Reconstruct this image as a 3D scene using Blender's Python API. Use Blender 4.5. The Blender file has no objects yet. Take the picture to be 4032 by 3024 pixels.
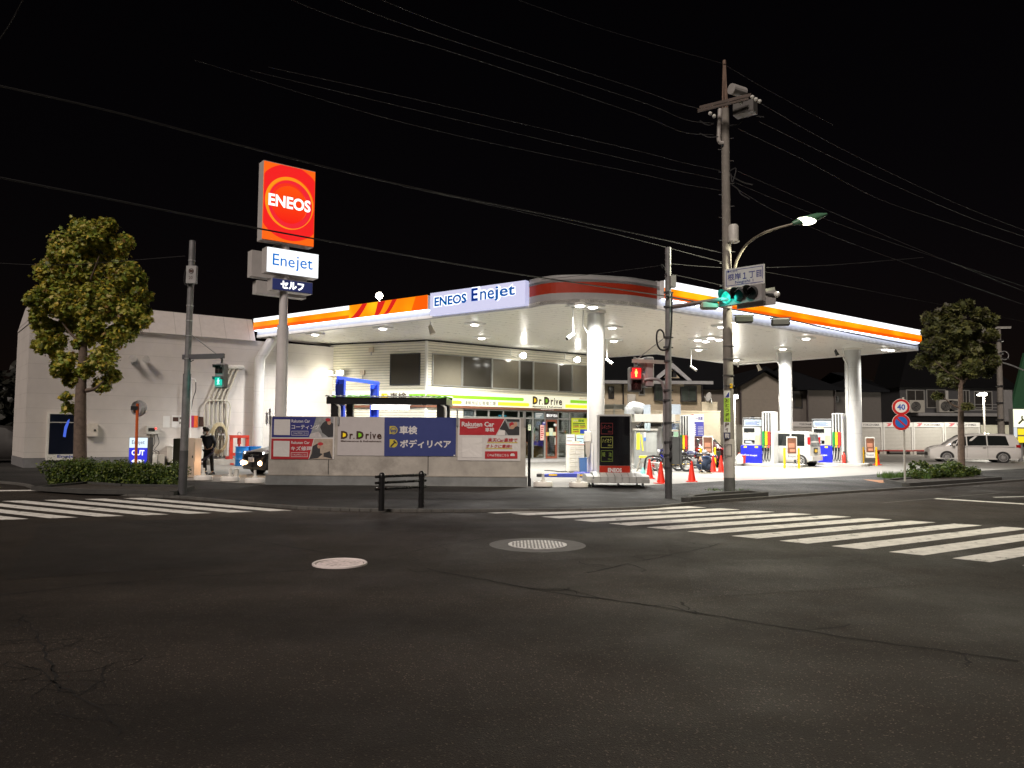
import bpy, bmesh, math, random
from mathutils import Vector as V, Matrix
random.seed(7)
R = math.radians
SC = bpy.context.scene
COL = SC.collection
# ---------------------------------------------------------------- camera, world, sun, exposure
CAMZ = 1.68
FPX = 0.7514                      # focal length as a share of the image width
PITCH, ROLL = R(3.59), R(0.46)
cd = bpy.data.cameras.new('camera')
cam = bpy.data.objects.new('camera', cd); COL.objects.link(cam)
cd.sensor_width = 36; cd.lens = 36 * FPX; cd.clip_end = 2000; cd.clip_start = 0.1
CAMR = Matrix.Rotation(R(90) + PITCH, 3, 'X') @ Matrix.Rotation(ROLL, 3, 'Z')
cam.matrix_world = Matrix.Translation((0, 0, CAMZ)) @ CAMR.to_4x4()
SC.camera = cam
w = bpy.data.worlds.new('World'); SC.world = w; w.use_nodes = True
nt = w.node_tree
sky = nt.nodes.new('ShaderNodeTexSky'); sky.sky_type = 'NISHITA'; sky.sun_disc = False
sky.sun_elevation = R(32); sky.sun_rotation = R(200)
warm = nt.nodes.new('ShaderNodeMix'); warm.data_type = 'RGBA'; warm.blend_type = 'MULTIPLY'
warm.inputs[0].default_value = 1; warm.inputs[7].default_value = (1.0, .5, .42, 1)
nt.links.new(sky.outputs[0], warm.inputs[6])
nt.links.new(warm.outputs[2], nt.nodes['Background'].inputs[0])
nt.nodes['Background'].inputs[1].default_value = 0.0008
sl = bpy.data.lights.new('street_glow', 'SUN'); sl.energy = 2.5; sl.angle = R(14); sl.color = (1, .86, .76)
so = bpy.data.objects.new('street_glow', sl); COL.objects.link(so)
so.rotation_euler = V((.34, .94, -.92)).to_track_quat('-Z', 'Y').to_euler()
SC.view_settings.view_transform = 'Standard'; SC.view_settings.look = 'None'
SC.view_settings.exposure = 0; SC.view_settings.gamma = 1
SC.cycles.max_bounces = 7; SC.cycles.diffuse_bounces = 4; SC.cycles.glossy_bounces = 3
SC.cycles.transparent_max_bounces = 12; SC.cycles.sample_clamp_indirect = 4
SC.cycles.use_denoising = True
SC.cycles.caustics_reflective = False; SC.cycles.caustics_refractive = False

# ---------------------------------------------------------------- measuring: photo pixels to points of the place
CR = {'A': (0, 1150, .4823), 'B': (600, 1350, .3618), 'C': (1000, 1600, .2712), 'D': (1500, 1600, .2712),
      'E': (950, 600, .3616), 'F': (1250, 1100, .3843), 'G': (2050, 1300, .3919), 'H': (2550, 1350, .3618),
      'I': (3000, 1500, .2411), 'J': (3450, 1150, .4822), 'K': (1900, 1850, .9638), 'L': (0, 1800, .859),
      'M': (2600, 1000, .226), 'N': (2700, 250, .2712), 'P': (0, 700, .8136), 'Q': (900, 1000, .6329),
      'S': (1600, 1000, .6329), 'U': (2400, 1000, .6329), 'W': (3132, 1050, .6028), 'X': (2500, 200, .6631),
      'Y': (2080, 1580, .1808), 'Z': (2450, 1550, .211), 'd': (0, 0, 1.8228), 's': (0, 0, 1)}
def px(c, x, y): a = CR[c]; return (a[0] + x * a[2], a[1] + y * a[2])
def ray(p): return CAMR @ V(((p[0] - 2016) / (FPX * 4032), (1512 - p[1]) / (FPX * 4032), -1))
def gp(c, x, y, z=.056):
    r = ray(px(c, x, y)); t = (z - CAMZ) / r.z; return V((r.x * t, r.y * t, z))
def dp(c, x, y, d):
    r = ray(px(c, x, y)); t = d / r.y; return V((r.x * t, d, CAMZ + r.z * t))
UL = V((-.8016, .5979, 0)); UR = V((.7846, .62, 0)); ZZ = V((0, 0, 1))
class PL:                                          # a vertical plane of the place
    def __init__(s, p0, u):
        s.p = V((p0[0], p0[1], 0)); s.u = V((u[0], u[1], 0)).normalized()
        s.n = V((s.u.y, -s.u.x, 0))
        if s.n.dot(-s.p) < 0: s.n = -s.n
    def sz(s, c, x, y):
        r = ray(px(c, x, y)); t = s.p.dot(s.n) / r.dot(s.n); q = r * t
        return ((q - s.p).dot(s.u), CAMZ + r.z * t)
    def P(s, a, z, o=0): q = s.p + s.u * a + s.n * o; return V((q.x, q.y, z))
    def at(s, c, x, y, o=0): a, z = s.sz(c, x, y); return s.P(a, z, o)

# ---------------------------------------------------------------- materials
MATS = {}
def M(name, col, rough=.6, metal=0., var=.12, scale=4., bump=0., bscale=None, emit=None, es=0., spec=.5, coat=0.):
    if name in MATS: return MATS[name]
    m = bpy.data.materials.new(name); m.use_nodes = True; MATS[name] = m
    n = m.node_tree.nodes; l = m.node_tree.links; b = n['Principled BSDF']
    c = (*col, 1)
    b.inputs['Base Color'].default_value = c; b.inputs['Roughness'].default_value = rough
    b.inputs['Metallic'].default_value = metal; b.inputs['Specular IOR Level'].default_value = spec
    b.inputs['Coat Weight'].default_value = coat
    if emit:
        b.inputs['Emission Color'].default_value = (*emit, 1); b.inputs['Emission Strength'].default_value = es
    if var or bump:
        tc = n.new('ShaderNodeTexCoord'); no = n.new('ShaderNodeTexNoise')
        no.inputs['Scale'].default_value = scale; no.inputs['Detail'].default_value = 6; no.inputs['Roughness'].default_value = .65
        l.new(tc.outputs['Object'], no.inputs['Vector'])
    if var:
        mr = n.new('ShaderNodeMapRange'); mr.inputs[1].default_value = .3; mr.inputs[2].default_value = .7
        mr.inputs[3].default_value = 1 - var; mr.inputs[4].default_value = 1 + var
        l.new(no.outputs['Fac'], mr.inputs[0])
        mx = n.new('ShaderNodeMix'); mx.data_type = 'RGBA'; mx.blend_type = 'MULTIPLY'
        mx.inputs[0].default_value = 1; mx.inputs[6].default_value = c
        l.new(mr.outputs[0], mx.inputs[7]); l.new(mx.outputs[2], b.inputs['Base Color'])
        rr = n.new('ShaderNodeMapRange'); rr.inputs[3].default_value = max(0, rough - .1); rr.inputs[4].default_value = min(1, rough + .1)
        l.new(no.outputs['Fac'], rr.inputs[0]); l.new(rr.outputs[0], b.inputs['Roughness'])
    if bump:
        n2 = n.new('ShaderNodeTexNoise'); n2.inputs['Scale'].default_value = bscale or scale * 8; n2.inputs['Detail'].default_value = 4
        l.new(tc.outputs['Object'], n2.inputs['Vector'])
        bp = n.new('ShaderNodeBump'); bp.inputs['Strength'].default_value = bump; bp.inputs['Distance'].default_value = .02
        l.new(n2.outputs['Fac'], bp.inputs['Height']); l.new(bp.outputs[0], b.inputs['Normal'])
    return m
def E(name, col, es): return M(name, (.02, .02, .02), .4, var=0, emit=col, es=es)
def nd(m): return m.node_tree.nodes, m.node_tree.links, m.node_tree.nodes['Principled BSDF']
def math_node(n, op, a=None, b=None, l=None):
    k = n.new('ShaderNodeMath'); k.operation = op
    for i, v in enumerate((a, b)):
        if v is None: continue
        if isinstance(v, (int, float)): k.inputs[i].default_value = v
        else: l.new(v, k.inputs[i])
    return k.outputs[0]
def groove(m, axis, step, wid, dark, bump=.6, dist=.02, sine=False):
    """lines scored into a surface every `step` metres along the object-space direction `axis`"""
    n, l, b = nd(m)
    tc = n.new('ShaderNodeTexCoord'); dt = n.new('ShaderNodeVectorMath'); dt.operation = 'DOT_PRODUCT'
    dt.inputs[1].default_value = axis; l.new(tc.outputs['Object'], dt.inputs[0])
    f = math_node(n, 'FRACT', math_node(n, 'ADD', math_node(n, 'DIVIDE', dt.outputs['Value'], step, l), 500., l), None, l)
    if sine:
        h = math_node(n, 'ABSOLUTE', math_node(n, 'SUBTRACT', f, .5, l), None, l)
        h = math_node(n, 'MULTIPLY', h, 2., l)
    else:
        h = math_node(n, 'GREATER_THAN', f, wid / step, l)
    if dark < 1:
        src = b.inputs['Base Color'].links[0].from_socket if b.inputs['Base Color'].links else None
        mx = n.new('ShaderNodeMix'); mx.data_type = 'RGBA'; mx.blend_type = 'MULTIPLY'; mx.inputs[0].default_value = 1
        if src: l.new(src, mx.inputs[6])
        else: mx.inputs[6].default_value = b.inputs['Base Color'].default_value
        mr = n.new('ShaderNodeMapRange'); mr.inputs[3].default_value = dark; mr.inputs[4].default_value = 1
        l.new(h, mr.inputs[0]); l.new(mr.outputs[0], mx.inputs[7]); l.new(mx.outputs[2], b.inputs['Base Color'])
    bp = n.new('ShaderNodeBump'); bp.inputs['Strength'].default_value = bump; bp.inputs['Distance'].default_value = dist
    l.new(h, bp.inputs['Height'])
    if b.inputs['Normal'].links: l.new(b.inputs['Normal'].links[0].from_socket, bp.inputs['Normal'])
    l.new(bp.outputs[0], b.inputs['Normal'])
    return m

# ---------------------------------------------------------------- objects
LOC = {}
def tag(o, label=None, cat=None, group=None, kind=None):
    if label: o['label'] = label
    if cat: o['category'] = cat
    if group: o['group'] = group
    if kind: o['kind'] = kind
    return o
def T(name, label, cat, loc=(0, 0, 0), rz=0., group=None):
    o = bpy.data.objects.new(name, None); o.empty_display_size = .2; COL.objects.link(o)
    o.location = loc; o.rotation_euler = (0, 0, rz); LOC[o.name] = V(loc)
    return tag(o, label, cat, group)
def copy_tree(o, parent=None):
    c = o.copy(); COL.objects.link(c)
    if parent: c.parent = parent
    for ch in list(o.children): copy_tree(ch, c)
    return c
_txt = {}
def text_geo(s, bold=0., res=2):
    k = (s, bold, res)
    if k not in _txt:
        c = bpy.data.curves.new('t', 'FONT'); c.body = s; c.resolution_u = res; c.offset = bold
        o = bpy.data.objects.new('t', c); me = o.to_mesh()
        vs = [(v.co.x, v.co.y) for v in me.vertices]; fs = [tuple(p.vertices) for p in me.polygons]
        o.to_mesh_clear(); bpy.data.objects.remove(o); bpy.data.curves.remove(c)
        x0 = min(v[0] for v in vs); x1 = max(v[0] for v in vs); y0 = min(v[1] for v in vs); y1 = max(v[1] for v in vs)
        _txt[k] = ([((x - x0) / max(1e-6, x1 - x0), (y - y0) / max(1e-6, y1 - y0)) for x, y in vs], fs, (x1 - x0) / max(1e-6, y1 - y0))
    return _txt[k]
class MB:
    """collects shapes and links them as one mesh object; off = root's place when the shapes are in world coordinates"""
    def __init__(s, root=None, world=False, off=None):
        s.v = []; s.f = []; s.mi = []; s.root = root; s.m = 0
        s.off = V(off) if off is not None else (LOC[root.name] if (root and world) else V((0, 0, 0)))
    def add(s, vs, fs):
        b = len(s.v); s.v += [V(q) for q in vs]; s.f += [tuple(i + b for i in f) for f in fs]; s.mi += [s.m] * len(fs); return s
    def obx(s, o, u, v, w):
        o, u, v, w = V(o), V(u), V(v), V(w)
        if u.cross(v).dot(w) < 0: u, v = v, u
        p = [o, o + u, o + u + v, o + v, o + w, o + u + w, o + u + v + w, o + v + w]
        return s.add(p, [(3, 2, 1, 0), (4, 5, 6, 7), (0, 1, 5, 4), (1, 2, 6, 5), (2, 3, 7, 6), (3, 0, 4, 7)])
    def box(s, x0, x1, y0, y1, z0, z1): return s.obx((x0, y0, z0), (x1 - x0, 0, 0), (0, y1 - y0, 0), (0, 0, z1 - z0))
    def bev(s, x0, x1, y0, y1, z0, z1, b=.02):
        """box with chamfered edges"""
        q = []
        for z, i in ((z0, b), (z0 + b, 0), (z1 - b, 0), (z1, b)):
            a0, a1, c0, c1 = x0 + i, x1 - i, y0 + i, y1 - i; k = b if i == 0 else b * .3
            q.append([(a0 + k, c0, z), (a1 - k, c0, z), (a1, c0 + k, z), (a1, c1 - k, z), (a1 - k, c1, z), (a0 + k, c1, z), (a0, c1 - k, z), (a0, c0 + k, z)])
        return s.rings(q)
    def rings(s, rs, cap=True, closed=True):
        n = len(rs[0]); vs = [p for r in rs for p in r]; fs = []
        for i in range(len(rs) - 1):
            for j in range(n if closed else n - 1):
                k = (j + 1) % n; fs.append((i * n + j, i * n + k, (i + 1) * n + k, (i + 1) * n + j))
        if cap: fs += [tuple(reversed(range(n))), tuple(range((len(rs) - 1) * n, len(rs) * n))]
        return s.add(vs, fs)
    def tube(s, pts, r, n=8, cap=True):
        pts = [V(p) for p in pts]; rs = r if isinstance(r, (list, tuple)) else [r] * len(pts); q = []; prev = None
        for i, p in enumerate(pts):
            t = (pts[min(i + 1, len(pts) - 1)] - pts[max(i - 1, 0)]).normalized()
            a = prev if prev is not None else (V((0, 0, 1)) if abs(t.z) < .9 else V((1, 0, 0)))
            a = (a - t * a.dot(t)).normalized(); b = t.cross(a); prev = a
            q.append([p + (a * math.cos(k * 2 * math.pi / n) + b * math.sin(k * 2 * math.pi / n)) * rs[i] for k in range(n)])
        return s.rings(q, cap)
    def cyl(s, p, q, r0, r1=None, n=16): return s.tube([p, q], [r0, r0 if r1 is None else r1], n)
    def lathe(s, c, prof, n=20):
        c = V(c); return s.rings([[c + V((r * math.cos(k * 2 * math.pi / n), r * math.sin(k * 2 * math.pi / n), z)) for k in range(n)] for r, z in prof])
    def torus(s, c, ax, R0, r, n=24, m=8, a0=0, a1=2 * math.pi):
        ax = V(ax).normalized(); a = ax.orthogonal().normalized(); b = ax.cross(a); c = V(c)
        pts = [c + (a * math.cos(t) + b * math.sin(t)) * R0 for t in [a0 + (a1 - a0) * i / n for i in range(n + 1)]]
        return s.tube(pts, r, m, cap=abs(a1 - a0) < 6.28)
    def ball(s, c, r, n=12, m=8):
        c = V(c); r = V(r) if not isinstance(r, (int, float)) else V((r, r, r))
        return s.rings([[c + V((r.x * math.sin(t) * math.cos(k * 2 * math.pi / n), r.y * math.sin(t) * math.sin(k * 2 * math.pi / n), -r.z * math.cos(t))) for k in range(n)]
                        for t in [.02 + (math.pi - .04) * i / m for i in range(m + 1)]])
    def poly(s, pts): return s.add(pts, [tuple(range(len(pts)))])
    def prism(s, pts, d):
        pts = [V(p) for p in pts]; d = V(d); n = len(pts)
        nn = V((0, 0, 0))
        for i in range(n): nn += pts[i].cross(pts[(i + 1) % n])
        if nn.dot(d) > 0: pts.reverse()
        return s.add(pts + [p + d for p in pts], [tuple(range(n)), tuple(reversed(range(n, 2 * n)))] + [(i, i + n, (i + 1) % n + n, (i + 1) % n) for i in range(n)])
    def pr(s, pl, a0, a1, z0, z1, o0, o1):           # box on a vertical plane
        return s.obx(pl.P(a0, z0, o0), pl.u * (a1 - a0), ZZ * (z1 - z0), pl.n * (o1 - o0))
    def prx(s, pl, c, x0, y0, x1, y1, o0, o1):       # the same, its corners measured
        a0, z1 = pl.sz(c, x0, y0); a1, z0 = pl.sz(c, x1, y1); return s.pr(pl, a0, a1, z0, z1, o0, o1)
    def text(s, t, o, u, v, w, h, bold=0., shear=0., dep=0., res=2):
        """lettering of width w and height h, lower left at o, along u and v"""
        vs, fs, _ = text_geo(t, bold, res); o, u, v = V(o), V(u), V(v)
        p = [o + u * (x * w + y * shear * h) + v * (y * h) for x, y in vs]
        s.add(p, fs)
        if dep: s.add([q + u.cross(v).normalized() * dep for q in p], fs)
        return s
    def ptext(s, pl, t, a0, a1, z0, z1, o, bold=0., shear=0., res=2):
        u = pl.u if pl.u.cross(ZZ).dot(pl.n) > 0 else -pl.u
        if u.dot(pl.u) < 0: a0 = a1 if a1 > a0 else a0
        return s.text(t, pl.P(min(a0, a1) if u.dot(pl.u) > 0 else max(a0, a1), z0, o), u, ZZ, abs(a1 - a0) if a1 != a0 else 1, z1 - z0, bold, shear, 0, res)
    def build(s, name, mat, parent=None, smooth=False, top=False, loc=None, recalc=True):
        me = bpy.data.meshes.new(name); off = V(loc) if loc is not None else s.off
        me.from_pydata([q - off for q in s.v], [], s.f)
        for m in (mat if isinstance(mat, (list, tuple)) else [mat]): me.materials.append(m)
        if isinstance(mat, (list, tuple)): me.polygons.foreach_set('material_index', s.mi)
        if recalc or smooth:
            bm = bmesh.new(); bm.from_mesh(me)
            if recalc: bmesh.ops.recalc_face_normals(bm, faces=bm.faces)
            if smooth:
                for f in bm.faces: f.smooth = True
                for e in bm.edges:
                    if len(e.link_faces) == 2 and e.calc_face_angle(0) > R(38): e.smooth = False
            bm.to_mesh(me); bm.free()
        me.update()
        o = bpy.data.objects.new(name, me); COL.objects.link(o)
        p = parent if parent is not None else (None if top else s.root)
        if p is not None: o.parent = p
        elif loc is not None: o.location = loc
        return o
def struct(name, mb, mat, smooth=False, recalc=True): return tag(mb.build(name, mat, top=True, smooth=smooth, recalc=recalc), kind='structure')
def catmull(pts, n=6):
    pts = [V(p) for p in pts]; q = [pts[0] * 2 - pts[1]] + pts + [pts[-1] * 2 - pts[-2]]; out = []
    for i in range(1, len(q) - 2):
        for k in range(n):
            t = k / n; a, b, c, d = q[i - 1:i + 3]
            out.append(.5 * ((2 * b) + (c - a) * t + (2 * a - 5 * b + 4 * c - d) * t * t + (3 * b - a - 3 * c + d) * t ** 3))
    return out + [pts[-1]]
def lamp(name, kind, loc, energy, col, parent=None, size=.08, to=None, angle=150, blend=.6):
    l = bpy.data.lights.new(name, kind); l.energy = energy; l.color = col
    if kind in ('POINT', 'SPOT'): l.shadow_soft_size = size
    if kind == 'SPOT': l.spot_size = R(angle); l.spot_blend = blend
    o = bpy.data.objects.new(name, l); COL.objects.link(o); o.location = loc
    if kind == 'SPOT': o.rotation_euler = (V(to) if to is not None else V((0, 0, -1))).to_track_quat('-Z', 'Y').to_euler()
    if parent: o.parent = parent
    return o
# ---------------------------------------------------------------- shared materials
WHITE = M('white_paint', (.75, .75, .72), .35, var=.05)
OFFW = M('off_white_panel', (.66, .65, .6), .5, var=.06)
GREYM = M('grey_metal', (.32, .33, .33), .45, .4, var=.1)
GALV = M('galvanised_steel', (.4, .41, .42), .42, .6, var=.18, scale=9)
DARKM = M('dark_metal', (.03, .03, .033), .4, .3, var=.2)
BLACK = M('black_paint', (.012, .012, .013), .3, var=.1)
RUBBER = M('rubber', (.015, .015, .016), .75, var=.2)
CONC = M('concrete', (.34, .32, .29), .8, var=.22, scale=2.2, bump=.15, bscale=30)
BLUEP = M('blue_paint', (.02, .07, .5), .4, var=.12)
REDP = M('red_paint', (.55, .035, .02), .4, var=.1)
YELP = M('yellow_paint', (.8, .5, .02), .4, var=.1)
GLASSD = M('dark_glass', (.012, .013, .013), .06, var=0, spec=.6)
CREAM = M('cream_siding', (.55, .47, .34), .7, var=.08)

# ---------------------------------------------------------------- the ground
def asphalt(name, base, stain):
    m = M(name, base, .85, var=0, spec=.3); n, l, b = nd(m)
    tc = n.new('ShaderNodeTexCoord')
    def noise(s, d=5, r=.6):
        k = n.new('ShaderNodeTexNoise'); k.inputs['Scale'].default_value = s; k.inputs['Detail'].default_value = d; k.inputs['Roughness'].default_value = r
        l.new(tc.outputs['Object'], k.inputs['Vector']); return k.outputs['Fac']
    def rng(s, a, c, d, e):
        k = n.new('ShaderNodeMapRange'); k.inputs[1].default_value = a; k.inputs[2].default_value = c; k.inputs[3].default_value = d; k.inputs[4].default_value = e
        l.new(s, k.inputs[0]); return k.outputs[0]
    vo = n.new('ShaderNodeTexVoronoi'); vo.inputs['Scale'].default_value = 105; l.new(tc.outputs['Object'], vo.inputs['Vector'])
    sep = n.new('ShaderNodeSeparateColor'); l.new(vo.outputs['Color'], sep.inputs[0])
    big = rng(noise(.16, 4), .3, .7, 1 - stain, 1 + stain); mid = rng(noise(1.1, 6, .7), .3, .7, .78, 1.22); fine = rng(noise(130, 3), .3, .7, .4, 1.6)
    mp = n.new('ShaderNodeMapping'); mp.inputs['Rotation'].default_value = (0, 0, R(62)); mp.inputs['Scale'].default_value = (.09, .6, 1); l.new(tc.outputs['Object'], mp.inputs[0])
    kk = n.new('ShaderNodeTexNoise'); kk.inputs['Scale'].default_value = 1; kk.inputs['Detail'].default_value = 4; l.new(mp.outputs[0], kk.inputs['Vector'])
    big = math_node(n, 'MULTIPLY', big, rng(kk.outputs['Fac'], .35, .65, .66, 1.38), l)
    stone = rng(sep.outputs[0], .93, 1., 1., 5.5)
    g = math_node(n, 'MULTIPLY', math_node(n, 'MULTIPLY', big, mid, l), math_node(n, 'MULTIPLY', fine, stone, l), l)
    mx = n.new('ShaderNodeMix'); mx.data_type = 'RGBA'; mx.blend_type = 'MULTIPLY'; mx.inputs[0].default_value = 1; mx.inputs[6].default_value = (*base, 1)
    l.new(g, mx.inputs[7]); l.new(mx.outputs[2], b.inputs['Base Color'])
    l.new(rng(noise(.5, 5), .3, .7, .55, .85), b.inputs['Roughness'])
    bp = n.new('ShaderNodeBump'); bp.inputs['Strength'].default_value = .55; bp.inputs['Distance'].default_value = .012
    l.new(math_node(n, 'ADD', vo.outputs['Distance'], noise(150, 2), l), bp.inputs['Height']); l.new(bp.outputs[0], b.inputs['Normal'])
    return m
ASPH = asphalt('road_asphalt', (.0225, .0181, .0148), .42)
PAVE = asphalt('pavement_asphalt', (.0175, .0168, .016), .25)
struct('road', MB().poly([(-260, -60, 0), (260, -60, 0), (260, 420, 0), (-260, 420, 0)]), ASPH)
KERB = [(-700, 1868), (-200, 1886), (65, 1903), (155, 1924), (431, 1943), (708, 1955), (895, 1972), (1117, 1992), (1300, 2001), (1460, 2005), (1700, 2007), (1890, 2007),
        (2286, 2004), (2480, 1999), (2575, 1994), (2671, 1985), (2790, 1973), (3008, 1958), (3153, 1947), (3539, 1922), (3664, 1915), (3924, 1896), (4032, 1888), (4500, 1858), (5400, 1822)]
kp = catmull([gp('s', x, y, .05) for x, y in KERB], 4)
sw = MB(); back = [V((150, kp[-1].y + 60, .05)), V((150, 260, .05)), V((-150, 260, .05)), V((-150, kp[0].y + 90, .05))]
sw.poly(kp + back); struct('pavement', sw, PAVE)
kb = MB()
for i in range(len(kp) - 1):
    a, b = kp[i], kp[i + 1]; d = (b - a).normalized(); nrm = V((-d.y, d.x, 0))
    if (a + b).dot(nrm) < 0: nrm = -nrm
    g = d * .006
    kb.obx(V((a.x, a.y, -.05)) + g, (b - a) - g * 2, nrm * .14, (0, 0, .108))
struct('kerb', kb, M('kerb_concrete', (.09, .087, .08), .8, var=.3, scale=3, bump=.2))
# forecourt
FC = M('forecourt_concrete', (.19, .183, .168), .62, var=.1, scale=.6, bump=.05, bscale=60)
groove(FC, tuple(UL), 4.6, .03, .75, .2, .01); groove(FC, tuple(UR), 5.2, .03, .75, .2, .01)
fpts = [gp('s', x, y) for x, y in ((645, 1886), (1038, 1907), (2078, 1918), (2353, 1918), (2550, 1911), (2850, 1894), (3241, 1880), (3554, 1861), (3800, 1856), (4032, 1845), (4700, 1822))]
struct('forecourt', MB().poly(fpts + [V((95, 130, .056)), V((-12, 60, .056)), V((-13.2, 36.9, .056)), V((-17.8, 33.6, .056))]), FC)
MARK = M('road_marking_paint', (.72, .71, .67), .65, var=.25, scale=5, bump=.1, bscale=60)
def chip(m, scale, lo, hi, under):
    n, l, b = nd(m); tc = n.new('ShaderNodeTexCoord'); no = n.new('ShaderNodeTexNoise'); no.inputs['Scale'].default_value = scale; no.inputs['Detail'].default_value = 8; no.inputs['Roughness'].default_value = .75
    l.new(tc.outputs['Object'], no.inputs['Vector']); mr = n.new('ShaderNodeMapRange'); mr.inputs[1].default_value = lo; mr.inputs[2].default_value = hi; l.new(no.outputs['Fac'], mr.inputs[0])
    mx = n.new('ShaderNodeMix'); mx.data_type = 'RGBA'; mx.inputs[7].default_value = (*under, 1); l.new(mr.outputs[0], mx.inputs[0]); l.new(b.inputs['Base Color'].links[0].from_socket, mx.inputs[6]); l.new(mx.outputs[2], b.inputs['Base Color'])
chip(MARK, 3.2, .56, .66, (.06, .055, .05))
def stripes(name, L0, LS, R0, RS, n0, n1, half, z=.004):
    mb = MB()
    for k in range(n0, n1):
        a = L0 + LS * k; b = R0 + RS * k; h = LS.normalized() * half; h2 = RS.normalized() * half
        mb.poly([V((p.x, p.y, z)) for p in (a - h, a + h, b + h2, b - h2)])
    return struct(name, mb, MARK)
G0 = lambda c, x, y: gp(c, x, y, .004)
L0 = G0('K', 150, 182); L9 = G0('K', 1995, 369); R0 = G0('K', 878, 151); R7 = G0('K', 1985, 223)
stripes('crosswalk_marking', L0, (L9 - L0) / 10, R0, (R7 - R0) / 7, 0, 14, .225)
a, b = G0('K', 20, 175), G0('K', 238, 167); h = (L9 - L0).normalized() * .22
struct('crosswalk_marking', MB().poly([a, a + h, b + h, b]), MARK)
L1 = G0('L', 611, 187); L4 = G0('L', 60, 200); R1 = G0('L', 1290, 246); R5 = G0('L', 510, 271)
stripes('crosswalk_marking', L1, (L4 - L1) / 3, R1, (R5 - R1) / 4, 0, 11, .225)
def strip(name, pts, wd, mat=MARK, z=.004):
    pts = [V((p.x, p.y, z)) for p in pts]; mb = MB()
    for a, b in zip(pts, pts[1:]):
        d = (b - a).normalized(); nn = V((-d.y, d.x, 0)) * wd / 2; mb.poly([a - nn, b - nn, b + nn, a + nn])
    return struct(name, mb, mat)
strip('stop_line_marking', [G0('L', -420, 158), G0('L', 330, 150)], .4)
strip('stop_line_marking', [G0('K', 1850, 117), G0('K', 2400, 151)], .3)
strip('lane_marking', [G0('K', 2090, 112), G0('K', 2420, 104)], .14)
strip('lane_marking', [G0('K', 1640, 134), G0('K', 2110, 94)], .05, M('worn_marking', (.14, .135, .125), .7, var=.4, scale=8))
# painted marks on the forecourt
def gpatch(name, pts, mat, z): struct(name, MB().poly([V((p.x, p.y, z)) for p in pts]), mat)
gpatch('forecourt_marking', [gp('H', *p) for p in ((560, 1478), (830, 1486), (1230, 1492), (1300, 1484), (950, 1478), (830, 1472))], M('faded_red_paint', (.42, .13, .12), .6, var=.3, scale=3), .06)
gpatch('forecourt_marking', [gp('I', *p) for p in ((790, 1352), (1290, 1382), (1050, 1396), (800, 1380))], M('forecourt_white_paint', (.7, .7, .68), .5, var=.1), .06)
gpatch('forecourt_marking', [gp('H', *p) for p in ((945, 1345), (1290, 1362), (1120, 1368), (945, 1352))], MATS['forecourt_white_paint'], .06)
gpatch('pavement_marking', [gp('W', *p) for p in ((440, 1389), (655, 1398), (560, 1412))], M('orange_paver', (.4, .17, .06), .7, var=.35, scale=6), .055)
PAT1 = asphalt('road_patch_pale', (.029, .0255, .0225), .3); PAT2 = asphalt('road_patch_dark', (.018, .0155, .0138), .3)
for pts, mt in ((((1010, 1128), (1392, 1118), (1450, 1196), (950, 1222)), PAT1), (((90, 1128), (590, 1118), (668, 1206), (10, 1252)), PAT2), (((1480, 1215), (1830, 1200), (1990, 1262), (1500, 1290)), PAT1)):
    struct('road_patch', MB().poly([V((q.x, q.y, .002)) for q in [G0('d', *p_) for p_ in pts]]), mt)
# cracks in the road
CRK = M('crack_fill', (.004, .0035, .0035), .9, var=0)
def crack(c, pts, wd, jit, seed, br=0):
    rnd = random.Random(seed); P = [G0(c, *p) for p in pts]; q = []
    for a, b in zip(P, P[1:]):
        n = max(3, int((b - a).length / .12))
        for i in range(n): q.append(a.lerp(b, i / n) + V((rnd.gauss(0, jit), rnd.gauss(0, jit), 0)))
    mb = MB()
    def line(q, wd):
        vs = []
        for i, p in enumerate(q):
            d = (q[min(i + 1, len(q) - 1)] - q[max(i - 1, 0)]).normalized(); nn = V((-d.y, d.x, 0)) * wd * rnd.uniform(.2, 1) / 2
            vs += [V((p.x - nn.x, p.y - nn.y, .003)), V((p.x + nn.x, p.y + nn.y, .003))]
        mb.add(vs, [(2 * i, 2 * i + 2, 2 * i + 3, 2 * i + 1) for i in range(len(q) - 1)])
    line(q, wd)
    for _ in range(br):
        p = rnd.choice(q); t = rnd.uniform(0, 6.28); w = [p]
        for i in range(rnd.randint(4, 11)): t += rnd.gauss(0, .5); p = p + V((math.cos(t), math.sin(t), 0)) * .07; w.append(p)
        line(w, wd * .6)
    struct('road_crack', mb, CRK, recalc=False)
crack('d', ((920, 1228), (1000, 1243), (1180, 1278), (1370, 1302), (1560, 1332), (1800, 1372), (2240, 1432)), .055, .012, 1, 8)
crack('d', ((100, 1100), (300, 1132), (470, 1152), (600, 1176), (760, 1202)), .05, .015, 2, 6)
crack('d', ((-40, 1290), (200, 1262), (420, 1245), (640, 1232), (700, 1226)), .03, .012, 3, 4)
crack('d', ((790, 1212), (950, 1178), (1060, 1160), (1400, 1140)), .03, .012, 4, 6)
crack('d', ((1270, 1236), (1400, 1208), (1530, 1182), (1560, 1172)), .05, .015, 5, 8)
crack('d', ((35, 1320), (75, 1360), (100, 1420), (130, 1480), (200, 1520), (245, 1560), (265, 1600)), .022, .015, 6, 10)
crack('d', ((20, 1425), (80, 1445), (140, 1490), (170, 1500), (220, 1470), (230, 1430)), .018, .015, 7, 7)
crack('d', ((90, 1410), (150, 1395), (200, 1370)), .018, .012, 8, 5)
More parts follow.
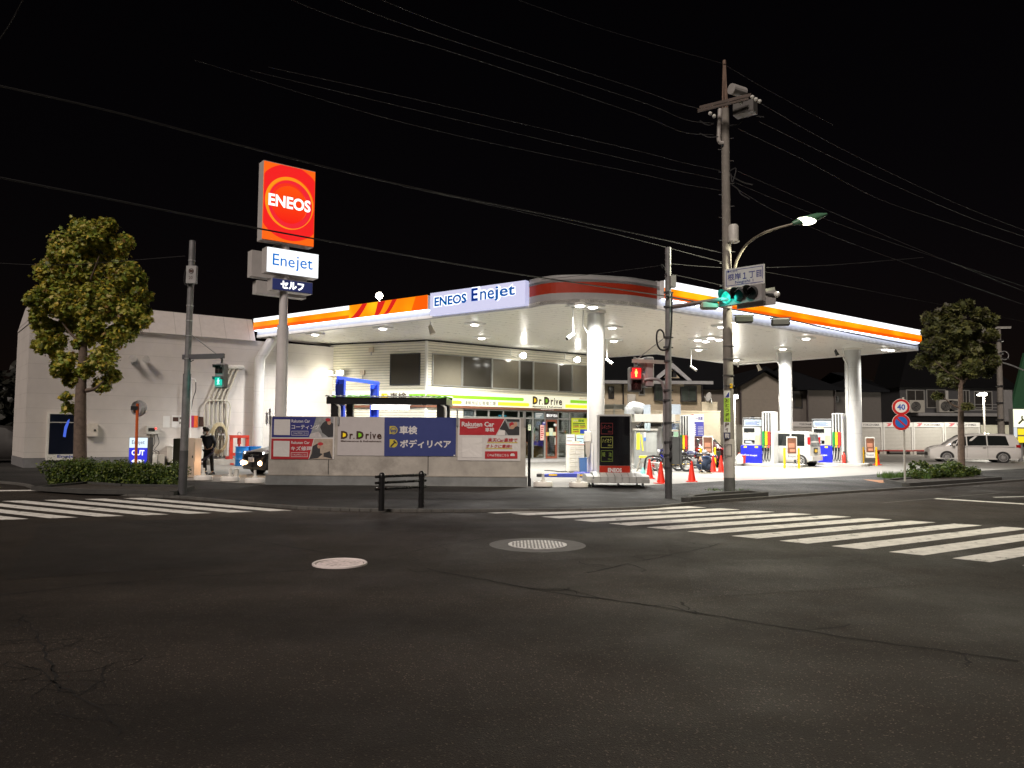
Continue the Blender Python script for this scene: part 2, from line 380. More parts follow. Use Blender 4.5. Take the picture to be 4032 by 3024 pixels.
# manhole covers
def iron(name, col):
    m = M(name, col, .5, .0, var=.15, scale=12); n, l, b = nd(m)
    tc = n.new('ShaderNodeTexCoord'); vo = n.new('ShaderNodeTexVoronoi'); vo.inputs['Scale'].default_value = 16
    l.new(tc.outputs['Object'], vo.inputs['Vector'])
    mr = n.new('ShaderNodeMapRange'); mr.inputs[1].default_value = .1; mr.inputs[2].default_value = .5; mr.inputs[3].default_value = .45; l.new(vo.outputs['Distance'], mr.inputs[0]); mx = n.new('ShaderNodeMix'); mx.data_type = 'RGBA'; mx.blend_type = 'MULTIPLY'; mx.inputs[0].default_value = 1; l.new(b.inputs['Base Color'].links[0].from_socket, mx.inputs[6]); l.new(mr.outputs[0], mx.inputs[7]); l.new(mx.outputs[2], b.inputs['Base Color'])
    bp = n.new('ShaderNodeBump'); bp.inputs['Strength'].default_value = .7; bp.inputs['Distance'].default_value = .012
    l.new(vo.outputs['Distance'], bp.inputs['Height']); l.new(bp.outputs[0], b.inputs['Normal']); return m
def disc(mb, c, r, z0, z1, n=40): mb.lathe(c, [(r, z0), (r, z1)], n)
p = G0('d', 734, 1218); mh = T('manhole_cover', 'round pale pinkish iron manhole cover flush in dark asphalt with no collar', 'manhole cover', (p.x, p.y, 0))
m = MB(); disc(m, (0, 0, 0), .29, .001, .010); m.build('lid', iron('pale_iron', (.8, .7, .7)), mh)
m = MB(); m.torus((0, 0, .008), (0, 0, 1), .325, .02, 40, 6); m.build('ring', M('pale_ring', (.8, .73, .72), .5, 0), mh)
p = G0('d', 1161, 1177); mh = T('manhole_cover', 'round iron manhole cover with wide grey concrete collar near the long crosswalk', 'manhole cover', (p.x, p.y, 0))
m = MB(); disc(m, (0, 0, 0), .72, .001, .006); m.build('collar', M('collar_concrete', (.13, .13, .13), .8, var=.25, scale=6, bump=.1), mh)
m = MB(); disc(m, (0, 0, 0), .44, .007, .016); lid = m.build('lid', iron('grey_iron', (.8, .8, .8)), mh)
m = MB()
for k in range(-7, 8):
    q = (.40 ** 2 - (k * .052) ** 2) ** .5 if abs(k * .052) < .4 else 0
    if q: m.box(k * .052 - .012, k * .052 + .012, -q, q, .016, .022)
m.build('grip_rib', M('dark_iron', (.25, .25, .25), .5, .5), lid)
# ---------------------------------------------------------------- fuel canopy
ZS = 6.3
A_ = gp('Q', 175, 520, ZS); B_ = gp('S', 765, 330, ZS); C_ = gp('S', 1560, 340, ZS); D_ = gp('W', 800, 545, ZS)
curve = [B_] + [gp('S', x, y, ZS) for x, y in ((830, 317), (900, 308), (990, 304), (1080, 303), (1170, 304.5), (1250, 308), (1330, 313), (1400, 318), (1480, 328))] + [C_]
E_ = gp('U', 800, 690, ZS); F_ = gp('S', 1560, 621, ZS); G_ = gp('S', 1250, 642, ZS)
BC = gp('F', 1120, 618, ZS - .02); BL = gp('F', 130, 661, ZS - .02); BR = gp('G', 670, 243, ZS - .02)
curve = catmull(curve, 3)
outline = [A_] + curve + [D_, E_, F_, G_, V((2.2, 47, ZS)), V((-8.5, 43.5, ZS))]
SOF = M('soffit_panel', (.9, .885, .82), .3, var=.03, coat=.2)
groove(SOF, tuple(V((UL.y, -UL.x, 0))), .42, .11, .82, .04, .004, True)
canopy = T('fuel_canopy', 'wide white fuel station canopy with lit orange and white fascia and rounded corner', 'canopy', (0.6, 36, 0))
m = MB(canopy, True); m.prism([p + ZZ * .001 for p in outline], ZZ * .12); m.build('soffit', SOF)
m = MB(canopy, True); m.prism([V((p.x, p.y, 7.05)) for p in outline], ZZ * .1); m.build('roof_deck', GREYM)
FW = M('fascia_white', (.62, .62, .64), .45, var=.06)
FR = M('fascia_red', (.3, .024, .007), .45, var=.08)
PA = PL(A_, B_ - A_); PB = PL(C_, D_ - C_)
la = (B_ - A_).length; lb = (D_ - C_).length
m = MB(canopy, True)
m.pr(PA, 0, la, ZS - .02, 7.22, -.2, -.02); m.build('fascia_board', FW)
m = MB(canopy, True)
m.pr(PB, 0, lb, ZS - .02, 7.34, -.2, -.02); m.build('fascia_board', FW)
m = MB(canopy, True)                                   # rear and side edges
for a, b in ((D_, E_), (E_, F_), (F_, G_)): m.obx(a + ZZ * -.03, b - a, ZZ * 1.05, ((b - a).cross(ZZ)).normalized() * .06)
m.build('edge_trim', FW)
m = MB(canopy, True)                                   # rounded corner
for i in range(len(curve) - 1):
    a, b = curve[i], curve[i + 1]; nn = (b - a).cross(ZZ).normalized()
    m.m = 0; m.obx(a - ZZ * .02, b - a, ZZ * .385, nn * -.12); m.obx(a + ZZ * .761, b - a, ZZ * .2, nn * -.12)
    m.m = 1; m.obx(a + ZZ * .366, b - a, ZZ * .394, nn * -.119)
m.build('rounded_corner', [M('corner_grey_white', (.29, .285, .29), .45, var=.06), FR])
m = MB(canopy, True)
for i in range(len(curve) - 1):
    a, b = curve[i], curve[i + 1]; nn = (b - a).cross(ZZ).normalized()
    m.obx(a + ZZ * .96, b - a, ZZ * .05, nn * -.2)
m.build('coping', GREYM)
EW = E('lit_white', (1, .99, 1), 1.5); EL = E('lit_white_strip', (.8, .84, 1), 6)
def glow_mat(name, c0, c1, c2, es, sc=.55):
    m = M(name, (.1, .03, .0), .35, var=0); n, l, b = nd(m)
    tc = n.new('ShaderNodeTexCoord'); no = n.new('ShaderNodeTexNoise'); no.inputs['Scale'].default_value = sc; no.inputs['Detail'].default_value = 1
    l.new(tc.outputs['Object'], no.inputs['Vector']); cr = n.new('ShaderNodeValToRGB')
    cr.color_ramp.elements[0].position = .3; cr.color_ramp.elements[0].color = (*c0, 1)
    cr.color_ramp.elements[1].position = .72; cr.color_ramp.elements[1].color = (*c2, 1)
    e = cr.color_ramp.elements.new(.52); e.color = (*c1, 1)
    l.new(no.outputs['Fac'], cr.inputs[0]); l.new(cr.outputs[0], b.inputs['Emission Color']); b.inputs['Emission Strength'].default_value = es; return m
EO = glow_mat('lit_orange', (1, .17, .002), (1, .3, .003), (1, .55, .01), 1.15)
EO2 = glow_mat('lit_deep_orange', (.95, .09, .002), (1, .12, .002), (1, .17, .004), 1.0)
ER = E('lit_red', (.72, .006, .004), 1.0); EY = E('lit_yellow', (1, .5, .004), 1.0)
def lightbox(pl, a0, a1, zb, zt, split, full=0):
    m = MB(canopy, True); m.pr(pl, a0, a1, zb + .015, zt - .012, 0, .2); box = m.build('light_box', FW)
    zz = zb + (zt - zb) * split
    m = MB(canopy, True); m.pr(pl, a0 + .02, a1 - full, zz, zt, .203, .222); m.build('white_band', EW, box)
    m = MB(canopy, True); m.pr(pl, a0 + .02, a1 - full, zb + (zz - zb) * .42, zz - .006, .203, .226); m.build('orange_band', EO, box)
    m = MB(canopy, True); m.pr(pl, a0 + .02, a1 - full, zb + .02, zb + (zz - zb) * .42 - .002, .203, .225); m.build('deep_orange_band', EO2, box)
    m = MB(canopy, True); m.pr(pl, a0 + .05, a1 - .05, zb - .01, zb + .012, .03, .19); m.build('light_strip', EL, box)
    return box
s1 = PA.sz('F', 1168, 300)[0]; s0 = PA.sz('F', 360, 385)[0]
bxa = lightbox(PA, .0, s1, 6.62, 7.22, .7, s1 - s0)
m = MB(canopy, True); m.pr(PA, s0 + .01, s1 - .02, 6.63, 7.22, .203, .222); m.build('orange_panel', EO, bxa)
def arc(z, a, b): return a + (b - a) * z ** .75
for xb, xt, wb, wt in ((375, 500, 80, 50), (622, 660, 42, 75), (715, 805, 40, 46)):
    m = MB(canopy, True); ab = PA.sz('F', xb, 350)[0]; at = PA.sz('F', xt, 230)[0]; ab2 = PA.sz('F', xb + wb, 350)[0]; at2 = PA.sz('F', xt + wt, 230)[0]
    q = [PA.P(arc(t / 6, ab, at), 6.635 + .58 * t / 6, .232) for t in range(7)] + [PA.P(arc(t / 6, ab2, at2), 6.635 + .58 * t / 6, .232) for t in range(6, -1, -1)]
    m.prism(q, PA.n * -.012); m.build('red_swoosh', ER, bxa)
m = MB(canopy, True); a = PA.sz('F', 1000, 330)[0]
m.prism([PA.P(a, 6.635, .231), PA.P(s1 - .03, 6.635, .231), PA.P(s1 - .03, 7.21, .231), PA.P(a + .25, 7.21, .231)], PA.n * -.012); m.build('deep_orange_panel', EO2, bxa)
bxb = lightbox(PB, .15, lb, 6.66, 7.36, .60, .02)
# name panel
n0 = PA.sz('F', 1192, 300)[0]; n1 = PA.sz('F', 2165, 100)[0]
m = MB(canopy, True); m.pr(PA, n0, n1, 6.36, 7.27, .0, .22); pan = m.build('name_panel', M('lit_panel', (.45, .45, .5), .4, var=0, emit=(.6, .64, .97), es=.68))
BLT = M('letter_blue', (.0, .03, .3), .3, var=0, emit=(.0, .03, .3), es=.4)
BLT2 = M('letter_azure', (.0, .1, .42), .3, var=0, emit=(.0, .11, .45), es=.45)
HAL = E('letter_halo', (.93, .96, 1), 1.6)
def ptx(root, pl, t, c, x0, y0, x1, y1, o, mat, name, parent, bold=0., shear=0., halo=None, hb=.07, res=3):
    a0, z0 = pl.sz(c, x0, y0); a1, z1 = pl.sz(c, x1, y1)
    if halo:
        mb = MB(root, True); mb.text(t, pl.P(a0 - .04, z0 - .04, o - .004), pl.u, ZZ, a1 - a0 + .08, z1 - z0 + .08, hb + bold, shear, 0, res); mb.build('halo', halo, parent, recalc=False)
    mb = MB(root, True); mb.text(t, pl.P(a0, z0, o), pl.u, ZZ, a1 - a0, z1 - z0, bold, shear, 0, res)
    return mb.build(name, mat, parent, recalc=False)
ptx(canopy, PA, 'ENEOS', 'F', 1236, 287, 1565, 150, .226, BLT2, 'lettering', pan, .035, halo=HAL)
a0, z0 = PA.sz('F', 1615, 233); a1, z1 = PA.sz('F', 2062, 62)
mb = MB(canopy, True); mb.text('Ene', PA.P(a0, z0, .224), PA.u, ZZ, (a1 - a0) * .555, .54, .09, 0, 0, 3); mb.text('jet', PA.P(a0 + (a1 - a0) * .525, z0 - .12, .224), PA.u, ZZ, (a1 - a0) * .485, .6, .09, 0, 0, 3); mb.build('halo', HAL, pan, recalc=False)
mb = MB(canopy, True); mb.text('E', PA.P(a0, z0, .23), PA.u, ZZ, (a1 - a0) * .155, .5, .03, 0, 0, 3); mb.build('lettering', BLT, pan, recalc=False)
mb = MB(canopy, True); mb.text('ne', PA.P(a0 + (a1 - a0) * .205, z0, .23), PA.u, ZZ, (a1 - a0) * .33, .345, .014, 0, 0, 3); mb.text('jet', PA.P(a0 + (a1 - a0) * .535, z0 - .1, .23), PA.u, ZZ, (a1 - a0) * .465, .55, .02, 0, 0, 3); mb.build('lettering', BLT2, pan, recalc=False)
# columns
COLM = M('column_white', (.52, .52, .51), .3, var=.04, coat=.3)
groove(COLM, (0, 0, 1), 1.75, .02, .8, .2, .004)
P1c = gp('S', 1183, 352, ZS); P1c = V((P1c.x, P1c.y + .2, 0))
P2c = dp('U', 1100, 1200, 42.5); P3c = dp('W', 385, 1200, 41)
for p, r, z0 in ((P1c, .33, .05), (P2c, .355, .05), (P3c, .40, .19)):
    m = MB(canopy, True); m.lathe((p.x, p.y, 0), [(r, z0), (r, ZS + .02)], 32); cpart = m.build('column', COLM, smooth=True)
    m = MB(canopy, True); m.lathe((p.x, p.y, 0), [(r + .05, ZS - .1), (r + .05, ZS + .01)], 32); m.build('collar', SOF, cpart)
    m = MB(canopy, True); q = V((p.x - r * .92, p.y - r * .45, 0)); m.tube([q + ZZ * .3, q + ZZ * 5.4, q + V((-.2, 0, 5.75)), q + V((-.2, 0, 6.29))], .035, 8); m.build('downpipe', WHITE, cpart)
# downlights
LENS = E('downlight_lens', (1, .97, .9), 14)
DL = [('Q', 538, 500), ('Q', 960, 463), ('Q', 1532, 438), ('Q', 1575, 523), ('S', 1080, 320), ('S', 1160, 329), ('S', 1280, 458), ('S', 1290, 540), ('U', 700, 452), ('U', 548, 535), ('U', 630, 523),
      ('U', 598, 543), ('U', 680, 532), ('U', 555, 595), ('U', 1222, 525), ('U', 1078, 590), ('U', 778, 668), ('W', 70, 470), ('W', 585, 540), ('W', 625, 545)]
for c, x, y in DL:
    p = gp(c, x, y, ZS - .06)
    if c == 'U' and x == 778: p = gp(c, 790, 660, ZS - .06)
    m = MB(canopy, True)
    m.rings([[p + UL * sx * r + UR * sy * r + ZZ * z for sx, sy in ((-1, -1), (1, -1), (1, 1), (-1, 1))] for r, z in ((.30, .06), (.30, .02), (.26, -.02), (.2, -.02))]); hs = m.build('downlight', WHITE)
    m = MB(canopy, True); m.lathe((p.x, p.y, p.z), [(.17, -.021), (.15, -.05), (.06, -.07)], 16); m.build('lens', LENS, hs)
    l = lamp('downlight_lamp', 'SPOT', p - LOC[canopy.name] - ZZ * .16, (430 if c == 'U' and x < 690 and x != 700 else 700 if c == 'W' and x > 100 else 1000 if c == 'S' and x < 1170 else 2050), (1, .975, .92), canopy, .15, angle=156, blend=.75)
m = MB(canopy, True)
p = gp('S', 1000, 322, ZS); m.obx(p - UL * .1 - ZZ * .03, UL * .2, UR * 1.6, ZZ * .05); m.build('camera_rail', WHITE)
# cable duct at the rear corner
m = MB(canopy, True); a = gp('U', 800, 678, ZS - .1); b = gp('U', 1060, 662, ZS - .1); m.tube([a - ZZ * .25, a - ZZ * .05, b], .05, 8); m.build('conduit', WHITE)

# things that hang under or stand on the canopy
def cctv(c, x0, y0, x1, y1, lab, d=None):
    top = gp(c, x0, y0, ZS); bot = dp(c, x1, y1, top.y)
    r = T('security_camera', lab, 'camera', (top.x, top.y, ZS), group=None)
    L = ZS - bot.z
    m = MB(r); m.cyl((0, 0, -.003), (0, 0, -.03), .1); m.cyl((0, 0, -.02), (0, 0, -L + .1), .028); m.build('drop_pole', WHITE)
    dr = V((-.55, -.5, -.45)) if x1 < x0 else V((.6, -.3, -.5)); dr.normalize(); q = V((0, 0, -L + .12))
    m = MB(r); m.tube([q - dr * .05, q + dr * .36], [.06, .075], 10); hs = m.build('housing', WHITE, smooth=True)
    m = MB(r); m.tube([q + dr * .362, q + dr * .38], .05, 10); m.build('lens', GLASSD, hs)
cctv('S', 1037, 328, 1030, 520, 'white security camera on a long drop pole left of the front round column')
cctv('S', 1247, 545, 1262, 672, 'white security camera on a pole just right of the front round column')
cctv('U', 507, 590, 522, 715, 'white security camera hanging low between the two street poles in front of dark sky')
def floodcan(c, x, y, lab, drop=.25, dark=False, s=1.):
    p = gp(c, x, y, ZS); r = T('spot_fixture', lab, 'fixture', (p.x, p.y, ZS))
    m = MB(r); m.cyl((0, 0, -.003), (0, 0, -drop), .03); m.build('stem', DARKM if dark else WHITE)
    m = MB(r); q = V((0, 0, -drop)); dd = V((.35, -.1, -.9)).normalized(); m.tube([q - dd * .08 * s, q + dd * .3 * s], [.08 * s, .13 * s], 12); m.build('housing', DARKM if dark else M('fixture_beige', (.55, .5, .42), .5), smooth=True)
floodcan('F', 1158, 432, 'small beige spot fixture hanging under the canopy below the lit name panel')
floodcan('U', 1407, 592, 'small dark camera box hanging near the right round column', .12, True, .8)
floodcan('U', 925, 668, 'small white fixture hanging from the rear cable duct of the canopy', .3)
p = dp('d', 820, 640, 34); r = T('roof_floodlight', 'bright round floodlight on a short post above the canopy edge', 'floodlight', (p.x, p.y, 7.15))
zt = p.z - 7.15
m = MB(r); m.cyl((0, 0, 0), (0, 0, zt), .05); m.build('post', GALV)
m = MB(r); m.tube([V((0, .1, zt + .02)), V((0, -.12, zt))], [.12, .17], 16); hs = m.build('housing', GALV)
m = MB(r); m.tube([V((0, -.121, zt)), V((0, -.16, zt))], [.15, .08], 16); m.build('lens', E('flood_lens', (1, .93, .75), 30), hs)
lamp('flood_lamp', 'POINT', (0, -.45, zt), 120, (1, .9, .7), r, .2)

# ---------------------------------------------------------------- service shop
SID = M('ribbed_siding', (.64, .61, .5), .5, var=.05)
groove(SID, (0, 0, 1), .135, .03, .5, .7, .03, sine=False)
shop = T('service_shop', 'two storey cream ribbed service shop under the canopy with a glazed front', 'building', (BC.x, BC.y, .05))
W1 = PL(BL, BC - BL); W2 = PL(BC, BR - BC)
l1 = (BC - BL).length; l2 = (BR - BC).length + .95
zb_top = W2.sz('F', 1120, 1137)[1]; zb_mid = W2.sz('F', 1120, 1283)[1]; zb_bot = W2.sz('F', 1120, 1310)[1]
sG = W2.sz('F', 1492, 1400)[0]
m = MB(shop, True)
m.pr(W1, 0, l1, .05, zb_bot, -.25, 0); m.pr(W1, 0, l1, zb_bot, 6.2, -.25, 0.001)
m.pr(W2, 0, sG, .05, zb_bot, -.25, 0); m.pr(W2, 0, l2, zb_bot, 6.2, -.25, 0.001)
m.pr(W2, l2 - .2, l2 - .001, .05, 6.19, -6, -.251); m.build('wall', SID)
m = MB(shop, True); m.pr(W1, 0, l1 - .002, 6.205, 6.29, -.25, -.05); m.pr(W2, 0.002, l2, 6.205, 6.29, -.25, -.05); m.build('top_gap', BLACK)
m = MB(shop, True); m.pr(W1, l1 - .07, l1 + .05, .06, 6.21, .005, .05); m.pr(W2, -.05, .07, .06, 6.21, .006, .05); m.build('corner_trim', OFFW)
FRA = M('aluminium_frame', (.3, .3, .28), .4, .5)
SILV = M('silver_frame', (.55, .55, .52), .4, .4)
TINT = M('tinted_window', (.055, .05, .04), .07, var=0, spec=.7)
BLIND = M('blind_window', (.16, .145, .11), .15, var=.05, spec=.6)
def window(root, pl, a0, a1, z0, z1, pane, frame, t=.05, o=.03, name='window', mull=0):
    m = MB(root, True)
    m.pr(pl, a0, a1, z0, z0 + t, .003, o + .03); m.pr(pl, a0, a1, z1 - t, z1, .003, o + .03)
    m.pr(pl, a0, a0 + t, z0 + t, z1 - t, .003, o + .03); m.pr(pl, a1 - t, a1, z0 + t, z1 - t, .003, o + .03)
    for k in range(mull): q = a0 + (a1 - a0) * (k + 1) / (mull + 1); m.pr(pl, q - t / 2, q + t / 2, z0 + t, z1 - t, .003, o + .028)
    f = m.build(name, frame)
    m = MB(root, True); m.pr(pl, a0 + t, a1 - t, z0 + t, z1 - t, .006, o); m.build('pane', pane, f)
    return f
a0, z1 = W1.sz('F', 750, 765); a1, z0 = W1.sz('F', 1052, 1082); window(shop, W1, a0, a1, z0, z1, TINT, DARKM)
wz1 = W2.sz('F', 1175, 757)[1]; wz0 = W2.sz('F', 1175, 1087)[1]
bx = [W2.sz('S', x, 700)[0] for x in (160, 345, 530, 702, 787, 945, 1028, 1150)]
for i in range(7): window(shop, W2, bx[i] + (.01 if i else 0), bx[i + 1] - .01, wz0, wz1, BLIND if i % 2 == 0 else TINT, FRA if i not in (2, 4) else SILV, .045)
# sign band
CREML = M('lit_cream', (.6, .6, .5), .4, var=0, emit=(.93, .9, .66), es=.62)
GRN = M('lit_green', (.12, .4, .01), .4, var=0, emit=(.27, .62, .01), es=.75)
YEL = M('lit_yellow_band', (.6, .5, .02), .4, var=0, emit=(.95, .8, .03), es=.85)
BRN = M('brown_band', (.17, .065, .035), .5, var=.08)
m = MB(shop, True); m.pr(W1, .3, l1 + .1, zb_mid, zb_top, .004, .12); m.pr(W2, -.098, l2, zb_mid, zb_top, .004, .121); band = m.build('sign_band', CREML)
m = MB(shop, True); m.pr(W1, .3, l1 + .06, zb_bot, zb_mid - .003, .004, .11); m.pr(W2, -.058, l2, zb_bot, zb_mid - .003, .004, .111); m.build('brown_fascia', BRN)
hb = zb_top - zb_mid
gz0, gz1 = zb_mid + hb * .5, zb_mid + hb * .74; yz0, yz1 = zb_mid + hb * .1, zb_mid + hb * .36
def bar(pl, a0, a1, z0, z1, mat, nm='stripe'):
    m = MB(shop, True); r = (z1 - z0) / 2; zc = (z0 + z1) / 2
    q = [pl.P(a1 - r + r * math.cos(t), zc + r * math.sin(t), .125) for t in [-1.57 + i * .52 for i in range(7)]] + [pl.P(a0, z1, .125), pl.P(a0, z0, .125)]
    m.prism(q, pl.n * .006); m.build(nm, mat, band)
sx = lambda c, x, y: W2.sz(c, x, y)[0]
bar(W1, .35, l1 * .52, gz0, gz1, GRN); bar(W1, W1.sz('F', 950, 1185)[0], l1 + .11, gz0, gz1, GRN)
bar(W2, -.05, sx('F', 2100, 1230), gz0, gz1, GRN); bar(W2, .2, sx('F', 1465, 1250), yz0, yz1, YEL)
bar(W2, sx('F', 1835, 1270), sx('F', 2155, 1280), yz0, yz1, YEL); bar(W2, sx('G', 485, 720), l2 - .02, gz0, gz1, GRN); bar(W2, sx('G', 435, 765), l2 - .02, yz0, yz1, YEL)
INK = M('dark_lettering', (.05, .02, .012), .5, var=0); GRYT = M('grey_lettering', (.14, .13, .11), .5, var=0)
WLET = M('white_lettering', (.75, .75, .75), .4, var=0, emit=(1, 1, 1), es=.55)
def btx(t, a0, a1, z0, z1, mat, bold=0., pl=W2, o=.134, par=band, nm='lettering'):
    m = MB(shop, True); m.text(t, pl.P(a0, z0, o), pl.u, ZZ, a1 - a0, z1 - z0, bold); return m.build(nm, mat, par, recalc=False)
btx('運輸局認証整備工場', sx('F', 1492, 1260), sx('F', 1812, 1260), yz0 - .02, yz1 + .02, GRYT, .005)
btx('認証No.1 10031', sx('F', 1850, 1270), sx('F', 1965, 1275), yz0 + .06, yz1 - .06, GRYT)
d0, d1 = sx('G', 106, 740), sx('G', 402, 740)
def drive(root, pl, d0, d1, z0, z1, o, par, ink, zs0, zs1):
    W = d1 - d0; H = z1 - z0
    def P_(f0, f1, h0, h1, mat):
        m = MB(root, True); x0, x1 = d0 + W * f0, d0 + W * f1; r = min((x1 - x0) * .5, H * (h1 - h0) / 2); zc = z0 + H * (h0 + h1) / 2
        q = [pl.P(x0, z0 + H * h0, o - .002), pl.P(x1 - r, z0 + H * h0, o - .002)] + [pl.P(x1 - r + r * math.cos(t), zc + H * (h1 - h0) / 2 * math.sin(t), o - .002) for t in (-1.05, -.5, 0, .5, 1.05)] + [pl.P(x1 - r, z0 + H * h1, o - .002), pl.P(x0, z0 + H * h1, o - .002)]
        m.prism(q, pl.n * .001); m.build('logo_fill', mat, par)
    P_(.025, .15, .08, .92, M('logo_yellow', (.75, .5, .01), .4, var=0, emit=(1, .75, .02), es=.25)); P_(.405, .54, .08, .92, M('logo_green', (.15, .4, .02), .4, var=0, emit=(.3, .7, .02), es=.2))
    m = MB(root, True)
    for t, f0, f1, h in (('D', 0, .17, 1), ('r', .21, .295, .68), ('.', .305, .335, .16), ('D', .38, .56, 1), ('r', .605, .69, .68), ('i', .715, .745, .93), ('v', .765, .865, .66), ('e', .885, 1, .68)):
        m.text(t, pl.P(d0 + W * f0, z0, o), pl.u, ZZ, W * (f1 - f0), H * h, .05 if t == 'D' else .03)
    m.build('lettering', ink, par, recalc=False)
    m = MB(root, True); m.text('Maintenance & Refreshment', pl.P(d0, zs0, o), pl.u, ZZ, W, zs1 - zs0, .02); m.build('lettering', ink, par, recalc=False)
drive(shop, W2, d0, d1, zb_mid + hb * .28, zb_mid + hb * .9, .134, band, INK, zb_mid + hb * .05, zb_mid + hb * .2)
btx('(株)ENEOSフ', sx('G', 572, 690), sx('G', 690, 690), zb_mid + hb * .8, zb_mid + hb * .95, M('orange_lettering', (.4, .12, .05), .5, var=0))
btx('車検', W1.sz('F', 755, 1190)[0], W1.sz('F', 925, 1190)[0], gz0 - .15, gz1 + .08, INK, .02, W1)
mb = MB(shop, True); a = W1.sz('F', 668, 1190)[0]; mb.prism([W1.P(a, gz0 - .1, .126), W1.P(a + .3, gz0 - .1, .126), W1.P(a + .45, (gz0 + gz1) / 2, .126), W1.P(a + .3, gz1 + .05, .126), W1.P(a, gz1 + .05, .126)], W1.n * .006); mb.build('logo_badge', M('badge_yellow', (.75, .5, .02), .4, emit=(.9, .6, .03), es=.3), band)
btx('Refresh Room', sx('G', 192, 800), sx('G', 320, 800), zb_bot + .05, zb_mid - .05, WLET, .02, o=.115)
# glazed front
zg1 = zb_bot - .02; zg0 = .2
CLEAR = bpy.data.materials.new('shop_glass'); CLEAR.use_nodes = True; n, l, b = nd(CLEAR)
tr = n.new('ShaderNodeBsdfTransparent'); tr.inputs[0].default_value = (.62, .7, .66, 1); gl = n.new('ShaderNodeBsdfGlossy'); gl.inputs['Roughness'].default_value = .04; gl.inputs[0].default_value = (.9, .9, .9, 1)
ms = n.new('ShaderNodeMixShader'); ms.inputs[0].default_value = .13; l.new(tr.outputs[0], ms.inputs[1]); l.new(gl.outputs[0], ms.inputs[2]); l.new(ms.outputs[0], n['Material Output'].inputs[0])
gx = [sG] + [sx('S', x, 1000) for x in (430, 515, 605, 702, 735, 790)] + [sx('Y', x, 800) for x in (370, 655, 912, 1300)] + [l2 - .2]
m = MB(shop, True); m.pr(W2, sG, l2 - .2, .05, zg0, -.3, .25); m.build('step', M('step_concrete', (.38, .37, .36), .7))
for i in range(len(gx) - 1):
    x0, x1 = gx[i], gx[i + 1]; door = i == 7
    m = MB(shop, True)
    for q0, q1, r0, r1 in ((x0, x0 + .05, zg0, zg1), (x1 - .05, x1, zg0, zg1), (x0 + .05, x1 - .05, zg1 - .06, zg1), (x0 + .05, x1 - .05, zg0 + .001, zg0 + .08), (x0 + .05, x1 - .05, 2.42, 2.5)): m.pr(W2, q0, q1, r0, r1, -.12, -.03)
    fr = m.build('glazing', FRA)
    m = MB(shop, True); m.pr(W2, x0 + .05, x1 - .05, zg0 + .08, zg1 - .06, -.08, -.07); m.build('pane', CLEAR, fr)
    if door:
        m = MB(shop, True); RB = M('door_frame_red', (.22, .06, .03), .45)
        for q0, q1, r0, r1 in ((x0 + .06, x0 + .16, zg0 + .03, 2.4), (x1 - .2, x1 - .08, zg0 + .03, 2.4), (x0 + .16, x1 - .2, 2.3, 2.4), (x0 + .16, x1 - .2, zg0 + .03, zg0 + .15)): m.pr(W2, q0, q1, r0, r1, -.06, -.015)
        dr = m.build('door', RB); m = MB(shop, True); m.pr(W2, x1 - .28, x1 - .23, 1.0, 1.4, -.02, .04); m.build('handle', SILV, dr)
m = MB(shop, True); m.pr(W2, sG + .01, l2 - .21, zg0 - .1, zg0 - .02, -4.4, -.31); m.build('shop_floor', M('shop_floor_tile', (.3, .28, .25), .4))
INN = M('shop_inner_wall', (.2, .21, .19), .8, var=.1)
m = MB(shop, True); m.pr(W2, sG - .1, l2 - .21, zg0, 3.2, -4.5, -4.41); m.pr(W2, sG - .2, sG - .11, zg0, 3.2, -4.5, -.31); m.build('inner_wall', INN)
m = MB(shop, True); m.pr(W2, sG - .1, l2 - .21, 3.21, 3.3, -4.5, -.31); ce = m.build('ceiling', OFFW)
m = MB(shop, True)
for k in range(3): q = sG + 1.6 + k * 2.2; m.pr(W2, q, q + 1.2, 3.17, 3.205, -2.5, -2.2)
m.build('ceiling_light', E('room_light', (.9, 1, .88), 2.2), ce)
m = MB(shop, True); q = sx('S', 760, 1200); m.pr(W2, q, q + 2.6, zg0, 1.15, -1.8, -1.3); m.build('counter', M('counter_wood', (.4, .17, .05), .5, var=.2, scale=3))
m = MB(shop, True)
for k in range(4):
    q = sx('S', 640, 1200) + k * 1.5
    m.pr(W2, q, q + 1.1, zg0, 1.9, -4.3, -3.9)
    m.pr(W2, q, q + 1.1, .8, .85, -3.89, -3.6)
m.build('shelf', M('shelf_dark', (.1, .09, .08), .7, var=.4, scale=3))
# wall lamps over the window band
for c, x, y in (('F', 2030, 790), ('G', 490, 305)):
    a, z = W2.sz(c, x, y); q = W2.P(a, z, .55)
    r = T('wall_lamp', 'bright floodlight on a thin bracket over the window band, ' + ('left one, nearer the middle' if c == 'F' else 'right one, beside the round column'), 'lamp', W2.P(a, z, .03), group='floodlights over the shop windows')
    m = MB(r, True); m.tube([W2.P(a - .35, 6.2, .03), W2.P(a - .35, z, .03), W2.P(a - .35, z - .1, .5), q], .02, 6); m.build('bracket', WHITE)
    m = MB(r, True); m.obx(q - W2.u * .3 - ZZ * .1, W2.u * .5, W2.n * .12, ZZ * .16); hs = m.build('housing', WHITE)
    m = MB(r, True); m.ball(q + W2.n * .15, .16); m.build('lens', E('flood_white', (1, .97, .9), 22), hs)
    lamp('wall_lamp_light', 'POINT', W2.n * .7 + V((0, 0, -.1)), 45, (1, .95, .85), r, .12)
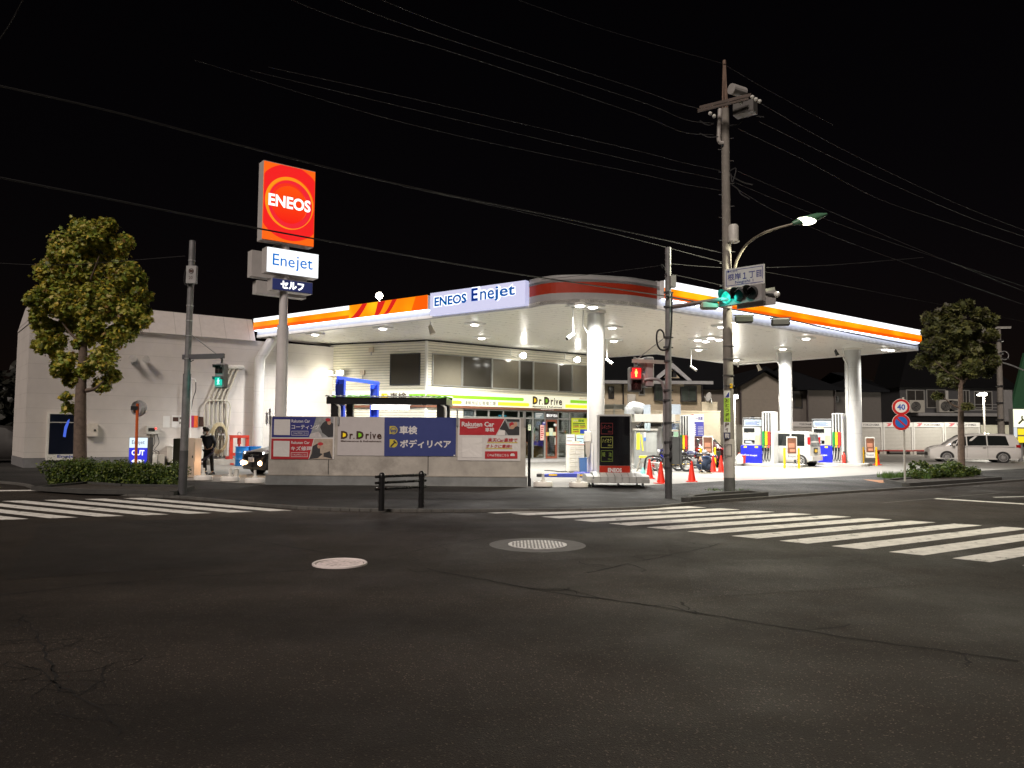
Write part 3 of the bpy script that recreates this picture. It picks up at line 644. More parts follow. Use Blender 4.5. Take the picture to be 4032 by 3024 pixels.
for x, y, nm in ((560, 722, 'small beige junction box high on the left ribbed wall'), (470, 957, 'small white sensor on the ribbed wall left of the dark window')):
    a, z = W1.sz('F', x, y); r = T('wall_box', nm, 'box', W1.P(a, z)); m = MB(r, True); m.pr(W1, a - .12, a + .12, z - .12, z + .12, .004, .14); m.build('case', M('beige_case', (.5, .42, .32), .5)); m = MB(r, True); m.cyl(W1.P(a, z - .1, .08), W1.P(a, z - .3, .08), .03); m.build('stub', GALV)
# blue-lit work lamps behind the lift
a, z = W1.sz('F', 215, 985); r = T('work_lamp', 'glaring twin work lamp on the wall behind the blue lift post', 'lamp', W1.P(a, z))
m = MB(r, True); m.pr(W1, a - .5, a + .5, z - .04, z + .02, .004, .3); m.build('bracket', WHITE)
for k in (-.4, .3):
    m = MB(r, True); m.pr(W1, a + k - .2, a + k + .2, z + .02, z + .24, .1, .3); hs = m.build('head', WHITE)
    m = MB(r, True); m.pr(W1, a + k - .18, a + k + .18, z + .04, z + .22, .302, .32); m.build('lens', E('work_lens', (1, .96, .82), 25), hs)
lamp('work_lamp_light', 'POINT', W1.n * .9, 55, (1, .93, .72), r, .2)
# ---------------------------------------------------------------- white service building on the left
LW0 = V((-20.2, 32, 0)); PW = PL(LW0, UR)
ALC = M('white_wall_panel', (.55, .52, .49), .75, var=.07, scale=1.2, bump=.05, bscale=60)
groove(ALC, (0, 0, 1), .62, .016, .8, .25, .006)
zc = PW.sz('P', 730, 748)[1]; ztp = PW.sz('P', 730, 632)[1]
lW = (BL - LW0).dot(PW.u) + .3; sC = PW.sz('P', 1232, 800)[0]
lb_ = T('white_annex', 'long white panelled service building with a sloped cap and no windows, at the far left', 'building', (LW0.x, LW0.y, .05))
m = MB(lb_, True)
m.pr(PW, 0, lW, .45, zc, -4.3, 0); m.build('wall', ALC)
m = MB(lb_, True); m.pr(PW, -.02, lW - .1, .05, .44, -4.3, .03); m.build('plinth', M('plinth_grey', (.17, .17, .175), .75, var=.15))
CAPM = M('sloped_cap_metal', (.55, .52, .5), .5, var=.06)
groove(CAPM, tuple(UR), 1.15, .025, .7, .25, .01)
m = MB(lb_, True)
m.rings([[PW.P(-.03, zc - .02, .14), PW.P(sC, zc - .02, .14), PW.P(sC, zc - .02, -4.2), PW.P(-.03, zc - .02, -4.2)], [PW.P(.22, ztp, -.45), PW.P(sC, ztp, -.45), PW.P(sC, ztp, -4.0), PW.P(.22, ztp, -4.0)]]); m.build('sloped_cap', CAPM)
# bent steel column at the joint with the canopy
pc = PW.at('B', 1112, 1000, .45); pt = PW.at('B', 1125, 180, .45)
r = T('bent_column', 'thick white steel column with a cranked top against the white annex wall', 'column', (pc.x, pc.y, .056))
m = MB(r, True); m.tube([V((pc.x, pc.y, .06)), V((pc.x, pc.y, pt.z)), V((pc.x, pc.y, pt.z)) + UR * .8 + ZZ * 1.35], .25, 24); m.build('shaft', COLM, smooth=True)
def wbox(name, lab, cat, c, x0, y0, x1, y1, dep, mat, pl=PW, extra=None):
    a0, z1 = pl.sz(c, x0, y0); a1, z0 = pl.sz(c, x1, y1)
    r = T(name, lab, cat, pl.P((a0 + a1) / 2, max(z0, .06))); m = MB(r, True); m.pr(pl, a0, a1, max(z0, .06), z1, .004, dep); o = m.build('body' if name != 'notice' else 'sheet', mat)
    return r, o, (a0, a1, max(z0, .06), z1)
# display cabinet by the tree
r, o, (a0, a1, z0, z1) = wbox('display_cabinet', 'tall white framed dark display board against the annex wall behind the tree', 'display', 'A', 385, 985, 612, 1370, .16, OFFW)
m = MB(r, True); m.pr(PW, a0 + .09, a1 - .05, z0 + .26, z1 - .05, .162, .17); sc = m.build('screen', M('screen_navy', (.006, .009, .02), .15, var=0, spec=.6), o)
m = MB(r, True); m.pr(PW, a0 + .09, a1 - .05, z1 - .42, z1 - .38, .172, .178); m.build('divider', SILV, o)
NAVY = M('navy_lettering', (.03, .05, .3), .5, var=0)
m = MB(r, True); m.text('Enejet', PW.P(a0 + .42, z0 + .07, .164), PW.u, ZZ, .75, .15, .02); m.build('lettering', NAVY, o, recalc=False)
m = MB(r, True); q = [PW.at('A', x, y, .182) for x, y in ((508, 1180), (520, 1100), (545, 1050), (562, 1035), (560, 1060), (540, 1120), (530, 1185))]; m.prism(q, PW.n * .004); m.build('blue_flash', E('blue_flash', (.06, .14, .75), .9), o)
r, o, bb = wbox('meter_box', 'beige metal wall box right of the tree trunk', 'box', 'A', 708, 1072, 790, 1178, .2, M('box_beige', (.62, .57, .5), .5))
m = MB(r, True); m.pr(PW, bb[1] - .16, bb[1] - .08, bb[2] + .4 * (bb[3] - bb[2]), bb[2] + .55 * (bb[3] - bb[2]), .201, .22); m.build('latch', DARKM, o)
r, o, bb = wbox('charger_box', 'small wall panel with a red indicator lamp and hanging leads', 'panel', 'P', 706, 1200, 765, 1240, .22, M('panel_grey', (.5, .5, .46), .5))
m = MB(r, True); m.pr(PW, bb[0] + .06, bb[1] - .2, bb[2] + .12, bb[3] - .1, .221, .23); m.build('dial', GLASSD, o)
m = MB(r, True); q = PW.P(bb[1] - .16, bb[2] + .25, .23); m.ball(q, .035); m.build('indicator', E('indicator_red', (1, .03, .02), 5), o)
m = MB(r, True)
for k in range(3): q = PW.P(bb[0] + .2 + k * .13, bb[2], .1); m.tube(catmull([q, q - ZZ * .4 + PW.u * .05 * k, q - ZZ * .7 - PW.u * .08, q - ZZ * .85 + PW.u * .12, q - ZZ * (1.2 + k * .1)], 4), .014, 5)
m.build('lead', RUBBER)
a, z = PW.sz('A', 1095, 560); r = T('wall_spotlight', 'pair of unlit spotlights on a bracket high on the annex wall', 'fixture', PW.P(a, z))
m = MB(r, True); m.pr(PW, a - .12, a + .12, z - .16, z + .1, .004, .1); m.build('bracket', GALV)
for k, ln in ((-.15, .34), (.4, .3)):
    m = MB(r, True); q = PW.P(a + k, z + .12, .12); m.tube([q, q + PW.n * ln + ZZ * -.06], [.1, .17], 12); m.build('head', M('spot_white', (.6, .58, .55), .4), smooth=True)
# notices
PAPER = M('paper', (.7, .7, .68), .8, var=.04)
def notice(c, x0, y0, x1, y1, lab, mat=PAPER, pl=PW, lines=4, ink=GRYT, bar=None, o=.012):
    a0, z1 = pl.sz(c, x0, y0); a1, z0 = pl.sz(c, x1, y1)
    r = T('notice', lab, 'notice', pl.P((a0 + a1) / 2, z0)); m = MB(r, True); m.pr(pl, a0, a1, z0, z1, .004, o); s = m.build('sheet', mat)
    if lines:
        m = MB(r, True); h = (z1 - z0)
        for k in range(lines): q = z1 - h * (.15 + .75 * k / lines); m.pr(pl, a0 + (a1 - a0) * .12, a1 - (a1 - a0) * (.12 + .2 * (k % 2)), q - h * .35 / lines, q, o + .001, o + .003)
        m.build('print', ink, s)
    return r, s, (a0, a1, z0, z1)
notice('B', 116, 795, 187, 922, 'plain white notice sheet on the annex wall, leftmost of the row', lines=0)
notice('B', 213, 788, 290, 922, 'white notice sheet with a dark printed column, left of the signal pole', lines=1, ink=INK)
notice('B', 292, 788, 316, 922, 'narrow white notice beside the signal pole', lines=2)
r, s, bb = notice('B', 384, 790, 493, 922, 'orange and crimson notice panel right of the leaning signal pole', M('notice_orange', (.75, .13, .01), .5), lines=0)
m = MB(r, True); m.pr(PW, bb[0], bb[0] + .28, bb[2], bb[3], .013, .018); m.build('crimson_side', M('crimson', (.35, .01, .1), .5), s)
m = MB(r, True); m.pr(PW, bb[0] + .5, bb[0] + .75, bb[2] + .05, bb[3] - .05, .013, .018); m.build('print', INK, s)
# vent pipes
PIPE = M('pipe_cream', (.5, .48, .4), .45, var=.08)
r = T('vent_pipe_rack', 'rack of five cream vent pipes that bend to the right on the annex wall', 'pipes', PW.at('B', 700, 1240))
for k in range(5):
    xb = 613 + k * 46; m = MB(r, True)
    lo = PW.at('B', xb, 1235, .12); mid = PW.at('B', xb, 600, .12); hi = PW.at('B', xb + 136, 265, .12)
    m.tube([lo, mid, hi], .04, 8); pp = m.build('pipe', PIPE)
    m = MB(r, True); m.tube([hi + PW.u * -.06, hi + PW.u * .22], [.1, .09], 10); m.build('cap', OFFW, pp)
m = MB(r, True)
for x0, y0, x1, y1 in ((585, 630, 800, 634), (650, 490, 850, 498), (780, 335, 910, 342)): m.obx(PW.at('B', x0, y0, .05), PW.at('B', x1, y1, .05) - PW.at('B', x0, y0, .05), ZZ * .05, PW.n * .05)
m.build('strut', PIPE)
m = MB(r, True)
for x in (612, 708, 752):
    q = PW.at('B', x, 995, .14); m.cyl(q, q + PW.n * .16, .05); m.box(q.x - .07, q.x + .07, q.y - .07, q.y + .07, q.z + .2, q.z + .42)
m.build('valve', M('valve_grey', (.35, .35, .33), .5))
m = MB(r, True)
m.tube(catmull([PW.at('B', x, y, .16) for x, y in ((555, 905), (553, 760), (562, 670), (600, 632), (700, 628), (800, 634), (835, 690), (832, 780), (815, 900), (790, 1000))], 4), .035, 6); m.build('loop_pipe', PIPE)
r = T('hose_coil', 'large coil of beige hose hanging on the vent pipes', 'hose', PW.at('B', 720, 1190, .2))
m = MB(r, True)
ctr = PW.at('B', 708, 1035, .2); rx = (PW.sz('B', 800, 1000)[0] - PW.sz('B', 610, 1000)[0]) / 2; rz = (PW.sz('B', 700, 870)[1] - PW.sz('B', 700, 1200)[1]) / 2
for j in range(4):
    m.tube([ctr + PW.u * (rx - j * .035) * math.cos(t) + ZZ * (rz - j * .045) * math.sin(t) + PW.n * (.04 * j) for t in [i * 6.2832 / 30 for i in range(31)]], .03, 6)
m.build('hose', M('hose_beige', (.36, .31, .19), .6))
r = T('tall_hook_pole', 'thin white hooked hose pole behind the leaning signal pole', 'pole', PW.at('B', 400, 1200, .3))
m = MB(r, True); m.tube(catmull([PW.at('B', x, y, .3) for x, y in ((392, 1200), (395, 800), (398, 640), (398, 410), (418, 394), (440, 402), (452, 430))], 4), .035, 6); m.build('pole', WHITE)
m = MB(r, True); m.tube(catmull([PW.at('B', x, y, .3) for x, y in ((452, 430), (450, 520), (425, 600), (408, 690), (395, 760))], 4), .02, 6); m.build('hose', RUBBER)
m = MB(off=PW.at('B', 760, 1300)); m.prx(PW, 'B', 560, 1262, 890, 1330, .01, 1.2); tag(m.build('plinth_slab', CONC, loc=PW.at('B', 760, 1300)), 'low concrete plinth under the vent pipes', 'plinth')
r, o, bb = wbox('storage_bin', 'low white storage bin against the annex wall behind the grey cabinets', 'bin', 'B', 160, 1128, 530, 1290, .9, OFFW)
m = MB(r, True); m.pr(PW, bb[0] - .03, bb[1] + .03, bb[3], bb[3] + .05, 0.005, .93); m.build('lid', WHITE)
r, o, bb = wbox('pump_casing', 'pair of small white casings under the charger panel', 'casing', 'B', -40, 1215, 105, 1330, .4, OFFW)
m = MB(r, True); m.pr(PW, (bb[0] + bb[1]) / 2 - .01, (bb[0] + bb[1]) / 2 + .01, bb[2] + .02, bb[3] - .02, .401, .405); m.build('seam', DARKM, o)
# drums, press
def place(c, x, y, z=.056): return gp(c, x, y, z)
def drum(p, lab):
    r = T('oil_drum', lab, 'drum', p, group='blue drums by the annex'); m = MB(r)
    pf = [(.28, 0), (.295, .01), (.295, .03), (.285, .04), (.285, .27), (.3, .29), (.285, .31), (.285, .57), (.3, .59), (.285, .61), (.285, .84), (.295, .85), (.295, .88), (.27, .88), (.27, .86)]
    m.lathe((0, 0, 0), pf, 28); m.build('shell', M('drum_blue', (.01, .16, .48), .35, var=.1), smooth=True)
    m = MB(r); m.cyl((.12, -.1, .86), (.12, -.1, .885), .035); m.build('bung', GREYM); return r
drum(dp('B', 972, 1298, 35.2).xy.to_3d() + ZZ * .056, 'blue oil drum left one of the two, nearer the red press')
drum(dp('B', 1107, 1290, 35.6).xy.to_3d() + ZZ * .056, 'blue oil drum right one of the two, in front of the bent column')
p = dp('B', 940, 1250, 36.6); r = T('hydraulic_press', 'red steel workshop press frame behind the blue drums', 'press', (p.x, p.y, .056), rz=.5)
m = MB(r); h = 1.25
for x in (-.36, .36): m.box(x - .07, x + .07, -.12, .12, 0, h); m.box(x - .08, x + .08, -.4, .4, 0, .08)
m.box(-.43, .43, -.14, .14, h, h + .13); m.box(-.29, .29, -.13, .13, .42, .55); m.build('frame', M('press_red', (.5, .04, .02), .45, var=.15))
m = MB(r); m.cyl((0, 0, .95), (0, 0, h), .09); m.cyl((0, 0, .8), (0, 0, .95), .05); m.build('ram', M('press_red_dark', (.38, .03, .02), .4))
m = MB(r); m.torus((0, 0, h + .2), (0, 1, 0), .08, .018, 14, 6); m.build('lifting_eye', GALV)
m = MB(r); m.box(-.6, -.46, -.3, .05, .03, .4); m.build('pump', M('pump_red', (.3, .02, .02), .5, var=.3))
# cabinets at the forecourt entry
def cabinet(c, x0, x1, yb, yt, d, lab, mat, dep=.6):
    a = dp(c, x0, yb, d); b = dp(c, x1, yb, d); t = dp(c, x0, yt, d)
    r = T('street_cabinet', lab, 'cabinet', ((a.x + b.x) / 2, d, .056)); w_ = (b.x - a.x) / 2; h = t.z - .056
    m = MB(r); m.bev(-w_, w_, 0, dep, 0, h, .02); o = m.build('case', mat)
    m = MB(r); m.box(-w_ * .9, w_ * .9, -.012, -.001, .12, h - .1); dr = m.build('door', mat, o)
    m = MB(r); m.box(w_ * .6, w_ * .75, -.03, -.013, h * .5, h * .56); m.build('handle', DARKM, dr); return r
cabinet('B', 213, 312, 1425, 1040, 26.5, 'dark green street cabinet just left of the leaning signal pole', M('cabinet_green', (.07, .075, .05), .5, var=.15))
cabinet('B', 330, 452, 1432, 1035, 26.2, 'tall pinkish beige cabinet right behind the leaning signal pole', M('cabinet_beige', (.55, .45, .36), .5, var=.08))
def posty(name, lab, c, x, y0, y1, w_, d, mat):
    b = dp(c, x, y1, d); t = dp(c, x, y0, d); r = T(name, lab, 'post', (b.x, d, .056)); m = MB(r); m.bev(-w_, w_, -w_, w_, 0, t.z - .056, .01); m.build('post', mat)
    m = MB(r); m.bev(-w_ * 1.15, w_ * 1.15, -w_ * 1.15, w_ * 1.15, t.z - .056, t.z - .02, .01); m.build('cap', mat)
posty('short_post', 'short pale square post between the banner stand bases at the left entry', 'B', 915, 1380, 1470, .055, 24.5, OFFW)
p = gp('B', 400, 1452); r = T('hoop_barrier', 'small cream hoop rail at the foot of the cabinets', 'barrier', p)
m = MB(r); m.tube(catmull([(-.2, 0, 0), (-.2, 0, .45), (-.1, 0, .62), (.1, 0, .62), (.2, 0, .45), (.2, 0, 0)], 4), .03, 8); m.build('hoop', M('hoop_cream', (.6, .5, .36), .5))
m = MB(r); m.box(-.5, -.28, -.05, .05, 0, .55); m.build('bollard', M('hoop_cream2', (.6, .52, .4), .5))
# water filled banner stand bases
def wbase(p, lab, rz=0.):
    r = T('banner_stand_base', lab, 'stand base', p, rz, 'white banner stand bases'); m = MB(r)
    pr = lambda s, z: [(x * s + (.08 if x > 0 else -.08) * 1, y * s, z) for x, y in [(math.cos(t) * .2, math.sin(t) * .2) for t in [i * 6.2832 / 20 + .01 for i in range(20)]]]
    m.rings([pr(.9, 0), pr(1.05, .02), pr(1.05, .13), pr(.95, .16)]); m.build('tank', M('plastic_white', (.72, .7, .66), .45, var=.06), smooth=True)
    m = MB(r); m.cyl((0, 0, .155), (0, 0, .22), .07); m.cyl((0, 0, .2), (0, 0, .4), .04); m.build('socket', M('plastic_pale', (.75, .74, .7), .4))
    m = MB(r); m.cyl((-.2, 0, .155), (-.2, 0, .175), .03); m.build('filler_cap', M('plastic_grey', (.5, .5, .48), .4)); return r
wbase(gp('B', 240, 1462), 'white banner stand base nearest the hedge, left of the signal pole', .2)
wbase(gp('B', 555, 1498), 'white banner stand base in front of the standing person', .1)
wbase(gp('B', 845, 1508), 'white banner stand base beside the short pale post')
wbase(gp('B', 1115, 1528), 'white banner stand base closest to the left end of the poster wall', .1)
wbase(gp('G', 225, 1575), 'white banner stand base by the right end of the poster wall', .05)
wbase(gp('G', 580, 1580), 'white banner stand base left of the wheeled price sign')

# ---------------------------------------------------------------- poster wall
wa, wb2 = gp('C', 168, 1137, .05), gp('D', 2122, 1168, .05)
PF = PL(wa, (wb2 - wa).xy); lF = (wb2 - wa).length; zt = PF.sz('C', 600, 145)[1]; zp = PF.sz('C', 600, 990)[1]
wl = T('poster_wall', 'grey concrete block wall with posters along the corner pavement', 'wall', wa)
BLK = M('wall_concrete', (.4, .375, .345), .85, var=.2, scale=1.6, bump=.2, bscale=40)
m = MB(wl, True); m.pr(PF, .06, lF - .05, zp, zt, -.22, -.02)
o = m.build('wall_panel', BLK)
m = MB(wl, True); m.pr(PF, 0, lF, .04, zp - .03, -.24, .02); m.build('footing', M('footing_concrete', (.2, .21, .215), .85, var=.22, scale=2, bump=.2, bscale=40))
m = MB(wl, True); m.pr(PF, -.01, lF + .01, zp - .03, zp, -.245, .03); m.build('ledge', M('ledge_concrete', (.3, .28, .25), .8, var=.2))
m = MB(wl, True)
for c, x in (('C', 1078), ('D', 682)): a = PF.sz(c, x, 900)[0]; m.pr(PF, a - .012, a + .012, zp + .01, zt - .01, -.019, -.014)
m.build('panel_joint', M('joint_dark', (.08, .075, .07), .9))
m = MB(wl, True)
for c, x, up in (('C', 185, .12), ('C', 228, .22), ('C', 1225, .0), ('D', 1108, .24), ('D', 2092, .2)):
    a = PF.sz(c, x, 200)[0]; m.pr(PF, a - .025, a + .025, zt - .25, zt + up, -.018, .03)
m.build('banner_clip', GALV)
q = PF.P(lF + .04, .05, -.1); r = T('gate_post', 'black gate channel standing at the right end of the poster wall', 'post', q)
m = MB(r, True); m.pr(PF, lF + .02, lF + .1, .3, PF.sz('D', 2130, 350)[1], -.2, -.06); m.build('channel', BLACK)
m = MB(r, True); m.pr(PF, lF + .02, lF + .12, .05, .3, -.2, -.05); m.build('foot', DARKM)
def banner(lab, c0, x0, y0, c1, x1, y1, mat):
    a0, z1 = PF.sz(c0, x0, y0); a1, z0 = PF.sz(c1, x1, y1)
    r = T('poster_banner', lab, 'banner', PF.P((a0 + a1) / 2, z0)); m = MB(r, True); m.pr(PF, a0, a1, z0, z1, -.018, -.006); return r, m.build('sheet', mat), (a0, a1, z0, z1)
RKR = M('poster_red', (.42, .02, .03), .5, var=.05); RKB = M('poster_navy', (.025, .03, .2), .5, var=.05); PW_ = M('poster_white', (.62, .6, .6), .55, var=.03)
PWT = M('poster_white_print', (.7, .68, .68), .55, var=0); SKIN = M('print_skin', (.45, .27, .19), .6, var=0); PDK = M('print_dark', (.03, .03, .035), .6, var=.3, scale=10); PGY = M('print_grey', (.28, .29, .3), .6, var=.3, scale=8)
def wrinkle(m):
    n, l, b = nd(m); tc = n.new('ShaderNodeTexCoord'); no = n.new('ShaderNodeTexNoise'); no.inputs['Scale'].default_value = 2.2; no.inputs['Detail'].default_value = 3; no.inputs['Distortion'].default_value = 1.2; l.new(tc.outputs['Object'], no.inputs['Vector'])
    bp = n.new('ShaderNodeBump'); bp.inputs['Strength'].default_value = .35; bp.inputs['Distance'].default_value = .06; l.new(no.outputs['Fac'], bp.inputs['Height']); l.new(bp.outputs[0], b.inputs['Normal'])
for m_ in (RKR, RKB, PW_, PGY, PWT): wrinkle(m_)
chip(BLK, .9, .5, .75, (.24, .22, .2))
def pq(r, par, nm, mat, pts, o, c):      # printed patch, measured outline
    m = MB(r, True); m.prism([PF.at(c, x, y, o) for x, y in pts], PF.n * -.002); return m.build(nm, mat, par)
def ptext(r, par, t, c, x0, y0, x1, y1, mat, bold=0., shear=0., o=.0):
    a0, z0 = PF.sz(c, x0, y0); a1, z1 = PF.sz(c, x1, y1); m = MB(r, True); m.text(t, PF.P(a0, z0, o), PF.u, ZZ, a1 - a0, z1 - z0, bold, shear); return m.build('lettering', mat, par, recalc=False)
def ell(cx, cy, rx, ry, n=12): return [(cx + rx * math.cos(i * 6.2832 / n), cy + ry * math.sin(i * 6.2832 / n)) for i in range(n)]
def rect(x0, y0, x1, y1): return [(x0, y0), (x1, y0), (x1, y1), (x0, y1)]
# first sheet: navy over red
r, s, bb = banner('narrow two part poster, navy above and red below, at the left end of the wall', 'C', 250, 150, 'C', 1160, 770, PW_)
pq(r, s, 'navy_half', RKB, [(266, 152), (1155, 155), (1148, 452), (258, 448)], -.003, 'C'); pq(r, s, 'red_half', RKR, [(252, 468), (866, 470), (790, 768), (246, 766)], -.003, 'C')
pq(r, s, 'photo_print', PGY, [(905, 158), (1155, 158), (1148, 450), (800, 450), (860, 300)], -.001, 'C'); pq(r, s, 'photo_print', M('print_tan', (.4, .33, .27), .6, var=.25, scale=6), [(880, 470), (1145, 472), (1138, 766), (800, 766)], -.001, 'C')
pq(r, s, 'figure_print', PDK, [(1000, 240), (1060, 200), (1150, 250), (1150, 440), (1080, 450), (990, 380), (960, 300)], .0006, 'C'); pq(r, s, 'face_print', SKIN, ell(1092, 235, 28, 34), .001, 'C'); pq(r, s, 'cap_print', RKR, ell(1075, 195, 38, 26), .0014, 'C')
pq(r, s, 'figure_print', PDK, [(850, 580), (920, 540), (960, 600), (960, 680), (1000, 690), (930, 750), (800, 766), (840, 680)], .0006, 'C'); pq(r, s, 'face_print', SKIN, ell(945, 580, 26, 32), .001, 'C'); pq(r, s, 'cap_print', RKR, ell(965, 545, 42, 24), .0014, 'C')
pq(r, s, 'sheen_print', M('print_pale', (.5, .47, .48), .6, var=.2, scale=8), [(815, 400), (940, 365), (990, 450), (800, 450)], .0006, 'C'); pq(r, s, 'car_print', PDK, [(1010, 680), (1100, 650), (1135, 760), (1010, 730)], .0006, 'C')
pq(r, s, 'white_square', PWT, [(294, 188), (526, 190), (522, 418), (288, 414)], .0, 'C'); pq(r, s, 'white_square', PWT, [(284, 500), (518, 503), (514, 732), (280, 726)], .0, 'C')
PWM = M('poster_lettering', (.66, .64, .66), .5, var=0)
ptext(r, s, 'Rakuten Car', 'C', 545, 235, 815, 192, PWM, .02); ptext(r, s, 'コーティング', 'C', 545, 330, 950, 266, PWM, .02)
ptext(r, s, 'Rakuten Car', 'C', 540, 545, 808, 505, PWM, .02); ptext(r, s, 'キズ修理', 'C', 535, 642, 838, 580, PWM, .02)
for y in (0, 312):
    k = -8 if y else 0
    for q in (rect(545 + k, 357 + y, 788 + k, 363 + y), rect(545 + k, 416 + y, 788 + k, 422 + y), rect(545 + k, 363 + y, 550 + k, 416 + y), rect(783 + k, 363 + y, 788 + k, 416 + y)): pq(r, s, 'button_outline', PWM, q, .0, 'C')
    ptext(r, s, '《 Web予約はこちら', 'C', 565 + k, 405 + y, 770 + k, 375 + y, PWM)
# second sheet: white and blue
BLU2 = M('poster_blue', (.035, .05, .2), .5, var=.05)
r, s, bb = banner('wide white and blue poster in the middle of the wall', 'C', 1222, 152, 'D', 1086, 726, M('poster_mauve_white', (.5, .47, .48), .6, var=.04))
pq(r, s, 'blue_half', BLU2, [(52, 158), (1092, 162), (1084, 724), (46, 722)], -.003, 'D')
a0, zz0 = PF.sz('C', 1262, 472); a1, zz1 = PF.sz('C', 1855, 362); drive(r, PF, a0, a1, zz0, zz1, .0, s, INK, PF.sz('C', 1262, 516)[1], PF.sz('C', 1262, 490)[1])
ptext(r, s, '車検', 'D', 268, 405, 530, 285, PWM, .03); ptext(r, s, 'ボディリペア', 'D', 275, 602, 1018, 487, PWM, .03)
for y in (285, 478):
    pq(r, s, 'badge', M('badge_pale_yellow', (.55, .45, .05), .5, var=0), [(125, y), (190, y)] + [(182 + 60 * math.cos(t), y + 60 + 60 * math.sin(t)) for t in (-1.2, -.6, 0, .6, 1.2, 1.57, 2.1)] + [(125, y + 118)], -.001, 'D')
pq(r, s, 'badge_mark', BLU2, ell(182, 345, 48, 48, 20), .0004, 'D'); pq(r, s, 'badge_mark', MATS['badge_pale_yellow'], ell(182, 345, 38, 38, 20), .0008, 'D')
pq(r, s, 'badge_mark', BLU2, [(148, 350), (158, 326), (206, 326), (216, 350), (216, 368), (148, 368)], .0012, 'D'); pq(r, s, 'badge_mark', MATS['badge_pale_yellow'], [(160, 346), (165, 333), (199, 333), (204, 346)], .0016, 'D')
pq(r, s, 'badge_mark', PDK, [(130, 580), (188, 520), (176, 505), (190, 490), (232, 532), (222, 545), (206, 534), (148, 592)], .0004, 'D')
pq(r, s, 'corner_tag', PWT, rect(1055, 704, 1076, 722), .0004, 'D')
# third sheet
r, s, bb = banner('red and white poster with a car inspection offer at the right end of the wall', 'D', 1120, 165, 'D', 2025, 792, PW_)
pq(r, s, 'red_head', RKR, [(1147, 178), (1795, 180), (1668, 418), (1140, 415)], -.003, 'D'); pq(r, s, 'photo_print', PGY, [(1805, 180), (2015, 182), (2010, 420), (1690, 420)], -.001, 'D')
pq(r, s, 'figure_print', PDK, [(1720, 330), (1800, 200), (1860, 330), (1920, 330), (1960, 280), (2010, 300), (2008, 418), (1850, 418), (1800, 350)], .0006, 'D'); pq(r, s, 'figure_print', PDK, [(1820, 185), (2010, 190), (2012, 225), (1830, 222)], .0006, 'D')
pq(r, s, 'face_print', SKIN, ell(1905, 285, 42, 46), .001, 'D'); pq(r, s, 'cap_print', RKR, [(1860, 250), (1905, 225), (1945, 260), (1890, 275), (1870, 300)], .0014, 'D'); pq(r, s, 'hand_print', SKIN, ell(1955, 260, 26, 36), .0018, 'D'); pq(r, s, 'engine_print', PWT, [(1690, 418), (1720, 345), (1800, 350), (1800, 418)], .0008, 'D')
ptext(r, s, 'Rakuten Car', 'D', 1172, 292, 1645, 225, PWM, .03); ptext(r, s, '車検', 'D', 1512, 370, 1645, 310, PWM, .02)
pq(r, s, 'underline', PWM, [(1240, 303), (1420, 303), (1390, 312), (1265, 318)], .0, 'D')
pq(r, s, 'white_square', PWT, rect(1180, 455, 1465, 742), .0, 'D')
RIN = M('red_lettering', (.42, .02, .03), .5, var=0); HLY = M('highlight_yellow', (.6, .5, .12), .5, var=0)
pq(r, s, 'highlight', HLY, rect(1545, 520, 1985, 532), .0, 'D'); pq(r, s, 'highlight', HLY, rect(1520, 605, 1905, 617), .0, 'D')
ptext(r, s, '楽天Car車検で', 'D', 1545, 520, 1978, 460, RIN, .02, .15, o=.0008); ptext(r, s, 'オトクに車検!!', 'D', 1520, 607, 1898, 553, RIN, .02, .15, o=.0008)
pq(r, s, 'button', RKR, rect(1510, 652, 1982, 760), .0, 'D'); ptext(r, s, '《 Web予約はこちら', 'D', 1545, 730, 1855, 688, PWM, .01, o=.0008)
pq(r, s, 'car_mark', PWM, [(1878, 722), (1878, 702), (1892, 684), (1928, 684), (1942, 702), (1942, 722)], .0008, 'D')

# ---------------------------------------------------------------- tall pole sign
SP = dp('s', 1103, 1700, 26); PS = PL((SP.x, SP.y), UR)
sg = T('pole_sign', 'tall pole sign with a glowing orange square and white panels behind the poster wall', 'pole sign', (SP.x, SP.y, .056))
cE = lambda x, y: PS.sz('E', x, y)
z1 = cE(490, 185)[1]; 
aL = PS.sz('E', 213, 500)[0]; aR = PS.sz('E', 768, 600)[0]; zT = PS.sz('E', 215, 108)[1]; zB = PS.sz('E', 207, 950)[1]
zsw = PS.sz('Q', 330, 445)[1]
m = MB(sg, True); m.cyl((SP.x, SP.y, .06), (SP.x, SP.y, zsw), .19, .19, 24); m.cyl((SP.x, SP.y, zsw), (SP.x, SP.y, zT - .3), .14, .14, 24); m.build('pole', M('pole_white', (.6, .58, .58), .4, var=.06), smooth=True)
SGB = M('sign_case', (.5, .48, .47), .45, var=.06)
m = MB(sg, True); m.pr(PS, aL - .01, aR + .01, zB - .03, zT + .03, -.22, .2); case = m.build('square_case', SGB)
W = aR - aL; H = zT - zB; cx, cz = (aL + aR) / 2, (zT + zB) / 2
m = MB(sg, True); m.pr(PS, aL, aR, zB, zT, .202, .23); m.build('face', E('sign_orange', (1, .13, .003), 1.05), case)
def ring(r0, r1, ox, oz, mat, o, nm):
    m = MB(sg, True); n = 64; vs = []
    for rr in (r0, r1):
        for i in range(n):
            t = i * 6.2832 / n; f = 1
            x = max(-W / 2 + .01, min(W / 2 - .01, (rr[0] if isinstance(rr, tuple) else rr) * W * math.cos(t) + ox * W)); z = max(-H / 2 + .01, min(H / 2 - .01, rr * W * 1.06 * math.sin(t) + oz * W))
            vs.append(PS.P(cx + x, cz + z, o + .2))
    m.add(vs, [(i, (i + 1) % n, n + (i + 1) % n, n + i) for i in range(n)]); m.build(nm, mat, case, recalc=False)
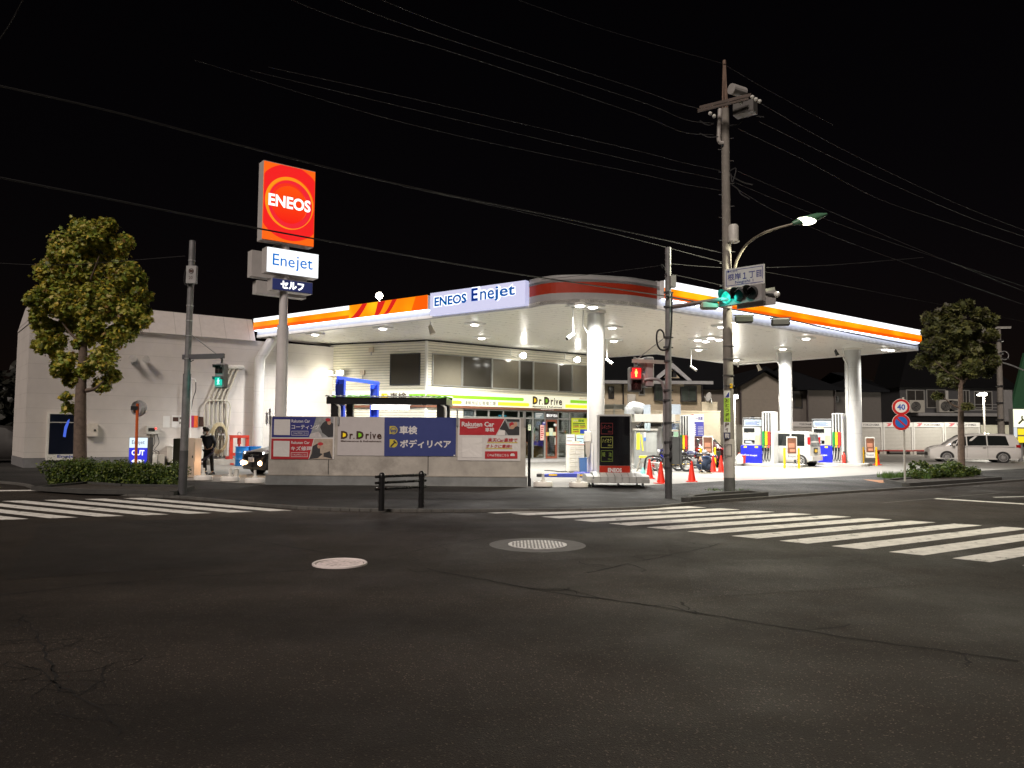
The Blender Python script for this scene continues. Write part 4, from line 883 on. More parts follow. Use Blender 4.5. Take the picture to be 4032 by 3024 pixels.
SR = E('sign_red', (.92, .012, .012), 1.0); SR2 = E('sign_scarlet', (.95, .03, .006), 1.0); SY = E('sign_amber', (1, .3, .006), 1.0); SRP = E('sign_rose', (.9, .015, .03), 1.0)
ring(.465, .68, .02, .03, SR, .033, 'swirl_red'); ring(.415, .47, .0, .02, SY, .036, 'swirl_amber'); ring(.33, .43, .02, .0, SRP, .039, 'swirl_rose'); ring(.30, .345, -.02, .03, SR2, .041, 'swirl_scarlet')
def disc_face(r0, mat, o, oz=0.):
    m = MB(sg, True); m.poly([PS.P(cx + r0 * W * math.cos(i * 6.2832 / 48), cz + oz * W + r0 * W * 1.06 * math.sin(i * 6.2832 / 48), o + .2) for i in range(48)]); m.build('disc', mat, case, recalc=False)
dm = M('sign_disc', (.02, .0, .0), .4, var=0); n, l, b = nd(dm); tc = n.new('ShaderNodeTexCoord'); sp = n.new('ShaderNodeSeparateXYZ'); l.new(tc.outputs['Object'], sp.inputs[0]); mr = n.new('ShaderNodeMapRange'); mr.inputs[1].default_value = cz - .4 * W - .056; mr.inputs[2].default_value = cz + .4 * W - .056; l.new(sp.outputs[2], mr.inputs[0])
cr = n.new('ShaderNodeValToRGB'); cr.color_ramp.elements[0].color = (.95, .012, .008, 1); cr.color_ramp.elements[1].color = (1, .09, .004, 1); l.new(mr.outputs[0], cr.inputs[0]); l.new(cr.outputs[0], b.inputs['Emission Color']); b.inputs['Emission Strength'].default_value = 1
disc_face(.335, dm, .043, -.01)
a0, z0 = cE(272, 597); a1, z1 = cE(735, 590)
m = MB(sg, True); m.text('ENEOS', PS.P(cx - W * .405, z0 + .02, .248), PS.u, ZZ, W * .82, H * .158, .03, 0, 0, 4); m.build('lettering', E('sign_white', (1, .97, .92), 1.5), case, recalc=False)
# white name box
def sbox(nm, x0, yt0, yb0, x1, o0, o1):
    q0, t0 = PS.sz('E', x0, yt0); _, b0 = PS.sz('E', x0, yb0); q1 = PS.sz('E', x1, 1200)[0]
    m = MB(sg, True); m.pr(PS, q0, q1, b0, t0, o0, o1); return m.build(nm, SGB), q0, q1, b0, t0
bx_, q0, q1, b0, t0 = sbox('name_case', 255, 1035, 1310, 815, -.24, .2)
m = MB(sg, True); m.pr(PS, q0 + .015, q1 - .015, b0 + .015, t0 - .015, .202, .22); m.build('face', E('sign_white_face', (.93, .97, 1), 1.35), bx_)
m = MB(sg, True); w_ = q1 - q0; h_ = t0 - b0; m.text('Ene', PS.P(q0 + .11 * w_, b0 + .3 * h_, .224), PS.u, ZZ, .42 * w_, .46 * h_, .004, 0, 0, 3); m.text('jet', PS.P(q0 + .55 * w_, b0 + .17 * h_, .224), PS.u, ZZ, .33 * w_, .6 * h_, .004, 0, 0, 3)
m.build('lettering', M('sign_blue_letter', (.0, .12, .5), .4, var=0, emit=(0, .17, .62), es=.8), bx_, recalc=False)
bx2, q0, q1, b0, t0 = sbox('self_case', 312, 1372, 1500, 757, -.22, .2)
m = MB(sg, True); m.pr(PS, q0 + .015, q1 - .015, b0 + .015, t0 - .015, .202, .215); m.build('face', M('self_navy', (.02, .025, .08), .4, var=0, emit=(.03, .04, .15), es=.5), bx2)
m = MB(sg, True); w_ = q1 - q0; h_ = t0 - b0; m.text('セルフ', PS.P(q0 + .2 * w_, b0 + .16 * h_, .22), PS.u, ZZ, .58 * w_, .68 * h_, .05); m.build('lettering', E('self_white', (1, 1, 1), 1.6), bx2, recalc=False)
# the rear pair of boxes, offset to the back left
for nm, xa, yt, yb, wid in (('rear_case', 118, 1060, 1345, 2.0), ('rear_case', 170, 1390, 1530, 1.8)):
    PR = PL((SP + PS.n * -.75).xy, UR); q0, t0 = PR.sz('E', xa, yt); b0 = PR.sz('E', xa, yb)[1]
    m = MB(sg, True); m.pr(PR, q0, q0 + wid, b0, t0, -.4, 0); m.build(nm, SGB)
for zq in (PS.sz('E', 440, 1010)[1], PS.sz('E', 440, 1360)[1]): m = MB(sg, True); m.obx((SP.x - .1, SP.y - .1, zq - .1), UR * .2, PS.n * -.8, ZZ * .2); m.build('bracket', GALV)

# ---------------------------------------------------------------- shelter and car lift behind the wall
za = 2.93; a = dp('F', 92, 1215, 27.5); b = dp('F', 1322, 1215, 27.5)
sh = T('shelter', 'black framed shelter with a corrugated roof and tube light behind the poster wall', 'shelter', ((a.x + b.x) / 2, 28, .056))
lx = (b.x - a.x) / 2; x0 = -lx; rb = dp('F', 600, 1285, 27.5).z - .056; rt = dp('F', 600, 1203, 27.5).z - .056
m = MB(sh); m.box(x0, lx, -.5, -.4, rb + .02, rt - .02); m.box(x0, lx, 2.3, 2.4, rb + .1, rt + .1); m.box(x0, x0 + .08, -.4, 2.3, rb + .05, rt); m.box(lx - .08, lx, -.4, 2.3, rb + .05, rt); m.build('roof_frame', BLACK)
ROOF = M('corrugated_roof', (.3, .31, .32), .4, .4); groove(ROOF, (1, 0, 0), .18, .02, .6, .6, .03, True)
m = MB(sh); n_ = 44; vs = []
for i in range(n_ + 1):
    x = x0 - .06 + (2 * lx + .12) * i / n_; z = rt + (.035 if i % 2 else 0); vs += [(x, -.58, z), (x, 2.5, z + .12), (x, -.58, z + .01), (x, 2.5, z + .13)]
for i in range(n_): m.f += []
m.add(vs, [(4 * i, 4 * i + 4, 4 * i + 5, 4 * i + 1) for i in range(n_)] + [(4 * i + 2, 4 * i + 3, 4 * i + 7, 4 * i + 6) for i in range(n_)]); m.build('roof', ROOF)
pa = dp('F', 172, 1300, 27.5).x - sh.location.x; pb = dp('F', 1258, 1300, 27.5).x - sh.location.x
for x in (pa, pb):
    m = MB(sh); m.box(x - .13, x + .13, -.45, -.2, 0, rb + .02); m.build('post', BLACK)
    m = MB(sh); m.box(x - .13, x + .13, 2.1, 2.35, 0, rb + .1); m.build('post', BLACK)
    m = MB(sh); s_ = .2; m.tube(catmull([(x + s_, -.47, .3), (x + s_, -.47, rb - .3), (x + s_ - .05, -.45, rb - .05), (x - .1 + s_ - .1, -.43, rb + .05)], 4), .035, 6); m.build('downpipe', WHITE)
ta = dp('F', 553, 1300, 27.5).x - sh.location.x; tb = dp('F', 938, 1300, 27.5).x - sh.location.x
m = MB(sh); m.box(ta - .05, tb + .05, -.42, -.3, rb - .02, rb + .02); fx = m.build('light_fitting', WHITE)
m = MB(sh); m.cyl((ta, -.45, rb - .1), (tb, -.45, rb - .1), .06); m.build('tube', E('tube_light', (1, .93, .98), 12), fx)
lamp('tube_lamp', 'POINT', ((ta + tb) / 2, -.2, rb - .35), 25, (1, .93, .97), sh, .4)
LB = M('lift_blue', (.012, .05, .5), .4, var=.1)
p1 = dp('F', 238, 1400, 32.5); p2 = dp('F', 588, 1400, 36); lf = T('car_lift', 'tall royal blue two post car lift standing behind the shelter roof', 'car lift', ((p1.x + p2.x) / 2, 33.2, .056))
ht = dp('F', 238, 1003, 32.5).z - .056
for p, dx in ((p1, 1), (p2, -1)):
    q = V((p.x, p.y, .056)) - LOC[lf.name]
    m = MB(lf); m.box(q.x - .18, q.x + .18, q.y - .05, q.y + .05, 0, ht - .1); m.box(q.x - .18, q.x - .14, q.y - .3, q.y - .05, 0, ht - .1); m.box(q.x + .14, q.x + .18, q.y - .3, q.y - .05, 0, ht - .1); m.box(q.x - .5, q.x + .5, q.y - .45, q.y + .25, 0, .04); po = m.build('column', LB)
    m = MB(lf); m.box(q.x - .13, q.x + .13, q.y - .24, q.y - .06, ht - 1.2, ht - .3); m.build('carriage', M('lift_dark_blue', (.01, .025, .2), .4), po)
    m = MB(lf); m.tube([q + V((0, -.3, 1.3)), q + V((dx * .9, -.7, 1.3))], .07, 6); m.build('arm', LB, po)
a = V((p1.x, p1.y, .056)) - LOC[lf.name]; b = V((p2.x, p2.y, .056)) - LOC[lf.name]
m = MB(lf); m.obx(a + ZZ * (ht - .1) - V((.18, .12, 0)), (b - a) + V((.36, 0, 0)), (0, .24, 0), (0, 0, .15)); m.build('cross_beam', LB)
# ---------------------------------------------------------------- street furniture
POLE = M('pole_grey', (.2, .2, .205), .5, .3, var=.22, scale=5)
def place_pole(c, xb, yb, xt, yt, name, lab, cat):
    b = gp(c, xb, yb, .05); t = dp(c, xt, yt, b.y); r = T(name, lab, cat, b); return r, b, t
def band(m, b, t, f, r0, h=.05):
    p = b.lerp(t, f); d = (t - b).normalized(); m.cyl(p - d * h / 2, p + d * h / 2, r0)
# left leaning signal pole
r, b, t = place_pole('P', 882, 1532, 932, 305, 'signal_pole', 'leaning dark grey pole carrying a green walking signal on a short arm', 'signal pole')
LP_b, LP_t = b, t
m = MB(r, True); k = b.lerp(t, .47); m.tube([b, k], .098, 16); m.tube([k, t], .078, 16); m.build('shaft', POLE, smooth=True)
m = MB(r, True); m.tube([b, b.lerp(t, .17)], .103, 16); m.build('wrap', M('pole_wrap', (.07, .07, .075), .6, var=.2))
m = MB(r, True)
for f in (.19, .45, .53, .62, .68, .74, .83, .92): band(m, b, t, f, .095 if f < .47 else .088, .03)
m.build('strap', GALV)
q = dp('P', 928, 465, b.y - .1); m = MB(r, True); m.box(q.x - .12, q.x + .13, q.y - .06, q.y + .06, q.z - .25, q.z + .2); bxo = m.build('box', M('box_grey', (.33, .33, .33), .5, var=.1))
m = MB(r, True); m.torus(q + V((.01, -.062, .06)), (0, 1, 0), .06, .008, 14, 5); m.box(q.x - .03, q.x + .05, q.y - .066, q.y - .061, q.z + .03, q.z + .09); m.text('20', q + V((-.05, -.062, -.15)), V((1, 0, 0)), ZZ, .1, .08); m.build('mark', INK, bxo)
a0 = dp('P', 885, 868, b.y); a1 = dp('P', 1085, 862, b.y - .1); m = MB(r, True); m.obx(a0 - V((0, .05, .06)), a1 - a0, (0, .1, 0), (0, 0, .12)); m.build('arm', M('arm_dark', (.1, .1, .11), .5, .3))
m = MB(r, True); m.tube([dp('P', 926, 760, b.y), dp('P', 1050, 855, b.y - .08)], .012, 5); m.build('stay_wire', GALV)
m = MB(r, True); m.tube(catmull([dp('P', 918, 872, b.y - .1), dp('P', 922, 888, b.y - .12), dp('P', 938, 882, b.y - .1)], 5), .012, 5); m.build('cable_loop', RUBBER); m = MB(r, True); m.tube(catmull([dp('P', x, y, b.y - .12) for x, y in ((903, 435), (893, 470), (893, 510), (905, 520))], 5), .015, 5); m.build('cable_loop', RUBBER)
def ped_signal(c, box, lab, d, lit, yaw, group=None):
    x0, y0, x1, y1 = box; a = dp(c, x0, y1, d); e = dp(c, x1, y0, d); w_ = (e.x - a.x) / 2; h = e.z - a.z
    r = T('pedestrian_signal', lab, 'signal', ((a.x + e.x) / 2, d, a.z), rz=yaw)
    m = MB(r); m.bev(-w_, w_, -.02, .22, 0, h, .03); hs = m.build('housing', M('signal_grey', (.26, .26, .27), .5, var=.1))
    m = MB(r); m.tube(catmull([(0, .08, h), (.02, .08, h + .1), (-.02, .08, h + .16), (0, .08, h + .26)], 4), .03, 6); m.build('hanger', GREYM, hs)
    for k, (zc_, on) in enumerate(((h * .27, lit == 'g'), (h * .75, lit == 'r'))):
        s_ = min(w_ * .8, h * .2); zq = zc_
        m = MB(r)
        for q in ((-s_ - .02, -s_, zq - s_, zq + s_), (s_, s_ + .02, zq - s_, zq + s_)): m.box(q[0], q[1], -.12, -.02, q[2] + .15, q[3])
        m.box(-s_ - .02, s_ + .02, -.13, -.02, zq + s_, zq + s_ + .02); vz = m.build('visor', M('visor_dark', (.05, .05, .055), .5), hs)
        col = {(0, 0): (.012, .014, .014), (1, 0): (.012, .012, .012)}.get((k, 0))
        m = MB(r); m.box(-s_, s_, -.035, -.021, zq - s_, zq + s_)
        ln = m.build('lens', (E('walk_green', (.0, .55, .38), 1.0) if k == 0 else E('stop_red', (1, .01, .015), 1.5)) if on else M('lens_off', (.02, .012, .012), .2), hs)
        fg = MB(r); H_ = s_ * 1.6; z_ = zq - s_ * .8
        fg.poly([(x, -.037, z) for x, z in [(H_ * .09 * math.cos(t), z_ + H_ * .9 + H_ * .09 * math.sin(t)) for t in [i * .785 for i in range(8)]]])
        if k: fg.poly([(x * H_, -.037, z_ + z * H_) for x, z in ((-.14, .78), (-.19, .42), (-.11, .42), (-.1, 0), (.1, 0), (.11, .42), (.19, .42), (.14, .78))])
        else: fg.poly([(x * H_, -.037, z_ + z * H_) for x, z in ((-.1, .78), (-.24, .5), (-.18, .46), (-.09, .6), (-.09, .4), (-.2, 0), (-.1, 0), (.01, .3), (.12, 0), (.22, 0), (.1, .4), (.09, .62), (.2, .5), (.24, .55), (.1, .78))])
        fg.build('figure', (E('walk_pale', (.45, 1, .85), 2.2) if k == 0 else E('stop_amber', (1, .62, .12), 2.2)) if on else M('figure_off', (.04, .02, .02), .4), ln, recalc=False)
        if on: lamp('signal_lamp', 'POINT', (0, -.3, zq), 3.5 if k == 0 else 5, (.1, 1, .75) if k == 0 else (1, .1, .08), r, .1)
    return r
ped_signal('P', (1035, 898, 1087, 1018), 'pedestrian signal with a lit green walking figure, hung from the leaning pole', LP_b.y - .05, 'g', -.22)
# right signal pole
r, b, t = place_pole('U', 367, 1520, 361, -45, 'signal_pole', 'straight grey signal pole with control boxes in front of the canopy', 'signal pole')
t = dp('X', 197, 1168, b.y); RP = b; RPr = r
m = MB(r, True); m.tube([b, t], [.088, .076], 16); m.build('shaft', POLE, smooth=True)
m = MB(r, True); m.tube([b, b.lerp(t, .16)], .092, 16); m.build('wrap', MATS['pole_wrap'])
m = MB(r, True)
for x, y in ((360, 240), (360, 330), (360, 520), (358, 582), (358, 668), (358, 848), (358, 910), (362, 1050), (362, 1170), (362, 1250), (362, 1330)):
    q = dp('U', x, y, b.y); m.cyl(q - ZZ * .022, q + ZZ * .022, .1, n=14); m.box(q.x + .08, q.x + .15, q.y - .02, q.y + .02, q.z - .015, q.z + .015)
m.build('strap', M('strap_dark', (.06, .06, .065), .5, .3))
q0 = dp('U', 382, 1138, b.y - .1); q1 = dp('U', 442, 1308, b.y - .1); m = MB(r, True); m.box(q0.x, q1.x, b.y - .28, b.y + .05, q1.z, q0.z); bo = m.build('control_box', M('control_box', (.19, .21, .215), .5, var=.1))
m = MB(r, True); m.box(q0.x + .17, q0.x + .18, b.y - .284, b.y - .281, q1.z + .02, q0.z - .02); m.text('M04-30', V((q0.x + .2, b.y - .285, q0.z - .33)), V((1, 0, 0)), ZZ, .16, .05); m.build('seam', DARKM, bo)
m = MB(r, True)
for z in (q0.z - .2, q1.z + .2): m.cyl((q0.x - .005, b.y - .12, z), (q0.x - .04, b.y - .12, z), .1, n=12)
m.build('gland', DARKM, bo)
q0 = dp('U', 376, 138, b.y - .12); q1 = dp('U', 408, 208, b.y - .12); m = MB(r, True); m.box(q0.x, q1.x, b.y - .24, b.y - .04, q1.z, q0.z); m.build('junction_box', M('junction_beige', (.42, .41, .37), .5, var=.1))
a0 = dp('U', 140, 664, b.y); a1 = dp('U', 385, 674, b.y); m = MB(r, True); m.obx(a0 - V((0, .04, .05)), a1 - a0, (0, .08, 0), (0, 0, .09)); m.build('arm', M('arm_pale', (.33, .33, .3), .5, .2))
m = MB(r, True); m.tube([dp('U', 170, 655, b.y), dp('U', 332, 530, b.y)], .012, 5); m.build('stay_wire', GALV)
m = MB(r, True); m.tube(catmull([dp('U', x, y, b.y + .05) for x, y in ((215, 782), (255, 776), (300, 780), (326, 800), (338, 840), (340, 900), (342, 1320))], 5), .035, 8); m.build('conduit_arm', M('conduit_grey', (.3, .3, .31), .45, .4))
m = MB(r, True); m.tube(catmull([dp('U', x, y, b.y - .12) for x, y in ((340, 520), (335, 490), (318, 472), (300, 480), (293, 510), (297, 560), (315, 592), (345, 598), (368, 580), (380, 520), (386, 420), (388, 320), (388, 240))], 5), .022, 6); m.build('cable_loop', RUBBER); m = MB(r, True); m.tube(catmull([dp('U', x, y, b.y - .12) for x, y in ((352, 120), (340, 80), (322, 65), (330, 90))], 5), .014, 5); m.build('cable_loop', RUBBER)
ga = dp('M', 200, 925, b.y); gb = dp('M', 1060, 790, 19.0); m = MB(r, True); m.tube([ga, gb], .055, 8); m.build('signal_arm', M('arm_red_grey', (.16, .12, .115), .5, .3))
m = MB(r, True); q = dp('M', 850, 905, 19.2); m.bev(q.x - .22, q.x + .22, q.y - .12, q.y + .12, q.z - .09, q.z + .09, .04); m.build('detector', M('detector', (.4, .42, .33), .5))
ped_signal('U', (124, 703, 203, 856), 'pedestrian signal with a lit red standing figure, hung from the straight pole', b.y - .05, 'r', .12)
q0 = dp('U', 200, 720, b.y); r2 = T('pedestrian_signal', 'unlit pedestrian signal turned away behind the red one', 'signal', dp('U', 216, 830, b.y + .25), rz=-1.4)
m = MB(r2); m.bev(-.2, .2, -.02, .2, 0, .78, .03); hs = m.build('housing', MATS['signal_grey'])
for z in (.2, .58): m = MB(r2); m.tube([V((0, -.02, z)), V((0, -.22, z))], [.17, .18], 12); m.build('visor', M('signal_pale', (.36, .34, .34), .5), hs)
# vehicle signal
gc = dp('M', 1160, 757, 19.0); zc_ = gc.z; rc = gp('M', 1600, 682, zc_)
u = V((rc.x - gc.x, rc.y - gc.y, 0)); sp_ = u.length / 2; u.normalize(); nn = V((u.y, -u.x, 0)); nn = nn if nn.dot(-gc) > 0 else -nn
ts = T('traffic_signal', 'horizontal traffic signal showing green under the street name plate', 'traffic signal', gc)
m = MB(ts, True); m.obx(gc - u * .26 - nn * .16 - ZZ * .2, u * (2 * sp_ + .52), nn * .15, ZZ * .4); hs = m.build('housing', M('signal_case', (.3, .29, .29), .5, var=.1))
for k, on in enumerate((1, 0, 0)):
    q = gc + u * sp_ * k
    m = MB(ts, True); m.cyl(q - nn * .01, q + nn * .03, .155, .15, 20); ln = m.build('lens', glow_mat('go_green', (.0, .5, .36), (.0, .72, .58), (.12, .95, .8), 1.15, 7) if on else M('lens_dark', (.02, .022, .022), .15, spec=.7), hs)
    m = MB(ts, True); rr = .175; pts = [-.35 + i * (math.pi + .7) / 14 for i in range(15)]
    vs = [q + u * rr * math.cos(t_) + ZZ * rr * math.sin(t_) for t_ in pts]; L_ = .24
    m.add(vs + [v + nn * L_ * (.35 + .65 * max(0, math.sin(t_))) for v, t_ in zip(vs, pts)], [(i, i + 1, i + 16, i + 15) for i in range(14)]); m.build('visor', M('visor_black', (.03, .032, .032), .5), hs, recalc=False)
lamp('signal_lamp', 'POINT', (nn * .25), 9, (.05, 1, .8), ts, .12)
q = rc + u * .6 - nn * .5
r3 = T('traffic_signal', 'second traffic signal seen from behind, to the right of the green one', 'traffic signal', q)
e0 = dp('M', 1350, 905, 18.9); e1 = dp('M', 2010, 700, 18.4)
m = MB(r3, True); a = dp('M', 1345, 880, 18.95); bq = dp('M', 2010, 780, 18.2); m.obx(a - ZZ * .11, V((bq.x - a.x, bq.y - a.y, 0)), (0, .06, 0), ZZ * .34); hs = m.build('housing', MATS['signal_case'])
m = MB(r3, True); m.obx(dp('M', 1790, 770, 18.55), V((dp('M', 2010, 750, 18.2).x - dp('M', 1790, 770, 18.55).x, -.3, 0)), (0, .1, 0), ZZ * .22); m.build('back_plate', M('signal_pale_green', (.42, .45, .38), .5), hs)
m = MB(r3, True); m.ball(dp('M', 2030, 705, 18.2), .075); m.build('cap', WHITE, hs)
m = MB(r3, True); m.tube([dp('M', 1760, 665, 18.5), dp('M', 1860, 695, 18.35), dp('M', 2000, 725, 18.2)], .035, 8); m.build('mount', DARKM, hs)
m = MB(r3, True); m.tube([gb, gb + V((.5, -.1, -.02)), rc - nn * .25], .05, 8); m.build('bracket', MATS['signal_case'])
pl0 = dp('M', 1122, 598, 19.05); pl1 = dp('M', 1815, 510, 18.35); tl = dp('M', 1103, 272, 19.05)
uu = V((pl1.x - pl0.x, pl1.y - pl0.y, 0)); wpl = uu.length; PN = PL(pl0.xy, uu.xy)
np_ = T('street_name_plate', 'white street name plate with blue lettering over the green traffic signal', 'sign', pl0)
hp = tl.z - pl0.z; z0 = pl0.z - .0
m = MB(np_, True); m.pr(PN, 0, wpl, z0, z0 + hp, -.03, 0); pt = m.build('plate', M('plate_white', (.55, .55, .56), .5, var=.05))
NB = M('plate_navy', (.02, .03, .22), .5, var=0)
m = MB(np_, True); bw = .014
for q in ((.04, wpl - .04, .04, .04 + bw), (.3, wpl - .04, hp - .04 - bw, hp - .04), (.04, .04 + bw, .04, hp - .04), (wpl - .04 - bw, wpl - .04, .12, hp - .04)): m.pr(PN, q[0], q[1], z0 + q[2], z0 + q[3], .001, .002)
m.build('border', NB, pt)
for tx, q0, q1, r0, r1, bd in (('根岸', .08, .42, .36, .72, .012), ('１', .47, .56, .36, .7, .02), ('丁目', .62, .93, .36, .72, .012), ('Negishi 1', .27, .73, .12, .31, .012), ('町田市', .14, .34, .79, .92, .01), ('MACHIDA CITY', .66, .92, .045, .085, 0)):
    m = MB(np_, True); m.text(tx, PN.P(wpl * q0, z0 + hp * r0, .003), PN.u, ZZ, wpl * (q1 - q0), hp * (r1 - r0), bd); m.build('lettering', NB if tx[0] != 'M' else GRYT, pt, recalc=False)
m = MB(np_, True); q = PN.P(wpl * .1, z0 + hp * .86, .003); m.cyl(q, q + PN.n * .002, .03); m.build('city_mark', NB, pt)
m = MB(np_, True)
for f in (.25, .75): m.cyl(PN.P(wpl * f, z0 - .25, -.08), PN.P(wpl * f, z0 + hp * .8, -.05), .02)
m.build('mount', GALV)
# utility pole
up = gp('H', 892, 1636, .05); ut = dp('X', 535, 345, up.y); us = dp('X', 531, 82, up.y)
UPM = M('utility_concrete', (.2, .185, .165), .8, var=.2, scale=3, bump=.1)
u_ = T('utility_pole', 'tall concrete utility pole with crossarm, transformer and advert plates', 'utility pole', up)
m = MB(u_, True); m.tube([up, up.lerp(ut, .5), ut], [.15, .125, .11], 20); m.build('shaft', UPM, smooth=True)
m = MB(u_, True)
for q in (-.09, .09): m.tube([ut + V((q, 0, -.5)), us + V((q * .25, 0, 0))], .025, 6)
m.tube([ut + V((0, -.08, -.5)), us], .025, 6); m.cyl(us, us + ZZ * .12, .05); m.build('top_spike', M('rusty_steel', (.18, .12, .09), .7, .2, var=.3))
def lp(f0, f1, ex, mat, nm):
    m = MB(u_, True); a = up.lerp(ut, f0); b = up.lerp(ut, f1); r_ = lambda f: .15 - .045 * f + ex
    m.tube([a, b], [r_(f0), r_(f1)], 20); return m.build(nm, mat, smooth=True)
fz = lambda c, x, y: (dp(c, x, y, up.y).z - up.z) / (ut.z - up.z)
f1 = fz('H', 890, 1470); f2 = fz('H', 885, 1045); f3 = fz('H', 880, 515)
lp(.0, f1, .004, M('pole_wrap_dark', (.1, .105, .1), .6, var=.2), 'wrap'); lp(f1 + .001, f2, .006, M('pole_sheet_pale', (.42, .4, .37), .6, var=.1), 'pale_sheet')
m = MB(u_, True); q = dp('H', 878, 1168, up.y - .16)
for e in ((-.1, -.09, -.16, .16), (.09, .1, -.16, .16), (-.1, .1, .15, .16), (-.1, .1, -.16, -.15)): m.box(q.x + e[0], q.x + e[1], q.y, q.y + .01, q.z + e[2], q.z + e[3])
m.build('stencil_frame', DARKM)
def plate(y0, y1, mat, tx, ink, bold=.01, vert=True):
    a = dp('H', 828, y0, up.y - .155); b = dp('H', 900, y1, up.y - .155); m = MB(u_, True)
    n = 8; w_ = b.x - a.x; pts = [(a.x + w_ * i / n, up.y - .158 - .02 * math.sin(math.pi * i / n)) for i in range(n + 1)]
    m.add([(x, y, z) for x, y in pts for z in (b.z, a.z)], [(2 * i, 2 * i + 2, 2 * i + 3, 2 * i + 1) for i in range(n)]); p_ = m.build('advert_plate', mat, recalc=False)
    if tx:
        m = MB(u_, True); hh = (a.z - b.z) / len(tx)
        for i, ch in enumerate(tx): m.text(ch, (a.x + w_ * .2, up.y - .182, a.z - hh * (i + .88)), V((1, 0, 0)), ZZ, w_ * .6, hh * .76, bold)
        m.build('lettering', ink, p_, recalc=False)
plate(520, 600, M('advert_white', (.55, .55, .55), .5), '◢', NB); plate(602, 860, M('advert_green', (.35, .55, .06), .5), 'おとう療科', INK)
plate(862, 975, MATS['advert_white'], 'P↑', INK, .02); plate(977, 1044, M('advert_dark', (.05, .05, .1), .5), '院', PWT)
m = MB(u_, True)
for x, y in ((880, 40), (880, 180), (880, 355), (884, 470)): q = dp('H', x, y, up.y); m.cyl(q - ZZ * .015, q + ZZ * .015, .155, n=18)
for k in range(16): f = .5 + k * .03; q = up.lerp(ut, f); m.cyl(q, q + V(((-1) ** k * .22, -.05, 0)), .01, n=5)
m.build('strap', M('strap_steel', (.12, .12, .12), .5, .4))
q = dp('H', 908, 468, up.y - .15); m = MB(u_, True); m.box(q.x - .03, q.x + .04, q.y, q.y + .02, q.z - .06, q.z + .06); m.build('yellow_tag', YELP)
m = MB(u_, True); q = dp('X', 585, 1075, up.y - .15); m.lathe(q - ZZ * .3, [(.16, 0), (.17, .03), (.14, .04), (.14, .45), (.11, .5)], 18); m.build('cylinder_unit', M('unit_white', (.5, .49, .46), .5), smooth=True)
m = MB(u_, True); m.tube(catmull([dp('X', x, y, up.y - .1) for x, y in ((505, 345), (500, 440), (497, 520), (505, 545), (525, 548))], 4), .055, 8); m.build('riser_conduit', M('conduit_pale', (.4, .38, .36), .5))
m = MB(u_, True); ca = dp('X', 385, 343, up.y - .35); cb = dp('X', 690, 268, up.y - 1.1)
for k in (0, .22): m.obx(ca + V((0, k, 0)), cb - ca, (0, .07, 0), (0, 0, .08))
m.build('crossarm', M('crossarm_rust', (.08, .06, .05), .6, .3, var=.25))
m = MB(u_, True); q0 = dp('X', 578, 378, up.y - .5); m.obx(dp('X', 582, 385, up.y - .4), V((.46, -.35, 0)), V((.2, .26, 0)), ZZ * .34); m.build('transformer', M('transformer_grey', (.11, .105, .1), .5, var=.1))
m = MB(u_, True); q = dp('X', 572, 225, up.y - .5); m.tube([q, q + V((.42, .25, 0))], [.15, .15], 16); m.build('switch_drum', M('drum_white', (.33, .32, .31), .5))
m = MB(u_, True)
for c, x, y, d in (('X', 697, 275, -1.1), ('X', 718, 288, -1.15), ('X', 740, 300, -1.2), ('X', 447, 372, -.5), ('X', 470, 388, -.45), ('X', 630, 308, -.8)): m.ball(dp(c, x, y, up.y + d), .055, 10, 6)
m.build('insulator', M('porcelain', (.6, .6, .56), .2, var=0))
m = MB(u_, True)
for pts in (((700, 355), (720, 385), (765, 392)), ((655, 372), (625, 430), (560, 445)), ((470, 430), (430, 440), (385, 415)), ((495, 510), (440, 512), (385, 490)), ((560, 715), (600, 700), (580, 780), (570, 730)), ((565, 740), (640, 780), (700, 795)), ((575, 795), (610, 820), (630, 850), (680, 880))): m.tube(catmull([dp('X', x, y, up.y - .25) for x, y in pts], 6), .018, 5)
m.build('jumper_cable', RUBBER)
# street lamp on the pole
lq = dp('X', 1000, 1005, 20); sl_ = T('street_lamp', 'lit street lamp on a long curved arm fixed to the utility pole', 'street lamp', dp('X', 595, 1285, up.y - .15))
arm = catmull([dp('X', 590, 1300, up.y - .16), dp('X', 610, 1235, up.y - .25), dp('X', 660, 1155, up.y - .45), dp('X', 740, 1095, 20.4), dp('X', 830, 1058, 20.2), dp('X', 940, 1028, 20)], 6)
m = MB(sl_, True); m.tube(arm, [.045 - .015 * i / len(arm) for i in range(len(arm))], 8); m.build('arm', M('arm_brown_grey', (.2, .18, .14), .5, .3), smooth=True)
ax = (dp('X', 1055, 995, 20) - dp('X', 930, 1030, 20)); ax.normalize()
m = MB(sl_, True); q = dp('X', 935, 1026, 20); m.tube([q, q + ax * .25, q + ax * .7, q + ax * .95], [.05, .11, .1, .03], 10); hd = m.build('head', M('lamp_head_green', (.08, .2, .12), .4), smooth=True)
m = MB(sl_, True); q2 = q + ax * .18 - ZZ * .07; m.ball(q + ax * .38 - ZZ * .03, (.27, .13, .115), 16, 10); m.build('lens', E('street_lens', (1, .98, .72), 5), hd)
lamp('street_lamp_light', 'SPOT', q + ax * .4 - ZZ * .2 - LOC[sl_.name], 2000, (1, .94, .7), sl_, .12, angle=176, blend=.2)
